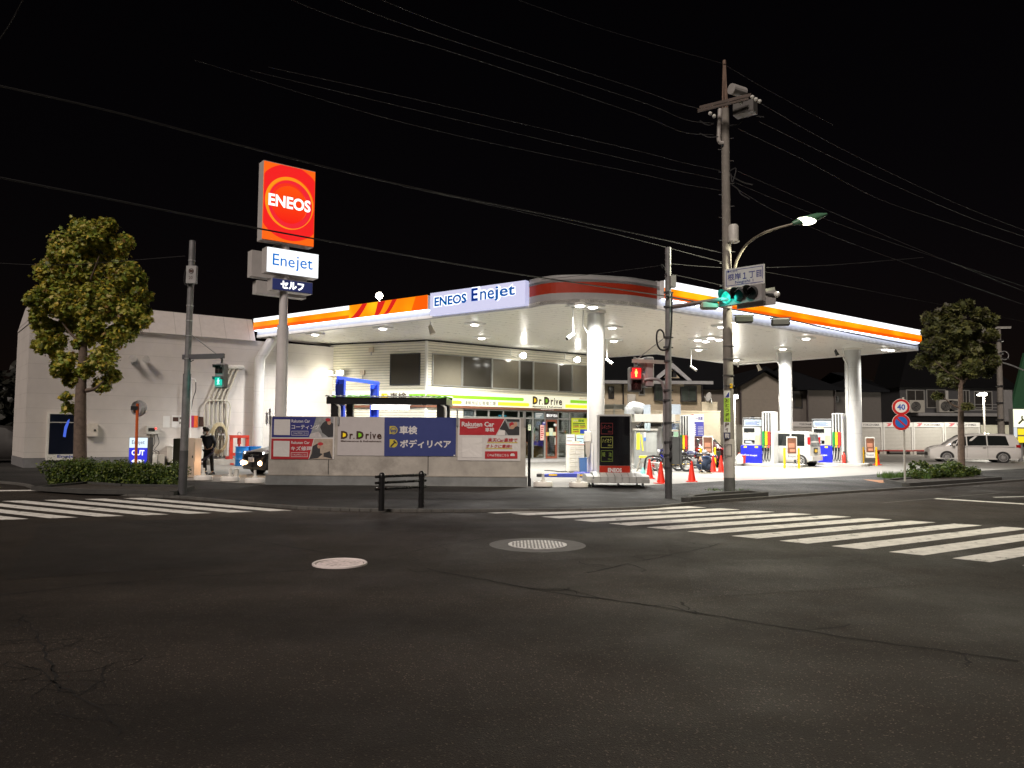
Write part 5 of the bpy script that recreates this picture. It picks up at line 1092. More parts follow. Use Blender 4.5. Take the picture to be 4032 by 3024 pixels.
# black guard rail
a = gp('Q', 950, 1598, .05); b = gp('Q', 1198, 1577, .05); gr = T('guard_rail', 'short black pipe guard rail with two domed posts on the kerb', 'guard rail', (a + b) / 2)
GB = M('gloss_black', (.012, .012, .013), .28, var=.1)
zt_ = dp('Q', 950, 1365, a.y).z
for p in (a, b): m = MB(gr, True); m.lathe((p.x, p.y, 0), [(.062, .05), (.062, zt_ - .1), (.068, zt_ - .1), (.068, zt_ - .04), (.05, zt_ + .0), (.02, zt_ + .02)], 18); m.build('post', GB, smooth=True)
for y in (1385, 1423, 1462):
    z = dp('Q', 950, y, a.y).z; d = (b - a).normalized(); m = MB(gr, True); q0 = V((a.x, a.y, z)); q1 = V((b.x, b.y, z)); m.tube([q0 - d * .16, q1 + d * .12], .028, 10); m.build('rail', GB, smooth=True)
# mirror on an orange post
p = gp('A', 1110, 1560, .05); p = V((dp('A', 1110, 1400, 24.3).x, 24.3, .05)); mr_ = T('traffic_mirror', 'back of a round traffic mirror on an orange post behind the hedge', 'mirror', p)
tp = dp('A', 1123, 910, 24.3)
m = MB(mr_, True); m.tube([p, tp], .045, 10); m.build('post', M('post_orange', (.6, .11, .02), .45, var=.1))
q = dp('A', 1105, 948, 24.35); m = MB(mr_, True); m.tube([q + V((.02, .0, 0)), q + V((.05, .08, 0)), q + V((.1, .22, 0))], [.22, .245, .22], 28); dk = m.build('dish', M('mirror_back', (.5, .5, .53), .4, .3, var=.1), smooth=True)
m = MB(mr_, True); m.torus(q + V((.06, .12, 0)), V((.25, 1, 0)), .245, .016, 28, 6); m.build('rim', M('rim_grey', (.45, .44, .44), .4), dk)
m = MB(mr_, True); m.box(q.x - .1, q.x + .12, q.y - .1, q.y + .0, q.z - .06, q.z + .06); m.build('clamp', DARKM)
# lit exit sign
o0 = dp('A', 1040, 1425, 25.2); o1 = dp('A', 1205, 1175, 25.2); os_ = T('exit_sign', 'glowing white and blue sign reading OUT with an arrow behind the hedge', 'sign', ((o0.x + o1.x) / 2, 25.2, .056))
bz = .42; h_ = o1.z - .05 - bz
u2 = V((1, -.12, 0)).normalized(); PO = PL((o0.x, 25.3), u2); wO = o1.x - o0.x
m = MB(os_, True); m.pr(PO, -.02, wO + .02, bz, bz + h_, -.28, 0); cs = m.build('case', M('case_dark', (.08, .085, .09), .5)); 
m = MB(os_, True); m.pr(PO, .1, wO - .1, .06, bz - .002, -.24, -.04); m.build('stand', M('case_dark', (.08, .085, .09), .5))
m = MB(os_, True); m.pr(PO, .0, wO, bz + h_ * .66, bz + h_ - .01, .002, .02); m.build('white_face', E('out_white', (.78, .92, 1), 1.1), cs); m = MB(os_, True); m.pr(PO, .0, wO, bz + .01, bz + h_ * .655, .002, .02); m.build('blue_face', E('out_blue', (.03, .035, .75), 1.0), cs)
m = MB(os_, True); m.text('Enejet', PO.P(wO * .14, bz + h_ * .74, .022), PO.u, ZZ, wO * .72, h_ * .17, .0); m.build('lettering', M('out_navy', (.02, .1, .4), .4, var=0), cs, recalc=False)
OW = E('out_letter', (.95, .95, 1), 1.4)
m = MB(os_, True); m.text('OUT', PO.P(wO * .14, bz + h_ * .41, .022), PO.u, ZZ, wO * .72, h_ * .18, .04); m.poly([PO.P(wO * x, bz + h_ * z, .022) for x, z in ((.14, .22), (.36, .12), (.36, .17), (.86, .17), (.86, .27), (.36, .27), (.36, .32))]); m.build('lettering', OW, cs, recalc=False)

# ---------------------------------------------------------------- trees and hedges
def leaf_mat(name, col, em=0):
    if name in MATS: return MATS[name]
    m = M(name, col, .5, var=.25, scale=3); n, l, b = nd(m); t = n.new('ShaderNodeBsdfTranslucent'); x = n.new('ShaderNodeMixShader'); x.inputs[0].default_value = .35
    t.inputs[0].default_value = (*[min(1, c * 1.3) for c in col], 1); l.new(b.outputs[0], x.inputs[1]); l.new(t.outputs[0], x.inputs[2]); l.new(x.outputs[0], n['Material Output'].inputs[0]); return m
BARK = M('bark', (.13, .095, .075), .9, var=.35, scale=7, bump=.5, bscale=14)
def leaves(mb, blobs, n, size, rnd, wts, star=True):
    tot = sum(b[3] ** 2 for b in blobs)
    for bx_, by, bz_, br in blobs:
        k = int(n * br * br / tot)
        for _ in range(k):
            d = V((rnd.gauss(0, 1), rnd.gauss(0, 1), rnd.gauss(0, 1))).normalized(); rr = br * rnd.random() ** .5 * (1 + abs(rnd.gauss(0, .22)))
            c = V((bx_, by, bz_)) + V((d.x * rr, d.y * rr, d.z * rr * .92))
            up_ = (d * .7 + V((rnd.gauss(0, .5), rnd.gauss(0, .5), rnd.gauss(.5, .5)))).normalized(); a = up_.orthogonal().normalized()
            t = rnd.uniform(0, 6.28); a = (a * math.cos(t) + up_.cross(a) * math.sin(t)); b_ = up_.cross(a); s = size * rnd.uniform(.55, 1.25)
            mb.m = rnd.choices(range(len(wts)), wts)[0]
            if star: o = [(-1, 0), (-.45, .25), (-.35, .85), (.1, .5), (.7, .75), (.62, .2), (1.15, 0), (.62, -.2), (.7, -.75), (.1, -.5), (-.35, -.85), (-.45, -.25)]
            else: o = [(-1, 0), (-.2, .5), (.6, .35), (1, 0), (.6, -.35), (-.2, -.5)]
            mb.add([c + a * x * s + b_ * y * s + up_ * (abs(y) * -.25 * s) for x, y in o], [tuple(range(len(o)))])
LY = [leaf_mat('leaf_olive', (.37, .36, .055)), leaf_mat('leaf_green', (.22, .29, .045)), leaf_mat('leaf_yellow', (.6, .45, .06)), leaf_mat('leaf_brown', (.26, .16, .045)), leaf_mat('leaf_pale', (.55, .48, .14)), leaf_mat('leaf_deep_green', (.1, .12, .025))]  # pale and deep tones are mixed in at random for leaf variety
def tree(lab, c, base, trunk, limbs, blobs, d, n, size, wts, mats, seed, jit=.5, sq=.9, r0=.2, ps=1.):
    rnd = random.Random(seed); b = dp(c, *base, d); r = T('street_tree', lab, 'tree', (b.x, d, .1)); sc_ = CR[c][2] * d / 3030
    m = MB(r, True); pts = [V((b.x, d, .1))] + [dp(c, x, y, d) for x, y in trunk]; m.tube(catmull(pts, 4), [r0 * (1.25 if i == 0 else 1) * (1 - .75 * i / (len(pts) * 4 - 4)) for i in range(len(catmull(pts, 4)))], 12); tk = m.build('trunk', BARK, smooth=True)
    for x0, y0, x1, y1, rad in limbs:
        m = MB(r, True); q0 = dp(c, x0, y0, d); q1 = dp(c, x1, y1, d + rnd.uniform(-.8, .8)); m.tube(catmull([q0, q0.lerp(q1, .5) + V((0, 0, -.08)), q1], 4), [rad * (1 - .7 * i / 8) for i in range(9)], 7); m.build('limb', BARK, tk, smooth=True)
    bl = []
    for x, y, rr in blobs:
        R_ = rr * sc_; q = dp(c, x, y, d + rnd.uniform(-jit, jit) * max(.3, 1.3 - R_)); bl.append((q.x, q.y, q.z, R_ * .62))
        for _ in range(5):
            t = rnd.uniform(0, 6.28); e = R_ * rnd.uniform(.3, .62); bl.append((q.x + e * math.cos(t), q.y + rnd.uniform(-1, 1) * R_ * .8, q.z + e * math.sin(t), R_ * rnd.uniform(.16, .34)))
    m = MB(r, True); leaves(m, bl, n, size, rnd, wts); m.build('crown', mats, recalc=False); return r
tree('bushy street tree with olive and yellowing leaves in front of the white annex', 'P', (390, 1400), [(388, 1200), (392, 1020), (402, 850), (398, 700), (405, 520), (420, 380)],
     [(420, 1030, 500, 985, .07), (425, 870, 520, 790, .06), (400, 800, 300, 700, .06), (402, 720, 540, 560, .06), (400, 640, 290, 520, .05), (405, 560, 480, 380, .05)],
     [(440, 275, 105), (525, 230, 60), (380, 235, 60), (560, 330, 95), (610, 300, 50), (320, 330, 110), (430, 430, 150), (250, 460, 105), (600, 470, 100), (660, 540, 75), (640, 640, 105), (700, 690, 45), (500, 600, 150), (300, 590, 150), (210, 560, 60), (215, 720, 80), (260, 810, 80), (620, 740, 75), (540, 770, 90), (310, 900, 75), (500, 870, 90), (490, 1000, 62), (545, 960, 55), (420, 930, 60), (350, 975, 55), (180, 650, 55), (250, 760, 75), (200, 810, 50), (285, 930, 60), (340, 700, 80), (420, 770, 75), (450, 700, 85), (330, 1110, 42), (320, 1060, 32)],
     23.9, 38000, .075, (40, 32, 9, 4, 11, 12), LY, 3, r0=.2)
LG = [leaf_mat('leaf_dark', (.1, .115, .04)), leaf_mat('leaf_mid', (.16, .165, .05)), leaf_mat('leaf_dull', (.07, .066, .036))]
tree('dark green street tree with a loose crown by the right end of the canopy', 'J', (692, 1385), [(694, 1200), (692, 1000), (688, 820), (690, 680), (680, 520), (690, 350)],
     [(690, 950, 540, 850, .05), (700, 960, 760, 930, .04), (685, 770, 560, 620, .06), (690, 760, 800, 600, .06), (690, 700, 640, 420, .05), (690, 640, 850, 430, .05), (688, 720, 480, 560, .04)],
     [(720, 120, 80), (610, 165, 85), (500, 175, 55), (420, 195, 38), (840, 180, 75), (930, 230, 70), (500, 270, 110), (650, 300, 140), (820, 320, 130), (950, 350, 60), (420, 330, 60), (460, 430, 100), (600, 470, 120), (760, 480, 130), (900, 480, 90), (960, 560, 60), (390, 550, 70), (340, 590, 45), (500, 610, 90), (620, 640, 100), (780, 620, 110), (900, 640, 70), (560, 710, 65), (660, 740, 60), (490, 845, 32), (520, 850, 26), (740, 935, 32)],
     31, 21000, .135, (5, 4, 3), LG, 11, r0=.14)
HG = [leaf_mat('hedge_green', (.07, .115, .02)), leaf_mat('hedge_lime', (.16, .2, .03)), leaf_mat('hedge_deep', (.04, .065, .016))]
def hedge(lab, pts, n, size, seed, mats, wts, name='hedge', cat='hedge', base=None):
    rnd = random.Random(seed); c = sum((V(p[:3]) for p in pts), V((0, 0, 0))) / len(pts); r = T(name, lab, cat, (c.x, c.y, .08)); m = MB(r, True); leaves(m, pts, n, size, rnd, wts, False); m.build('foliage', mats, recalc=False)
    m = MB(r, True)
    for i in range(26):
        p = rnd.choice(pts); m.tube([V((p[0], p[1], .06)), V((p[0] + rnd.uniform(-.2, .2), p[1] + rnd.uniform(-.2, .2), p[2] + p[3] * .5))], [.014, .006], 5)
    m.build('stem', BARK); return r
ha = gp('P', 195, 1478, .1); hb_ = gp('P', 805, 1490, .1); rnd = random.Random(5); pts = []
for i in range(170):
    f = (i + .5) / 170; hgt = .57 - .1 * f
    p = ha.lerp(hb_, f) + V((0, .2 + 1.05 * rnd.random(), 0)); pts.append((p.x, p.y, (.16, hgt * .62, hgt)[i % 3] + rnd.uniform(-.05, .05), rnd.uniform(.17, .26)))
hedge('clipped green hedge under the yellowing tree at the left kerb', pts, 30000, .042, 5, HG, (5, 3, 3))
ra = gp('J', 260, 1530, .1); rb_ = gp('J', 920, 1505, .1); pts = []
for i in range(130):
    f = rnd.uniform(.07, .93); p = ra.lerp(rb_, f) + V((0, .2 + .9 * rnd.random(), 0)); top = .27 + .3 * math.exp(-((f - .62) / .24) ** 2); pts.append((p.x, p.y, rnd.uniform(.12, top), rnd.uniform(.12, .2)))
for k in range(22): f = .15 + .25 * rnd.random(); p = ra.lerp(rb_, f); pts.append((p.x, p.y + .9, .45 + .25 * rnd.random(), .06))
hedge('low uneven hedge around the trunk of the right street tree', pts, 18000, .05, 6, HG, (4, 2, 5))
# planter kerbs and soil
SOIL = M('soil', (.035, .028, .022), .95, var=.4, scale=8, bump=.4)
def planter(lab, front, dep):
    f = [V((p.x, p.y, 0)) for p in front]; c = sum(f, V((0, 0, 0))) / len(f); r = T('planter_kerb', lab, 'kerb', (c.x, c.y, .05)); bk = [p + V((0, dep, 0)) for p in f]; bk[0].x += .35; bk[-1].x -= .35
    m = MB(r, True)
    ring = f + bk[::-1]
    for i in range(len(ring)):
        a, b = ring[i], ring[(i + 1) % len(ring)]; d = (b - a).normalized(); q = V((-d.y, d.x, 0)) * .12; m.obx(V((a.x, a.y, .045)) , b - a, q, ZZ * .11)
    k = m.build('kerb_stone', M('kerb_dark', (.05, .049, .046), .85, var=.25, scale=4, bump=.2)); m = MB(r, True); m.poly([V((p.x, p.y, .1)) for p in ring]); m.build('soil', SOIL, k)
planter('dark kerbed bed under the left hedge', [gp('P', *p, .05) for p in ((150, 1512), (400, 1528), (640, 1532), (840, 1540))], 2.1)
planter('dark kerbed strip at the foot of the utility pole', [gp('U', *p, .05) for p in ((470, 1545), (700, 1528), (900, 1514), (990, 1508))], .95)
planter('dark kerbed bed under the right tree', [gp('W', *p, .05) for p in ((720, 1436), (900, 1424), (1150, 1408), (1350, 1392))], 2.2)
def tuft(p, n, h, sp_, seed, nm, mat):
    rnd = random.Random(seed); m = MB(off=p)
    for _ in range(n):
        q = p + V((rnd.uniform(-1, 1) * sp_[0], rnd.uniform(-1, 1) * sp_[1], .02)); t = rnd.uniform(0, 6.28); w_ = V((math.cos(t), math.sin(t), 0)) * .012; l_ = V((rnd.gauss(0, .06), rnd.gauss(0, .06), h * rnd.uniform(.5, 1))); m.add([q - w_, q + w_, q + l_], [(0, 1, 2)])
    tag(m.build(nm, mat, loc=p, recalc=False), 'tufts of green grass ' + {1: 'at the foot of the concrete utility pole', 2: 'around the speed limit post'}[seed], 'grass', kind='stuff')
GRS = M('grass_green', (.07, .14, .025), .7, var=.3)
tuft(gp('U', 690, 1478, .1) + V((.2, .1, 0)), 120, .09, (.6, .2), 1, 'grass', GRS); tuft(gp('W', 705, 1385, .06), 900, .3, (.75, .6), 2, 'grass', GRS)

# ---------------------------------------------------------------- overhead cables
def wire(pts, z0, z1, rad, lab, sag=0., mat=None):
    q = []
    for i, (x, y) in enumerate(pts):
        f = i / (len(pts) - 1); q.append(gp('d', x, y, z0 + (z1 - z0) * f))
    q = catmull(q, 8); m = MB(off=q[0]); m.tube(q, rad * .75, 5)
    tag(m.build('overhead_cable', mat or CABLE, loc=q[0]), lab, 'cable', 'overhead cables')
CABLE = M('cable_grey', (.015, .0145, .014), .55, .1, var=.1)
CABLB = M('cable_black', (.02, .02, .02), .6, var=0)
zp_ = lambda x, y: dp('d', x, y, up.y).z
wire([(560, -30), (750, 46), (1000, 120), (1371, 244), (1475, 285), (1542, 291)], zp_(1542, 291) + .3, zp_(1542, 291), .012, 'overhead cable entering at the top, lowest of the three meeting the crossarm from the left')
wire([(640, -40), (900, 62), (1371, 215), (1480, 258), (1542, 266)], zp_(1542, 266) + .3, zp_(1542, 266), .012, 'overhead cable entering at the top, middle one of three meeting the crossarm from the left')
wire([(740, -35), (1000, 68), (1371, 190), (1450, 218), (1511, 235)], zp_(1511, 235) + .3, zp_(1511, 235), .012, 'overhead cable entering at the top, highest of three meeting the crossarm from the left')
wire([(1120, 0), (1300, 62), (1565, 138)], zp_(1565, 138) + .3, zp_(1565, 138), .007, 'faint thin cable reaching the very tip of the utility pole from the left')
for i, (P_, lb__) in enumerate((([(580, 145), (900, 215), (1371, 324), (1470, 350), (1555, 368)], 'faint cable sagging to the utility pole, highest of the three at mid height'), ([(540, 152), (900, 238), (1371, 348), (1480, 372), (1557, 388)], 'faint cable sagging to the utility pole, middle one of the three at mid height'), ([(420, 130), (900, 272), (1371, 373), (1480, 398), (1557, 411)], 'faint cable sagging to the utility pole, lowest of the three at mid height'))): wire(P_, zp_(1556, 390), zp_(1556, 390), .009, lb__)
wire([(-60, 172), (250, 243), (550, 322), (870, 400), (1250, 478), (1560, 546)], zp_(1560, 546) + .1, zp_(1560, 546), .022, 'thick upper cable from the left edge past the pole sign to the utility pole')
wire([(870, 402), (1250, 486), (1560, 566)], zp_(1560, 566) + .1, zp_(1560, 566), .012, 'thin lower strand below the thick cable, right of the pole sign')
wire([(-60, 372), (250, 433), (555, 493), (1000, 573), (1250, 612), (1440, 640)], 5.5, zp_(1440, 640), .022, 'black cable crossing in front of the glowing orange sign', mat=CABLB)
wire([(1440, 640), (1520, 655), (1580, 668), (1700, 690), (1850, 722), (1988, 748), (2120, 768), (2180, 775)], dp('d', 1440, 640, 19.4).z, 5.15, .03, 'bundled black cable running along the right fascia into the right tree', mat=CABLB)
wire([(1642, 222), (1760, 290), (1900, 362), (2080, 445), (2240, 508)], 10.6, 10.4, .012, 'overhead cable leaving the crossarm to the right, upper one')
wire([(1640, 262), (1800, 340), (1920, 395), (2100, 472), (2240, 520)], 10.2, 10.2, .012, 'overhead cable leaving the crossarm to the right, second one')
wire([(1595, 278), (1750, 352), (1900, 430), (2060, 485), (2240, 545)], 9.8, 10, .012, 'overhead cable leaving the pole to the right below the transformer')
wire([(1570, 142), (1660, 195), (1800, 270)], 11.8, 11.6, .008, 'thin cable sloping right from the tip of the utility pole')
wire([(1590, 368), (1820, 468), (2000, 545), (2240, 640)], 9, 9, .009, 'faint cable to the right passing above the street lamp')
wire([(1590, 395), (1700, 440), (1900, 515), (2240, 628)], 8.9, 8.9, .009, 'faint cable to the right just over the street lamp head')
wire([(1595, 410), (1700, 468), (1900, 548), (2240, 668)], 8.6, 8.6, .009, 'faint cable to the right crossing behind the street lamp head')
wire([(1655, 578), (1800, 572), (1995, 556)], 6.6, 7.2, .012, 'grey cable going right from the street name plate')
wire([(1640, 585), (1900, 632), (2240, 700)], 6.5, 6.7, .009, 'thin dark cable going right above the lit fascia')
wire([(1453, 570), (1510, 575), (1560, 578)], dp('d', 1453, 570, 19.4).z, zp_(1560, 578), .012, 'short cable between the two poles, upper one')
wire([(1450, 592), (1510, 605), (1565, 618)], dp('d', 1453, 592, 19.4).z, zp_(1565, 618), .01, 'short cable between the two poles, lower one')
wire([(1170, 604), (1300, 590), (1438, 572)], 6.1, dp('d', 1438, 572, 19.4).z, .008, 'thin dark cable rising over the rounded corner to the straight pole', mat=CABLB)
wire([(-30, 120), (15, 62), (60, -20)], 9, 9.4, .015, 'short cable crossing the top left corner of the sky')
wire([(-20, 568), (140, 572), (400, 553)], 6, 6, .01, 'dark cable running behind the crown of the yellowing tree', mat=CABLB)
for x, y, lab in ((1607, 690, 'dark cable closure hanging on the bundled cable, left one'), (1686, 696, 'dark cable closure hanging on the bundled cable, right one')):
    q = dp('d', x, y, 21); r = T('cable_closure', lab, 'cable box', q, rz=-.2); m = MB(r); m.bev(-.24, .24, -.1, .1, -.1, .1, .03); m.build('case', CABLB if x > 1650 else M('closure_green', (.03, .035, .025), .6)); m = MB(r); m.box(-.28, .28, -.02, .02, .1, .13); m.build('hanger', DARKM)
# ---------------------------------------------------------------- things on the forecourt
p0 = gp('G', 950, 1565); ps = T('price_sign', 'tall dark price display on a grey wheeled base in front of the round column', 'price sign', p0, rz=.0)
a = dp('G', 770, 1460, p0.y); b = dp('G', 1100, 1460, p0.y); tp = dp('G', 770, 848, p0.y); sw_ = b.x - a.x; x0 = a.x - p0.x; z0 = .33; z1 = tp.z - .056
m = MB(ps); m.bev(x0, x0 + sw_, -.18, .14, z0, z1, .015); cs = m.build('case', M('price_case', (.55, .55, .55), .4, .1, var=.05))
m = MB(ps); m.box(x0 + sw_ + .001, x0 + sw_ + .02, -.1, .08, z0 + .05, z1 - .05); m.build('blue_side', M('side_blue', (.03, .07, .25), .4), cs)
m = MB(ps); m.box(x0 + .045, x0 + sw_ - .03, -.186, -.181, z0 + .3, z1 - .05); sc = m.build('screen', M('screen_black', (.008, .008, .01), .08, var=0, spec=.6), cs)
m = MB(ps); m.box(x0 + .045, x0 + sw_ - .03, -.188, -.181, z0 + .05, z0 + .292); rd = m.build('red_panel', M('price_red', (.42, .03, .015), .35, var=.05), cs)
m = MB(ps); m.text('ENEOS', (x0 + sw_ * .3, -.19, z0 + .1), V((1, 0, 0)), ZZ, sw_ * .42, .13, .05); m.build('lettering', PWT, rd, recalc=False)
for k, (tx, col) in enumerate((('軽　油', (.18, .25, .04)), ('ハイオク', (.4, .4, .1)), ('レギュラー', (.22, .03, .03)))):
    zq = z0 + .42 + k * .42; MC = M('price_ink_%s' % 'abc'[k], tuple(c * .5 for c in col), .4, var=0, emit=col, es=.22)
    m = MB(ps); w_ = sw_ * .36; xx = x0 + .09
    if k < 2 or 1:
        for q in ((xx, xx + w_, zq, zq + .012), (xx, xx + w_, zq + .33, zq + .342), (xx, xx + .012, zq, zq + .34), (xx + w_ - .012, xx + w_, zq, zq + .34)): m.box(q[0], q[1], -.1875, -.1865, q[2], q[3])
    m.text(tx, (xx + .04, -.188, zq + .15), V((1, 0, 0)), ZZ, w_ - .08, .14, .01); m.text('円/ℓ', (xx + w_ * .6, -.188, zq + .04), V((1, 0, 0)), ZZ, w_ * .3, .06, .01); m.build('grade_panel', MC, sc, recalc=False)
bL = dp('G', 640, 1500, p0.y).x - p0.x; bR = dp('G', 1262, 1500, p0.y).x - p0.x; n_ = 9
BASEM = M('base_grey', (.45, .46, .45), .5, var=.1)
m = MB(ps)
for i in range(n_):
    u0 = bL + (bR - bL) * i / n_ + .008; u1 = bL + (bR - bL) * (i + 1) / n_ - .008; ed = .06 if i in (0, n_ - 1) else 0
    m.prism([(u0, -.75 + ed * 2, .13), (u0, -.75 + ed * 2, .32), (u0, -.35, .42 - ed), (u0, .35, .42 - ed), (u0, .75, .32), (u0, .75, .13)], (u1 - u0, 0, 0))
m.box(bL + .02, bR - .02, -.7, .7, .13, .24); m.build('base', BASEM)
for x, y in ((bL + .2, -.55), (bR - .2, -.55), ((bL + bR) / 2, -.68), (bL + .2, .55), (bR - .2, .55)):
    m = MB(ps); m.cyl((x - .02, y, .055), (x + .02, y, .055), .055, n=14); m.box(x - .03, x + .03, y - .02, y + .04, .07, .12); m.build('caster', DARKM)
# bins, step-side things
q = gp('Y', 230, 1270); br = T('recycling_bin', 'row of three joined black bins with white sloped tops by the shop door', 'bin', q, rz=.25)
w_ = (dp('Y', 445, 1200, q.y).x - dp('Y', 15, 1200, q.y).x); h = dp('Y', 230, 930, q.y).z - .056
for k in range(3):
    c = -w_ / 2 + w_ * (k + .5) / 3; e = w_ / 6 - .012
    m = MB(br); m.bev(c - e, c + e, 0, .5, 0, h * .74, .02); bd = m.build('body', M('bin_black', (.03, .032, .035), .4, var=.1))
    m = MB(br); m.prism([(c - e, -.01, h * .745), (c - e, .5, h * .745), (c - e, .5, h), (c - e, .2, h)], (2 * e, 0, 0)); tpp = m.build('top', M('bin_cream', (.65, .6, .5), .4))
    m = MB(br)
    for g in ((-.09, 0), (.0, 0), (.09, 0)) if k < 2 else ((-.05, 0), (.0, 0), (.05, 0)): m.cyl((c + g[0], .06, h * .84), (c + g[0], .045, h * .86), .05, n=10)
    m.build('opening', M('bin_hole', (.07, .03, .025), .5), tpp)
    m = MB(br); m.box(c - e * .7, c + e * .7, -.008, -.001, h * .56, h * .69); m.text('Enejet', (c - e * .6, -.004, h * .03), V((1, 0, 0)), ZZ, e, h * .07, .03); m.build('label_sticker', PWT, bd)
    if k == 2: m = MB(br); m.box(c - e * .7, c + e * .7, -.01, -.002, h * .45, h * .54); m.build('blue_sticker', M('sticker_blue', (.05, .2, .6), .5), bd)
q = gp('Y', 1050, 1545); dw = T('drawer_unit', 'tall white plastic drawer unit with a pinkish top', 'drawers', q, rz=.12); w_ = (dp('Y', 1222, 1200, q.y).x - dp('Y', 880, 1200, q.y).x) / 2; h = dp('Y', 1050, 935, q.y).z - .056
m = MB(dw); m.bev(-w_, w_, 0, .55, 0, h - .03, .02); m.build('carcass', M('plastic_ivory', (.66, .64, .56), .45, var=.06))
for k in range(6):
    z_ = .05 + (h - .1) * k / 6; zz1 = z_ + (h - .1) / 6 - .025
    m = MB(dw); m.bev(-w_ + .02, -w_ * .2, -.03, -.001, z_, zz1, .008); m.bev(-w_ * .16, w_ - .02, -.03, -.001, z_, zz1, .008); d_ = m.build('drawer', M('drawer_white', (.6, .585, .53), .4, var=.05))
    m = MB(dw); m.box(-w_ * .75, -w_ * .4, -.05, -.031, zz1 - .05, zz1 - .025); m.box(w_ * .2, w_ * .6, -.05, -.031, zz1 - .05, zz1 - .025); m.build('pull', MATS['plastic_ivory'], d_)
m = MB(dw); m.bev(-w_ - .02, w_ + .02, -.03, .56, h - .028, h + .02, .01); m.build('top', M('plastic_pink', (.55, .35, .32), .5)); m = MB(dw); m.box(-w_ * .6, w_ * .5, .1, .4, h + .021, h + .11); m.build('tray', M('tray_cream', (.7, .66, .5), .5))
q = gp('Y', 1160, 1535); bb_ = T('waste_tub', 'square blue plastic tub with a cord beside the drawer unit', 'tub', q + V((.02, -.35, 0)), rz=.1); e = (dp('Y', 1250, 1400, q.y).x - dp('Y', 1068, 1400, q.y).x) / 2
m = MB(bb_); m.rings([[(x * s * e, y * s * .24, z) for x, y in ((-1, -1), (1, -1), (1, 1), (-1, 1))] for s, z in ((.85, 0), (1, .56), (1.06, .57), (1.06, .6), (.95, .6), (.82, .05))]); m.build('tub', M('tub_blue', (.06, .15, .38), .5, var=.08))
m = MB(bb_); m.tube(catmull([(e * .8, -.26, .45), (e * 1.05, -.3, .3), (e * .8, -.28, .2), (e * .7, -.3, .4), (e * 1.0, -.3, .05)], 5), .015, 5); m.build('cord', M('cord_cyan', (.1, .4, .7), .5))
q = gp('G', 450, 1475); ra_ = T('jack_ramp', 'long low blue floor jack ramp lying by the wheeled price sign', 'ramp', q, rz=-.1)
m = MB(ra_); m.prism([(-.8, -.2, 0), (1.1, -.2, 0), (1.1, -.2, .1), (.7, -.2, .15), (-.6, -.2, .11), (-.8, -.2, .08)], (0, .45, 0)); m.build('deck', M('ramp_blue', (.04, .06, .35), .45, var=.2))
m = MB(ra_); m.box(-1.05, -.79, -.21, .26, 0, .1); m.build('end_shoe', DARKM)
m = MB(ra_)
for x in (-.6, .5): m.box(x, x + .3, -.205, -.2, .05, .11)
m.build('label_plate', YELP); m = MB(ra_); m.box(.3, 1.6, .3, .7, .02, .16); m.build('platform', M('platform_violet', (.1, .1, .55), .4))
q = gp('Y', 700, 1545) + V((0, .3, 0)); cb_ = MB(off=q); cb_.tube(catmull([gp('Y', x, y, .075) for x, y in ((350, 1508), (520, 1512), (700, 1530), (860, 1525), (950, 1560), (1040, 1572), (1070, 1540))], 5), .02, 5); tag(cb_.build('hose', RUBBER, loc=q), 'dark hose snaking on the concrete in front of the drawer unit', 'hose')
q = gp('Y', 1390, 1560) + V((-.02, -.3, 0)); tl_ = T('tool_bundle', 'bundle of grubby tools and a bottle leaning on the round column', 'tools', q)
m = MB(tl_); m.tube([V((-.1, 0, .05)), V((.1, .1, 1.0))], .03, 6); m.tube([V((.1, 0, 0)), V((-.02, .1, .8))], .02, 6); m.build('handle', M('tool_grey', (.3, .29, .27), .5, .3))
m = MB(tl_); m.lathe((-.12, 0, 0), [(.07, 0), (.07, .25), (.03, .3), (.03, .36)], 12); m.build('bottle', M('bottle_white', (.65, .62, .58), .4)); m = MB(tl_); m.box(-.15, .2, -.05, .1, 0, .12); m.build('tray', M('tray_orange', (.5, .15, .05), .5))
q = P1c + V((-.34, -.36, 1.2)); ht_ = T('hand_towel_box', 'pale dispenser with a hanging rag on the left side of the front round column', 'dispenser', q)
m = MB(ht_); m.bev(-.12, .12, -.1, .1, .15, .55, .02); m.build('box', OFFW); m = MB(ht_); m.prism([(-.1, -.11, .15), (.1, -.11, .15), (.06, -.13, -.35), (-.02, -.13, -.5), (-.09, -.12, -.2)], (0, .02, 0)); m.build('rag', M('rag_grey', (.35, .32, .28), .9)); m = MB(ht_); m.cyl((.16, -.05, -.9), (.16, -.05, .1), .03); m.build('pipe', WHITE)
# standing boards by the shop glass and posters
def wposter(lab, x0, y0, x1, y1, mat, c='Y', o=-.02, lines=0, ink=GRYT, name='poster', cat='poster'):
    a0, z1 = W2.sz(c, x0, y0); a1, z0 = W2.sz(c, x1, y1); r = T(name, lab, cat, W2.P((a0 + a1) / 2, z0)); m = MB(r, True); m.pr(W2, a0, a1, z0, z1, o, o + .012); s = m.build('sheet', mat)
    if lines:
        m = MB(r, True); h = z1 - z0
        for k in range(lines): q = z1 - h * (.12 + .8 * k / lines); m.pr(W2, a0 + (a1 - a0) * .12, a1 - (a1 - a0) * (.12 + .15 * (k % 3)), q - h * .35 / lines, q, o + .013, o + .016)
        m.build('print', ink, s)
    return r, s, (a0, a1, z0, z1)
PLM = M('poster_lime', (.6, .68, .03), .5, var=.03)
r, s, bb = wposter('big lime green price poster with red figures beside the round column', 945, 362, 1330, 765, PLM); a0, a1, z0, z1 = bb; W_ = a1 - a0; H_ = z1 - z0
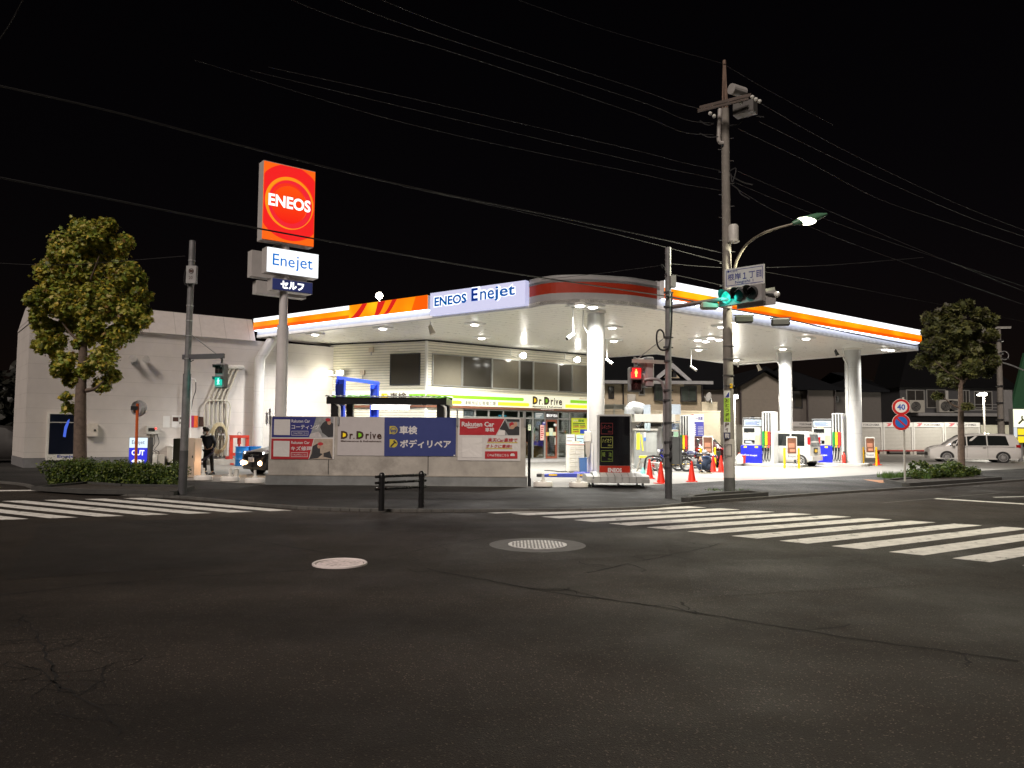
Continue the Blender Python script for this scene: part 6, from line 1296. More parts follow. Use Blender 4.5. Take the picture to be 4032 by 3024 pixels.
def wt(t, f0, f1, g0, g1, mat, bold=.02, o=-.004): m = MB(r, True); m.text(t, W2.P(a0 + W_ * f0, z0 + H_ * g0, o), W2.u, ZZ, W_ * (f1 - f0), H_ * (g1 - g0), bold); m.build('lettering', mat, s, recalc=False)
wt('タイヤ', .09, .35, .8, .92, PWT, .04); wt('履替', .37, .72, .79, .93, M('poster_green_ink', (.05, .25, .02), .5, var=0), .04); wt('3,000円', .08, .4, .46, .57, RIN, .04); wt('3,000円', .46, .78, .46, .57, RIN, .04); wt('5,000円', .08, .4, .2, .31, RIN, .04)
m = MB(r, True); m.pr(W2, a0 + W_ * .48, a1 - .02, z0 + H_ * .15, z0 + H_ * .38, -.007, -.004); m.build('blue_block', BLUEP, s); m = MB(r, True)
for g in ((.08, .75, .68, .73), (.08, .4, .59, .64), (.46, .75, .59, .64), (.08, .4, .34, .39)): m.pr(W2, a0 + W_ * g[0], a0 + W_ * g[1], z0 + H_ * g[2], z0 + H_ * g[3], -.007, -.005)
m.build('green_bar', M('poster_dark_green', (.06, .14, .02), .5), s)
wposter('small framed picture board high on the glass left of the door', 145, 245, 342, 380, M('board_slate', (.2, .25, .27), .4, var=.2), lines=3, ink=PWT)
r, s, bb = wposter('dark lit sign panel over the shop door with white characters', 385, 250, 648, 380, M('panel_dark', (.05, .04, .045), .4)); a0, a1, z0, z1 = bb; W_ = a1 - a0; H_ = z1 - z0; wt('震災対応SS', .05, .95, .25, .8, WLET, .03)
wposter('red and white vertical notice on the glass left of the shop door', 265, 515, 345, 850, M('notice_pink', (.75, .45, .4), .5), lines=6, ink=RIN)
wposter('small blue pennant notice on the glass beside the red and white one', 315, 450, 378, 515, M('pennant_blue', (.06, .07, .4), .5), lines=1, ink=PWT)
wposter('pale green notice at the left edge of the door glass', 2, 510, 60, 632, M('notice_pale_green', (.6, .68, .45), .6), lines=2)
wposter('white sheet taped at the top middle of the shop door', 455, 585, 540, 668, M('sheet_pale', (.62, .65, .5), .6)); wposter('yellow sheet on the shop door, left of its row', 392, 672, 455, 750, M('sheet_yellow', (.7, .55, .12), .6)); wposter('mint sheet on the shop door, middle of its row', 460, 668, 535, 748, M('sheet_mint', (.5, .62, .5), .6)); wposter('cream sheet on the shop door, right of its row', 540, 668, 605, 748, M('sheet_cream', (.68, .64, .4), .6)); wposter('white sticker in the top right corner of the shop door', 560, 490, 618, 545, PAPER)
r, s, bb = wposter('cyan lit letters sign seen low in the glazing above the wall', 640, 1000, 690, 1012, M('cyan_plate', (.02, .1, .2), .4, var=0, emit=(.1, .6, .9), es=.8), c='S', o=-1.0)
def board(lab, x0, y0, x1, y1, mat, d, c='Y', yaw=.35):
    a = dp(c, x0, y1, d); b = dp(c, x1, y0, d); r = T('notice_board', lab, 'notice board', ((a.x + b.x) / 2, d, .056), rz=yaw); w_ = (b.x - a.x) / 2; z1 = b.z - .056
    m = MB(r)
    for q in ((-w_, -w_ + .05, 0, z1), (w_ - .05, w_, 0, z1), (-w_ + .05, w_ - .05, z1 - .05, z1), (-w_ + .05, w_ - .05, z1 * .22, z1 * .22 + .05)): m.box(q[0], q[1], -.02, .02, q[2], q[3])
    m.box(-w_, w_, -.25, .25, 0, .03); m.build('frame', SILV); m = MB(r); m.box(-w_ + .05, w_ - .05, -.012, .0, z1 * .22 + .05, z1 - .05); s = m.build('panel', mat); m = MB(r)
    for k in range(6): z_ = z1 * .9 - k * z1 * .1; m.box(-w_ * .75, w_ * (.75 - .3 * (k % 2)), -.016, -.013, z_ - .05, z_)
    m.build('print', GRYT if 'white' in lab else M('board_blue', (.04, .12, .5), .5), s)
board('white notice board on a silver stand in front of the shop glass', 810, 715, 1025, 1205, PAPER, 38.2); board('pale blue notice board beside the white one', 1028, 730, 1225, 1200, M('board_pale_blue', (.4, .58, .75), .5), 38.6)
# cones
def cone():
    r = T('traffic_cone', 'x', 'traffic cone'); m = MB(r); m.lathe((0, 0, 0), [(.14, .03), (.13, .06), (.035, .66), (.028, .70), (.012, .70)], 24); m.build('body', M('cone_red', (.75, .022, .008), .45, var=.06), smooth=True); m = MB(r); m.rings([[(x * k, y * k, z) for x, y in [(max(-1, min(1, 1.3 * math.cos(t))) * .19, max(-1, min(1, 1.3 * math.sin(t))) * .19) for t in [i * 6.2832 / 24 for i in range(24)]]] for k, z in ((1, 0), (1, .025), (.8, .035))]); m.build('foot', MATS['cone_red']); return r
c0 = cone()
for i, (c, x, y, lab) in enumerate((('G', 1295, 1490, 'red traffic cone in front of the stepladder, left of the pole'), ('G', 1410, 1540, 'red traffic cone touching the straight signal pole, nearest the road'), ('H', 480, 1510, 'red traffic cone with a bar tied to it, between the two poles'), ('H', 712, 1405, 'red traffic cone just right of the crouching person'), ('H', 800, 1408, 'red traffic cone touching the concrete utility pole'), ('I', 1885, 1372, 'red traffic cone beside the far right yellow bollard sign'))):
    o = c0 if i == 0 else copy_tree(c0); o.location = gp(c, x, y); o['label'] = lab; o['group'] = 'red traffic cones'; o.rotation_euler.z = i * .7
a = gp('G', 1410, 1540); b = gp('H', 480, 1510); q = a + ZZ * .6; m = MB(off=q); n_ = 12; seg = (b - a) / n_
mats2 = [M('bar_yellow', (.75, .5, .03), .4), M('bar_black', (.02, .02, .02), .4)]
for i in range(n_): m.m = i % 2; m.cyl(a + seg * (i + .03) + ZZ * .6, a + seg * (i + .97) + ZZ * .6, .02, n=8)
tag(m.build('cone_bar', mats2, loc=q), 'yellow and black bar laid between two red cones', 'cone bar')
# stepladder
q = gp('Z', 330, 1510); q.z = .056; d_ = q.y; xa = dp('Z', 250, 1510, d_).x; st = T('step_ladder', 'folding step ladder with a yellow top step beside the price sign', 'ladder', (xa + .6, d_ + .2, .056))
X = lambda x, y, d: dp('Z', x, y, d) - LOC[st.name]
LM = M('ladder_grey', (.28, .27, .24), .45, .4)
m = MB(st)
for dy in (0, .5): m.tube([X(255, 1515, d_ + dy * .3), X(345, 1175, d_ + .2)], .035, 6)
for dy in (.1, .6): m.tube([X(600, 1530, d_ + .1 + dy * .3), X(480, 1175, d_ + .3)], .03, 6)
m.tube([X(675, 1490, d_ + .6), X(620, 1290, d_ + .5)], .03, 6); m.build('leg', LM)
m = MB(st); q0 = X(330, 1190, d_ + .1); q1 = X(470, 1190, d_ + .1); m.box(q0.x, q1.x, q0.y - .12, q0.y + .25, q0.z - .02, q0.z + .06); m.build('top_step', M('ladder_yellow', (.8, .65, .05), .45))
m = MB(st)
for y_, e in ((1290, 25), (1400, 55)): q0 = X(345 - e, y_, d_ + .05); q1 = X(430, y_, d_ + .05); m.box(q0.x, q1.x, q0.y - .06, q0.y + .06, q0.z - .02, q0.z + .02)
m.build('rung', LM)
q = gp('Z', 420, 1530); hr = T('hoop_rail', 'black bent tube rail standing behind the red cones', 'rail', q + V((0, .6, 0))); d2 = q.y + .6; Xh = lambda x, y: dp('Z', x, y, d2) - LOC[hr.name]
m = MB(hr); m.tube(catmull([Xh(405, 1520), Xh(425, 1300), Xh(445, 1210), Xh(500, 1172), Xh(620, 1168), Xh(720, 1180), Xh(755, 1250), Xh(790, 1390), Xh(850, 1440)], 6), .035, 8); m.build('tube', BLACK, smooth=True)
m = MB(hr); m.tube([Xh(470, 1275), Xh(760, 1305)], .03, 6); m.build('cross_rail', M('rail_white', (.6, .58, .55), .5)); q = gp('Z', 385, 1545); r = T('spray_bottle', 'pale cyan plastic bottle at the foot of the ladder', 'bottle', q); m = MB(r); m.lathe((0, 0, 0), [(.1, 0), (.11, .05), (.1, .2), (.04, .28), (.04, .33)], 14); m.build('body', M('plastic_cyan', (.25, .65, .62), .35), smooth=True); m = MB(r); m.cyl((0, 0, .33), (0, 0, .5), .012); m.build('spout', WHITE)
# wash bay machine
d_ = 36.; wm = T('wash_bay_machine', 'pale grey vacuum bay unit with yellow tapes and a duct on top', 'machine', (dp('Z', 430, 1300, d_).x, d_, .056)); Xw = lambda x, y, d=d_: dp('Z', x, y, d) - LOC[wm.name]
WM = M('machine_pale', (.42, .4, .36), .5, var=.06); WG = M('machine_grey', (.3, .31, .3), .5, var=.06)
a = Xw(228, 525); b = Xw(985, 385); m = MB(wm); m.box(a.x, b.x, -.1, 2.2, a.z, b.z); m.box(a.x + .05, b.x - .1, 2.1, 2.2, 0, a.z - .01); m.build('canopy_header', WM)
a2 = Xw(250, 1310); b2 = Xw(650, 690); m = MB(wm); m.box(a2.x, b2.x, 0, .5, 0, b2.z); bd = m.build('cabinet', WG); m = MB(wm); m.box(a2.x - .05, b2.x + .03, -.06, .52, b2.z + .002, b2.z + .09); m.build('shelf', MATS['machine_pale'], bd)
m = MB(wm); q0 = Xw(448, 1100); q1 = Xw(630, 735); m.box(q0.x, q1.x, -.012, -.001, q0.z, q1.z); m.build('hatch', M('hatch_grey', (.38, .39, .37), .5), bd)
for xs in ((268, 300, 738, 1045), (303, 328, 728, 1040)): m = MB(wm); q0 = Xw(xs[0], xs[3]); q1 = Xw(xs[1], xs[2]); m.box(q0.x, q1.x, -.014, -.002, q0.z, q1.z); m.build('yellow_tape', M('tape_yellow', (.8, .75, .05), .5), bd)
m = MB(wm); m.prism([Xw(x, y) + V((0, -.014, 0)) for x, y in ((340, 765), (362, 765), (400, 1065), (375, 1068))], (0, .012, 0)); m.build('yellow_tape', MATS['tape_yellow'], bd)
m = MB(wm); q0 = Xw(402, 880); q1 = Xw(438, 722); m.box(q0.x, q1.x, -.013, -.002, q0.z, q1.z); m.build('sticker', PWT, bd); m = MB(wm); q1 = Xw(438, 815); m.box(q0.x, q1.x, -.016, -.0135, q0.z, q1.z); m.build('sticker', M('sticker_blue2', (.06, .2, .65), .5), bd)
m = MB(wm); q0 = Xw(285, 360); m.box(Xw(405, 350).x, Xw(535, 350).x, .1, .8, Xw(405, 380).z + .0, Xw(405, 205).z); m.build('blower_box', M('blower_pale_blue', (.3, .34, .39), .45)); m = MB(wm); m.box(Xw(910, 350).x, Xw(1118, 350).x, .3, .9, Xw(405, 378).z, Xw(405, 188).z); m.build('blower_box', M('blower_pale_blue', (.3, .34, .39), .45)); m = MB(wm); c_ = Xw(300, 310) + V((0, .4, 0)); m.tube(catmull([Xw(170, 380) + V((0, .4, 0)), Xw(178, 300) + V((0, .4, 0)), Xw(230, 255) + V((0, .4, 0)), Xw(320, 262) + V((0, .4, 0)), Xw(405, 290) + V((0, .4, 0))], 5), .28, 14); m.build('duct', GALV, smooth=True)
m = MB(wm); q0 = Xw(330, 680); m.tube(catmull([Xw(260, 600), Xw(300, 620), Xw(350, 570), Xw(380, 530)], 4), .06, 8); m.box(Xw(335, 680).x, Xw(470, 680).x, .3, .9, Xw(400, 685).z + .01, Xw(400, 600).z); m.box(Xw(540, 640).x, Xw(740, 640).x, .2, .8, Xw(600, 610).z, Xw(600, 545).z); m.build('hose_and_bags', BLACK); m = MB(wm); m.cyl(Xw(490, 690), Xw(495, 545), .09); m.cyl(Xw(440, 690), Xw(440, 545), .07); m.build('pipe', M('pipe_blue_grey', (.35, .42, .45), .5)); r = T('fire_extinguisher', 'small red extinguisher standing behind the cone bar', 'extinguisher', (dp('Z', 575, 1250, 34).x, 34, .056)); m = MB(r); m.lathe((0, 0, 0), [(.09, 0), (.1, .03), (.1, .45), (.04, .55), (.03, .62)], 14); m.build('tank', REDP, smooth=True); m = MB(r); m.box(-.05, .08, -.02, .02, .62, .68); m.build('valve', DARKM)
# dispensers
HOSE = M('pump_hose', (.012, .012, .013), .5, var=0)
def pump():
    r = T('fuel_pump', 'x', 'fuel pump'); m = MB(r); m.bev(0, .5, -.28, .5, 0, 2.5, .02); tw = m.build('hose_tower', M('pump_white', (.56, .56, .54), .35, var=.04))
    m = MB(r)
    for k in range(4): m.bev(.02 + k * .125, .082 + k * .125, -.31, -.285, 1.5 if k < 4 else 0, 2.47, .005)
    m.build('tower_rib', MATS['pump_white'], tw)
    m = MB(r); m.box(.34, .48, -.284, -.281, 2.2, 2.35); m.text('セルフ', (.53, -.2, 2.2), V((0, 1, 0)), ZZ, .4, .12, .02); m.build('self_print', M('print_lilac', (.4, .4, .62), .5), tw)
    for k, (nm, c) in enumerate((('green', (.005, .22, .045)), ('yellow', (.8, .55, .01)), ('red', (.7, .03, .025)))):
        x = .06 + k * .125
        m = MB(r); m.box(x - .04, x + .06, -.318, -.312, .88, 1.55); m.build('grade_strip', M('grade_' + nm, c, .4), tw)
        m = MB(r); m.box(x + .028, x + .078, -.3, -.283, 1.2, 2.45); m.build('hose_slot', BLACK, tw)
        m = MB(r); m.tube(catmull([(x + .077, -.3, 2.42), (x + .077, -.3, 1.4), (x + .07, -.32, .5), (x + .03, -.36, .12), (x - .03, -.36, .25), (x + .01, -.36, .62)], 5), .016, 6); m.build('hose', HOSE, tw)
        m = MB(r); m.tube([V((x, -.36, .6)), V((x, -.38, .76)), V((x + .02, -.34, .84))], .035, 8); nz = m.build('nozzle', BLACK, tw); m = MB(r); m.ball((x, -.38, .8), .045, 8, 6); m.build('nozzle_cover', MATS['grade_' + nm], nz)
    m = MB(r); m.bev(-1.0, -.02, -.2, .3, 0, .85, .015); bs = m.build('blue_base', M('pump_blue', (.012, .02, .55), .4, var=.05))
    m = MB(r); m.text('ENEOS Enejet', (-.97, -.203, .32), V((1, 0, 0)), ZZ, .72, .1, .03); m.build('lettering', PWT, bs, recalc=False)
    m = MB(r)
    for x in (-.85, -.35): m.box(x, x + .14, -.206, -.201, .74, .83)
    m.build('yellow_sticker', YELP, bs)
    m = MB(r); m.bev(-.92, -.06, -.18, .28, .86, 1.75, .015); bd = m.build('dispenser_body', M('pump_off_white', (.48, .48, .46), .4, var=.05))
    m = MB(r); m.box(-.84, -.36, -.19, -.182, 1.5, 1.7); m.box(-.84, -.36, -.19, -.182, .95, 1.12); m.build('display', GLASSD, bd); m = MB(r); m.box(-.78, -.5, -.196, -.191, .98, 1.08); m.box(-.84, -.55, -.19, -.182, 1.2, 1.42); m.build('lit_screen', E('pump_screen', (.85, .92, 1), 1.1), bd)
    m = MB(r); m.box(-.33, -.1, -.19, -.182, 1.42, 1.7); m.build('green_notice', M('notice_mint', (.45, .7, .5), .5), bd); m = MB(r); m.box(-.33, -.1, -.19, -.182, .9, 1.35); m.build('orange_notice', M('notice_peach', (.7, .42, .28), .5), bd)
    m = MB(r)
    m.tube([V((-.95, .05, 1.75)), V((-.95, .05, 2.2)), V((-.05, .05, 2.2)), V((-.05, .05, 1.75))], .025, 6); m.build('top_frame', GALV, bd)
    m = MB(r); m.box(-.88, -.1, 0, .03, 1.8, 2.12); tb = m.build('top_board', M('board_pale', (.5, .6, .7), .4), bd); m = MB(r)
    for k in range(4): m.box(-.84, -.2 - .1 * (k % 2), -.004, -.001, 1.86 + k * .06, 1.885 + k * .06)
    m.build('print', NB, tb); return r
pm = pump()
spots = [(dp('H', 370, 1300, 36.8), -.5, 'fuel pump with tricolour strips behind the straight signal pole, nearest the shop', .06), (dp('U', 962, 1300, 39.8), -.62, 'fuel pump with tricolour strips right of the utility pole, white van beside it', .19), (dp('I', 1175, 1300, 41.5), -.62, 'fuel pump with tricolour strips by the far right round column', .19)]
for i, (p, yaw, lab, z) in enumerate(spots):
    o = pm if i == 0 else copy_tree(pm); o.location = (p.x, p.y, z); o.rotation_euler.z = yaw; o['label'] = lab; o['group'] = 'fuel pumps'; 
    if i: o.scale = (1.15, 1.06, 1.06)
ISL = M('island_concrete', (.42, .41, .38), .7, var=.1)
def island(a, b, lab):
    d = (b - a).normalized(); nn = V((-d.y, d.x, 0)); c = (a + b) / 2; r = T('pump_island', lab, 'kerb', (c.x, c.y, .056)); m = MB(r, True); L = (b - a).length; n = 8; ring = []
    for s_, cc in ((1, b), (-1, a)):
        for i in range(n + 1): t = -1.5708 + 3.14159 * i / n; ring.append(cc + d * s_ * .3 * math.cos(t) * 1 + nn * s_ * .75 * math.sin(t))
    m.rings([[V((p.x, p.y, .05)) for p in ring], [V((p.x, p.y, .17)) for p in ring], [V((c.x + (p.x - c.x) * .985, c.y + (p.y - c.y) * .985, .19)) for p in ring]]); m.build('island_block', ISL)
    m = MB(r, True); q = b if b.y < a.y else a; e = (q - c).normalized(); m.obx(V((q.x, q.y, .052)) + e * .3 - nn * .5, nn * 1.0, e * .05, ZZ * .13); m.build('end_plate', M('end_dark', (.2, .19, .16), .8))
P3c0 = V((P3c.x, P3c.y, 0)); island(P3c0 + UL * 5.2, P3c0 - UL * .4, 'low concrete pump island under the right round column'); q = V((spots[1][0].x, spots[1][0].y, 0)); island(q + UL * 3.4, q - UL * 1.7, 'low concrete pump island beside the white van'); q = V((spots[0][0].x, spots[0][0].y, 0)); island(q + UL * 2.2, q - UL * .9, 'low concrete pump island behind the cones')
# bollard signs
def bollard(c, xb, yb, lab, sc=1.):
    p = gp(c, xb, yb); r = T('bollard_sign', lab, 'sign', p, rz=-.15, group='yellow bollard signs'); m = MB(r)
    for x in (-.33, .33): m2 = MB(r); m2.cyl((x, 0, 0), (x, 0, .96), .055, n=14); m2.ball((x, 0, .96), (.055, .055, .03), 14, 5); m2.build('bollard', M('bollard_yellow', (.82, .5, .01), .4, var=.06), smooth=True)
    m = MB(r); m.bev(-.24, .24, -.09, -.03, .42, 1.52, .01); fr = m.build('frame', OFFW); m = MB(r); m.box(-.2, .2, -.1, -.091, .72, 1.46); ps_ = m.build('poster', M('poster_terracotta', (.2, .09, .055), .3, var=.35, scale=5)); m = MB(r); m.box(-.15, .12, -.104, -.1, 1.0, 1.2); m.box(-.1, .15, -.104, -.1, .8, .92); m.build('print', M('print_salmon', (.55, .25, .16), .4, var=.2), ps_); m = MB(r); m.text('Enejet', (-.18, -.094, .5), V((1, 0, 0)), ZZ, .36, .13, .01); m.build('lettering', M('slate_letter', (.1, .12, .22), .5, var=0), fr, recalc=False)
bollard('I', 488, 1428, 'yellow bollard sign in front of the white van'); bollard('I', 1765, 1385, 'yellow bollard sign at the far right end of the pump island'); bollard('H', 655, 1362, 'yellow bollard sign behind the crouching person')
# bottles by island
r = T('jerry_can', 'white plastic canister on the middle pump island', 'canister', dp('H', 998, 1298, 39.3).xy.to_3d() + ZZ * .19); m = MB(r); m.rings([[(x * s, y * s, z) for x, y in ((-.16, -.1), (.16, -.1), (.16, .1), (-.16, .1))] for s, z in ((.95, 0), (1, .03), (1, .3), (.5, .42), (.3, .45), (.3, .5))]); m.build('body', MATS['plastic_pale'], smooth=True); m = MB(r); m.cyl((0, 0, .5), (0, 0, .54), .05); m.build('cap', REDP)
r = T('red_bucket', 'red bucket behind the white canister', 'bucket', dp('H', 1035, 1296, 39.6).xy.to_3d() + ZZ * .19); m = MB(r); m.lathe((0, 0, 0), [(.13, 0), (.17, .38), (.18, .4), (.16, .4)], 18); m.build('pail', REDP, smooth=True); m = MB(r); m.torus((0, 0, .4), (0, 1, 0), .16, .008, 12, 5, 0, 3.14); m.build('bail', GALV)
r = T('fire_extinguisher', 'red extinguisher by the foot of the right round column', 'extinguisher', dp('I', 1340, 1310, 40.8).xy.to_3d() + ZZ * .19); m = MB(r); m.lathe((0, 0, 0), [(.09, 0), (.1, .03), (.1, .4), (.04, .5), (.03, .56)], 14); m.build('tank', REDP, smooth=True); m = MB(r); m.box(-.05, .08, -.02, .02, .56, .62); m.build('valve', DARKM)
# ---------------------------------------------------------------- vehicles
CARW = M('car_white', (.62, .61, .59), .22, var=.02, coat=.6); CARK = M('car_black', (.012, .011, .012), .16, var=0, coat=.8); CARM = M('car_maroon', (.035, .006, .008), .16, var=0, coat=.8)
CGL = M('car_glass', (.012, .014, .014), .05, var=0, spec=.7); CHR = M('chrome', (.6, .6, .6), .2, .9, var=0); RIM = M('alloy_rim', (.5, .5, .5), .3, .6, var=.05); TLR = M('tail_red', (.35, .01, .012), .2, var=0); HLM = M('headlamp_clear', (.55, .56, .58), .12, var=0); DKP = M('trim_black', (.02, .02, .02), .5, var=0)
def car(name, lab, cat, loc, rz, st, wins, glass, wheels, r, paint, spokes=10, extra=None, handles=(), group=None):
    o = T(name, lab, cat, loc, rz); rings = []
    for x, zb, zs, zr, wb, wr in st:
        h = [(wb * .9, zb), (wb, zb + .14), (wb * 1.005, (zb + zs) / 2 + .1), (wb * .985, zs), (wr, max(zs + .01, zr - .07)), (wr * .86, zr), (wr * .4, zr + .018)]
        rings.append([(x, y, z) for y, z in h] + [(x, -y, z) for y, z in reversed(h)])
    m = MB(o); m.rings(rings); bd = m.build('body', paint, smooth=True)
    def at(x):
        for a, b in zip(st, st[1:]):
            if a[0] >= x >= b[0]: f = (a[0] - x) / (a[0] - b[0]); return [p + (q - p) * f for p, q in zip(a, b)]
        return st[0] if x > st[0][0] else st[-1]
    def yz(x, t):
        _, zb, zs, zr, wb, wr = at(x); z0, z1 = zs, max(zs + .01, zr - .07); return (wb * .985 + (wr - wb * .985) * t, z0 + (z1 - z0) * t)
    for sgn in (1, -1):
        for b0, b1, t0, t1 in wins:
            m = MB(o); q = []
            for x, t in ((b0, .06), ((b0 + b1) / 2, .06), (b1, .06), (t1, .93), ((t0 + t1) / 2, .93), (t0, .93)): y, z = yz(x, t); q.append((x, sgn * (y + .006), z))
            m.poly(q); m.build('window', CGL, bd, recalc=False)
    for q in glass: m = MB(o); m.poly(q); m.build('window', CGL, bd, recalc=False)
    for wx in wheels:
        for sgn in (1, -1):
            y = at(wx)[4]
            m = MB(o); m.cyl((wx, sgn * (y - .1), r), (wx, sgn * (y + .006), r), r * 1.13, n=28); m.build('wheel_arch', DKP, bd)
            m = MB(o); m.tube([(wx, sgn * (y - .2), r), (wx, sgn * (y - .0), r), (wx, sgn * (y + .018), r)], [r, r, r * .93], 28); wh = m.build('tyre', RUBBER, smooth=True)
            m = MB(o); m.torus((wx, sgn * (y + .02), r), (0, 1, 0), r * .7, .018, 28, 6)
            for k in range(spokes): t = k * 6.2832 / spokes; m.tube([V((wx, sgn * (y + .022), r)), V((wx + r * .7 * math.cos(t), sgn * (y + .02), r + r * .7 * math.sin(t)))], [.02, .014], 5)
            m.cyl((wx, sgn * (y + .015), r), (wx, sgn * (y + .035), r), .045, n=12); m.build('rim', RIM, wh)
    for hx, hz in handles:
        for sgn in (1, -1): m = MB(o); y = at(hx)[4]; m.bev(hx - .09, hx + .09, sgn * y - .03, sgn * y + .03, hz - .015, hz + .015, .008); m.build('door_handle', CHR, bd)
    for sx_ in extra.get('seams', ()):
        m = MB(o)
        for sgn in (1, -1): y = at(sx_)[4]; m.box(sx_ - .005, sx_ + .005, sgn * y * 1.0 - .012, sgn * y * 1.0 + .008, .32, at(sx_)[2])
        m.build('door_seam', DKP, bd)
    return o, bd
def part(o, nm, mat, bx_, par): m = MB(o); m.bev(*bx_, .01); return m.build(nm, mat, par)
MV = [(2.36, .3, .6, .64, .62, .5), (2.3, .2, .78, .84, .74, .62), (2.0, .18, .92, .99, .82, .72), (1.5, .18, .99, 1.06, .85, .74), (1.05, .18, 1.0, 1.42, .855, .72), (.62, .18, 1.0, 1.70, .86, .7), (-.2, .18, 1.01, 1.8, .86, .7), (-1.5, .18, 1.03, 1.79, .86, .7), (-2.05, .2, 1.04, 1.73, .85, .69), (-2.25, .24, 1.04, 1.45, .83, .7), (-2.36, .3, .95, 1.0, .78, .68)]
pf = gp('J', 580, 1388); sc_ = 1.06; pr_ = None
dv = V((-.955, .296, 0)); rz = math.atan2(dv.y, dv.x); nrm = V((-dv.y, dv.x, 0)); ctr = pf - dv * 1.43 * sc_ + (nrm if nrm.y > 0 else -nrm) * .86
o, bd = car('minivan', 'white low slung minivan with multi spoke wheels parked side on at the far right', 'minivan', (ctr.x, ctr.y, .056), rz, MV, [(.98, .42, .72, .42), (.36, -.62, .36, -.62), (-.68, -1.75, -.68, -1.62), (1.3, 1.04, 1.06, .78)],
    [[(1.42, -.66, 1.09), (1.42, .66, 1.09), (.7, .6, 1.67), (.7, -.6, 1.67)], [(-2.31, -.66, 1.12), (-2.31, .66, 1.12), (-2.1, .6, 1.66), (-2.1, -.6, 1.66)]], (1.43, -1.43), .33, CARW, 16, {'seams': (.4, -.66)}, ((.55, .92), (-.5, .92)))
o.scale = (sc_, sc_, sc_ * .93)
m = MB(o); 
for s_ in (1, -1): m.bev(2.02, 2.31, s_ * .5 - .2, s_ * .5 + .24, .66, .80, .02)
m.build('headlight', HLM, bd); m = MB(o); m.bev(2.28, 2.38, -.4, .4, .4, .62, .02); m.build('grille', DKP, bd)
for s_ in (1, -1): part(o, 'tail_light', TLR, (-2.33, -2.1, s_ * .82 - .05, s_ * .82 + .03, .95, 1.12), bd); part(o, 'mirror', CARW, (1.0, 1.16, s_ * .95 - .08, s_ * .95 + .08, 1.02, 1.16), bd)
m = MB(o); m.box(-2.2, 2.1, -.872, .872, .2, .27); m.build('side_skirt', M('skirt_white', (.5, .5, .48), .3), bd)
m = MB(o); m.box(-2.05, .9, -.875, .875, .985, .997); m.build('beltline_chrome', CHR, bd)
m = MB(o); m.bev(-2.37, -2.30, -.25, .25, .75, .9, .005); m.build('licence_plate', PWT, bd)
# white van by the middle column: its tail towards the road
KV = [(1.7, .3, .62, .66, .6, .5), (1.62, .22, .9, .95, .68, .6), (1.3, .2, .98, 1.25, .72, .63), (.85, .2, 1.0, 1.72, .735, .62), (0, .2, 1.0, 1.79, .738, .63), (-1.3, .2, 1.0, 1.78, .735, .63), (-1.55, .22, 1.0, 1.72, .73, .62), (-1.68, .28, .98, 1.25, .72, .63), (-1.7, .32, .9, .95, .7, .62)]
pk = gp('I', 660, 1398); kd = V((-.74, .67, 0)).normalized(); kn = V((-kd.y, kd.x, 0)); kn = kn if kn.y > 0 else -kn; ctr = pk + kd * 1.25 + kn * .62
o, bd = car('microvan', 'white boxy microvan filling up, its tailgate and one rear wheel showing', 'van', (ctr.x, ctr.y, .056), math.atan2(kd.y, kd.x), KV, [(.95, .3, .8, .3), (.24, -.65, .24, -.65), (-.72, -1.42, -.72, -1.4)], [[(1.4, -.58, 1.0), (1.4, .58, 1.0), (.95, .56, 1.66), (.95, -.56, 1.66)], [(-1.712, -.57, 1.03), (-1.712, .57, 1.03), (-1.62, .53, 1.64), (-1.62, -.53, 1.64)]], (1.15, -1.2), .29, M('car_cream_white', (.52, .51, .48), .22, var=.02, coat=.5), 8, {'seams': (.27, -.68)}, ((.4, .9), (-.5, .9)))
for s_ in (1, -1): part(o, 'tail_light', TLR, (-1.70, -1.55, s_ * .67 - .03, s_ * .67 + .03, 1.12, 1.5), bd); part(o, 'headlight', HLM, (1.5, 1.68, s_ * .5 - .15, s_ * .5 + .15, .65, .85), bd)
part(o, 'rear_bumper', MATS['car_cream_white'], (-1.8, -1.6, -.7, .7, .3, .55), bd); part(o, 'licence_plate', YELP, (-1.735, -1.70, -.17, .17, .72, .88), bd); part(o, 'number_recess', DKP, (-1.728, -1.70, -.25, .25, .68, .95), bd)
# dark maroon hatchback behind the crouching person, tail on
HB = [(2.1, .3, .55, .6, .6, .5), (2.0, .2, .68, .74, .76, .66), (1.2, .18, .82, .88, .83, .72), (.7, .18, .86, 1.0, .84, .68), (.0, .18, .88, 1.42, .845, .6), (-.8, .18, .9, 1.47, .845, .6), (-1.5, .2, .92, 1.34, .83, .6), (-1.9, .24, .92, 1.05, .8, .62), (-2.05, .3, .85, .9, .74, .6)]
ph = dp('H', 690, 1380, 37.2); hd_ = V((-.28, .96, 0)).normalized(); ctr = V((ph.x, ph.y, .056)) + hd_ * 2
o, bd = car('hatchback', 'dark maroon hatchback with its tail to the road behind the crouching person', 'car', ctr, math.atan2(hd_.y, hd_.x), HB, [(.55, -.1, .1, -.1), (-.16, -.95, -.16, -.95), (-1.0, -1.5, -1.0, -1.4)], [[(.62, -.6, 1.04), (.62, .6, 1.04), (.05, .54, 1.39), (.05, -.54, 1.39)], [(-1.86, -.6, 1.07), (-1.86, .6, 1.07), (-1.5, .54, 1.36), (-1.5, -.54, 1.36)]], (1.3, -1.25), .31, CARM, 5, {'seams': (-.13,)}, ((.1, .8),))
for s_ in (1, -1): part(o, 'tail_light', TLR, (-2.02, -1.75, s_ * .66 - .14, s_ * .66 + .12, .78, .94), bd)
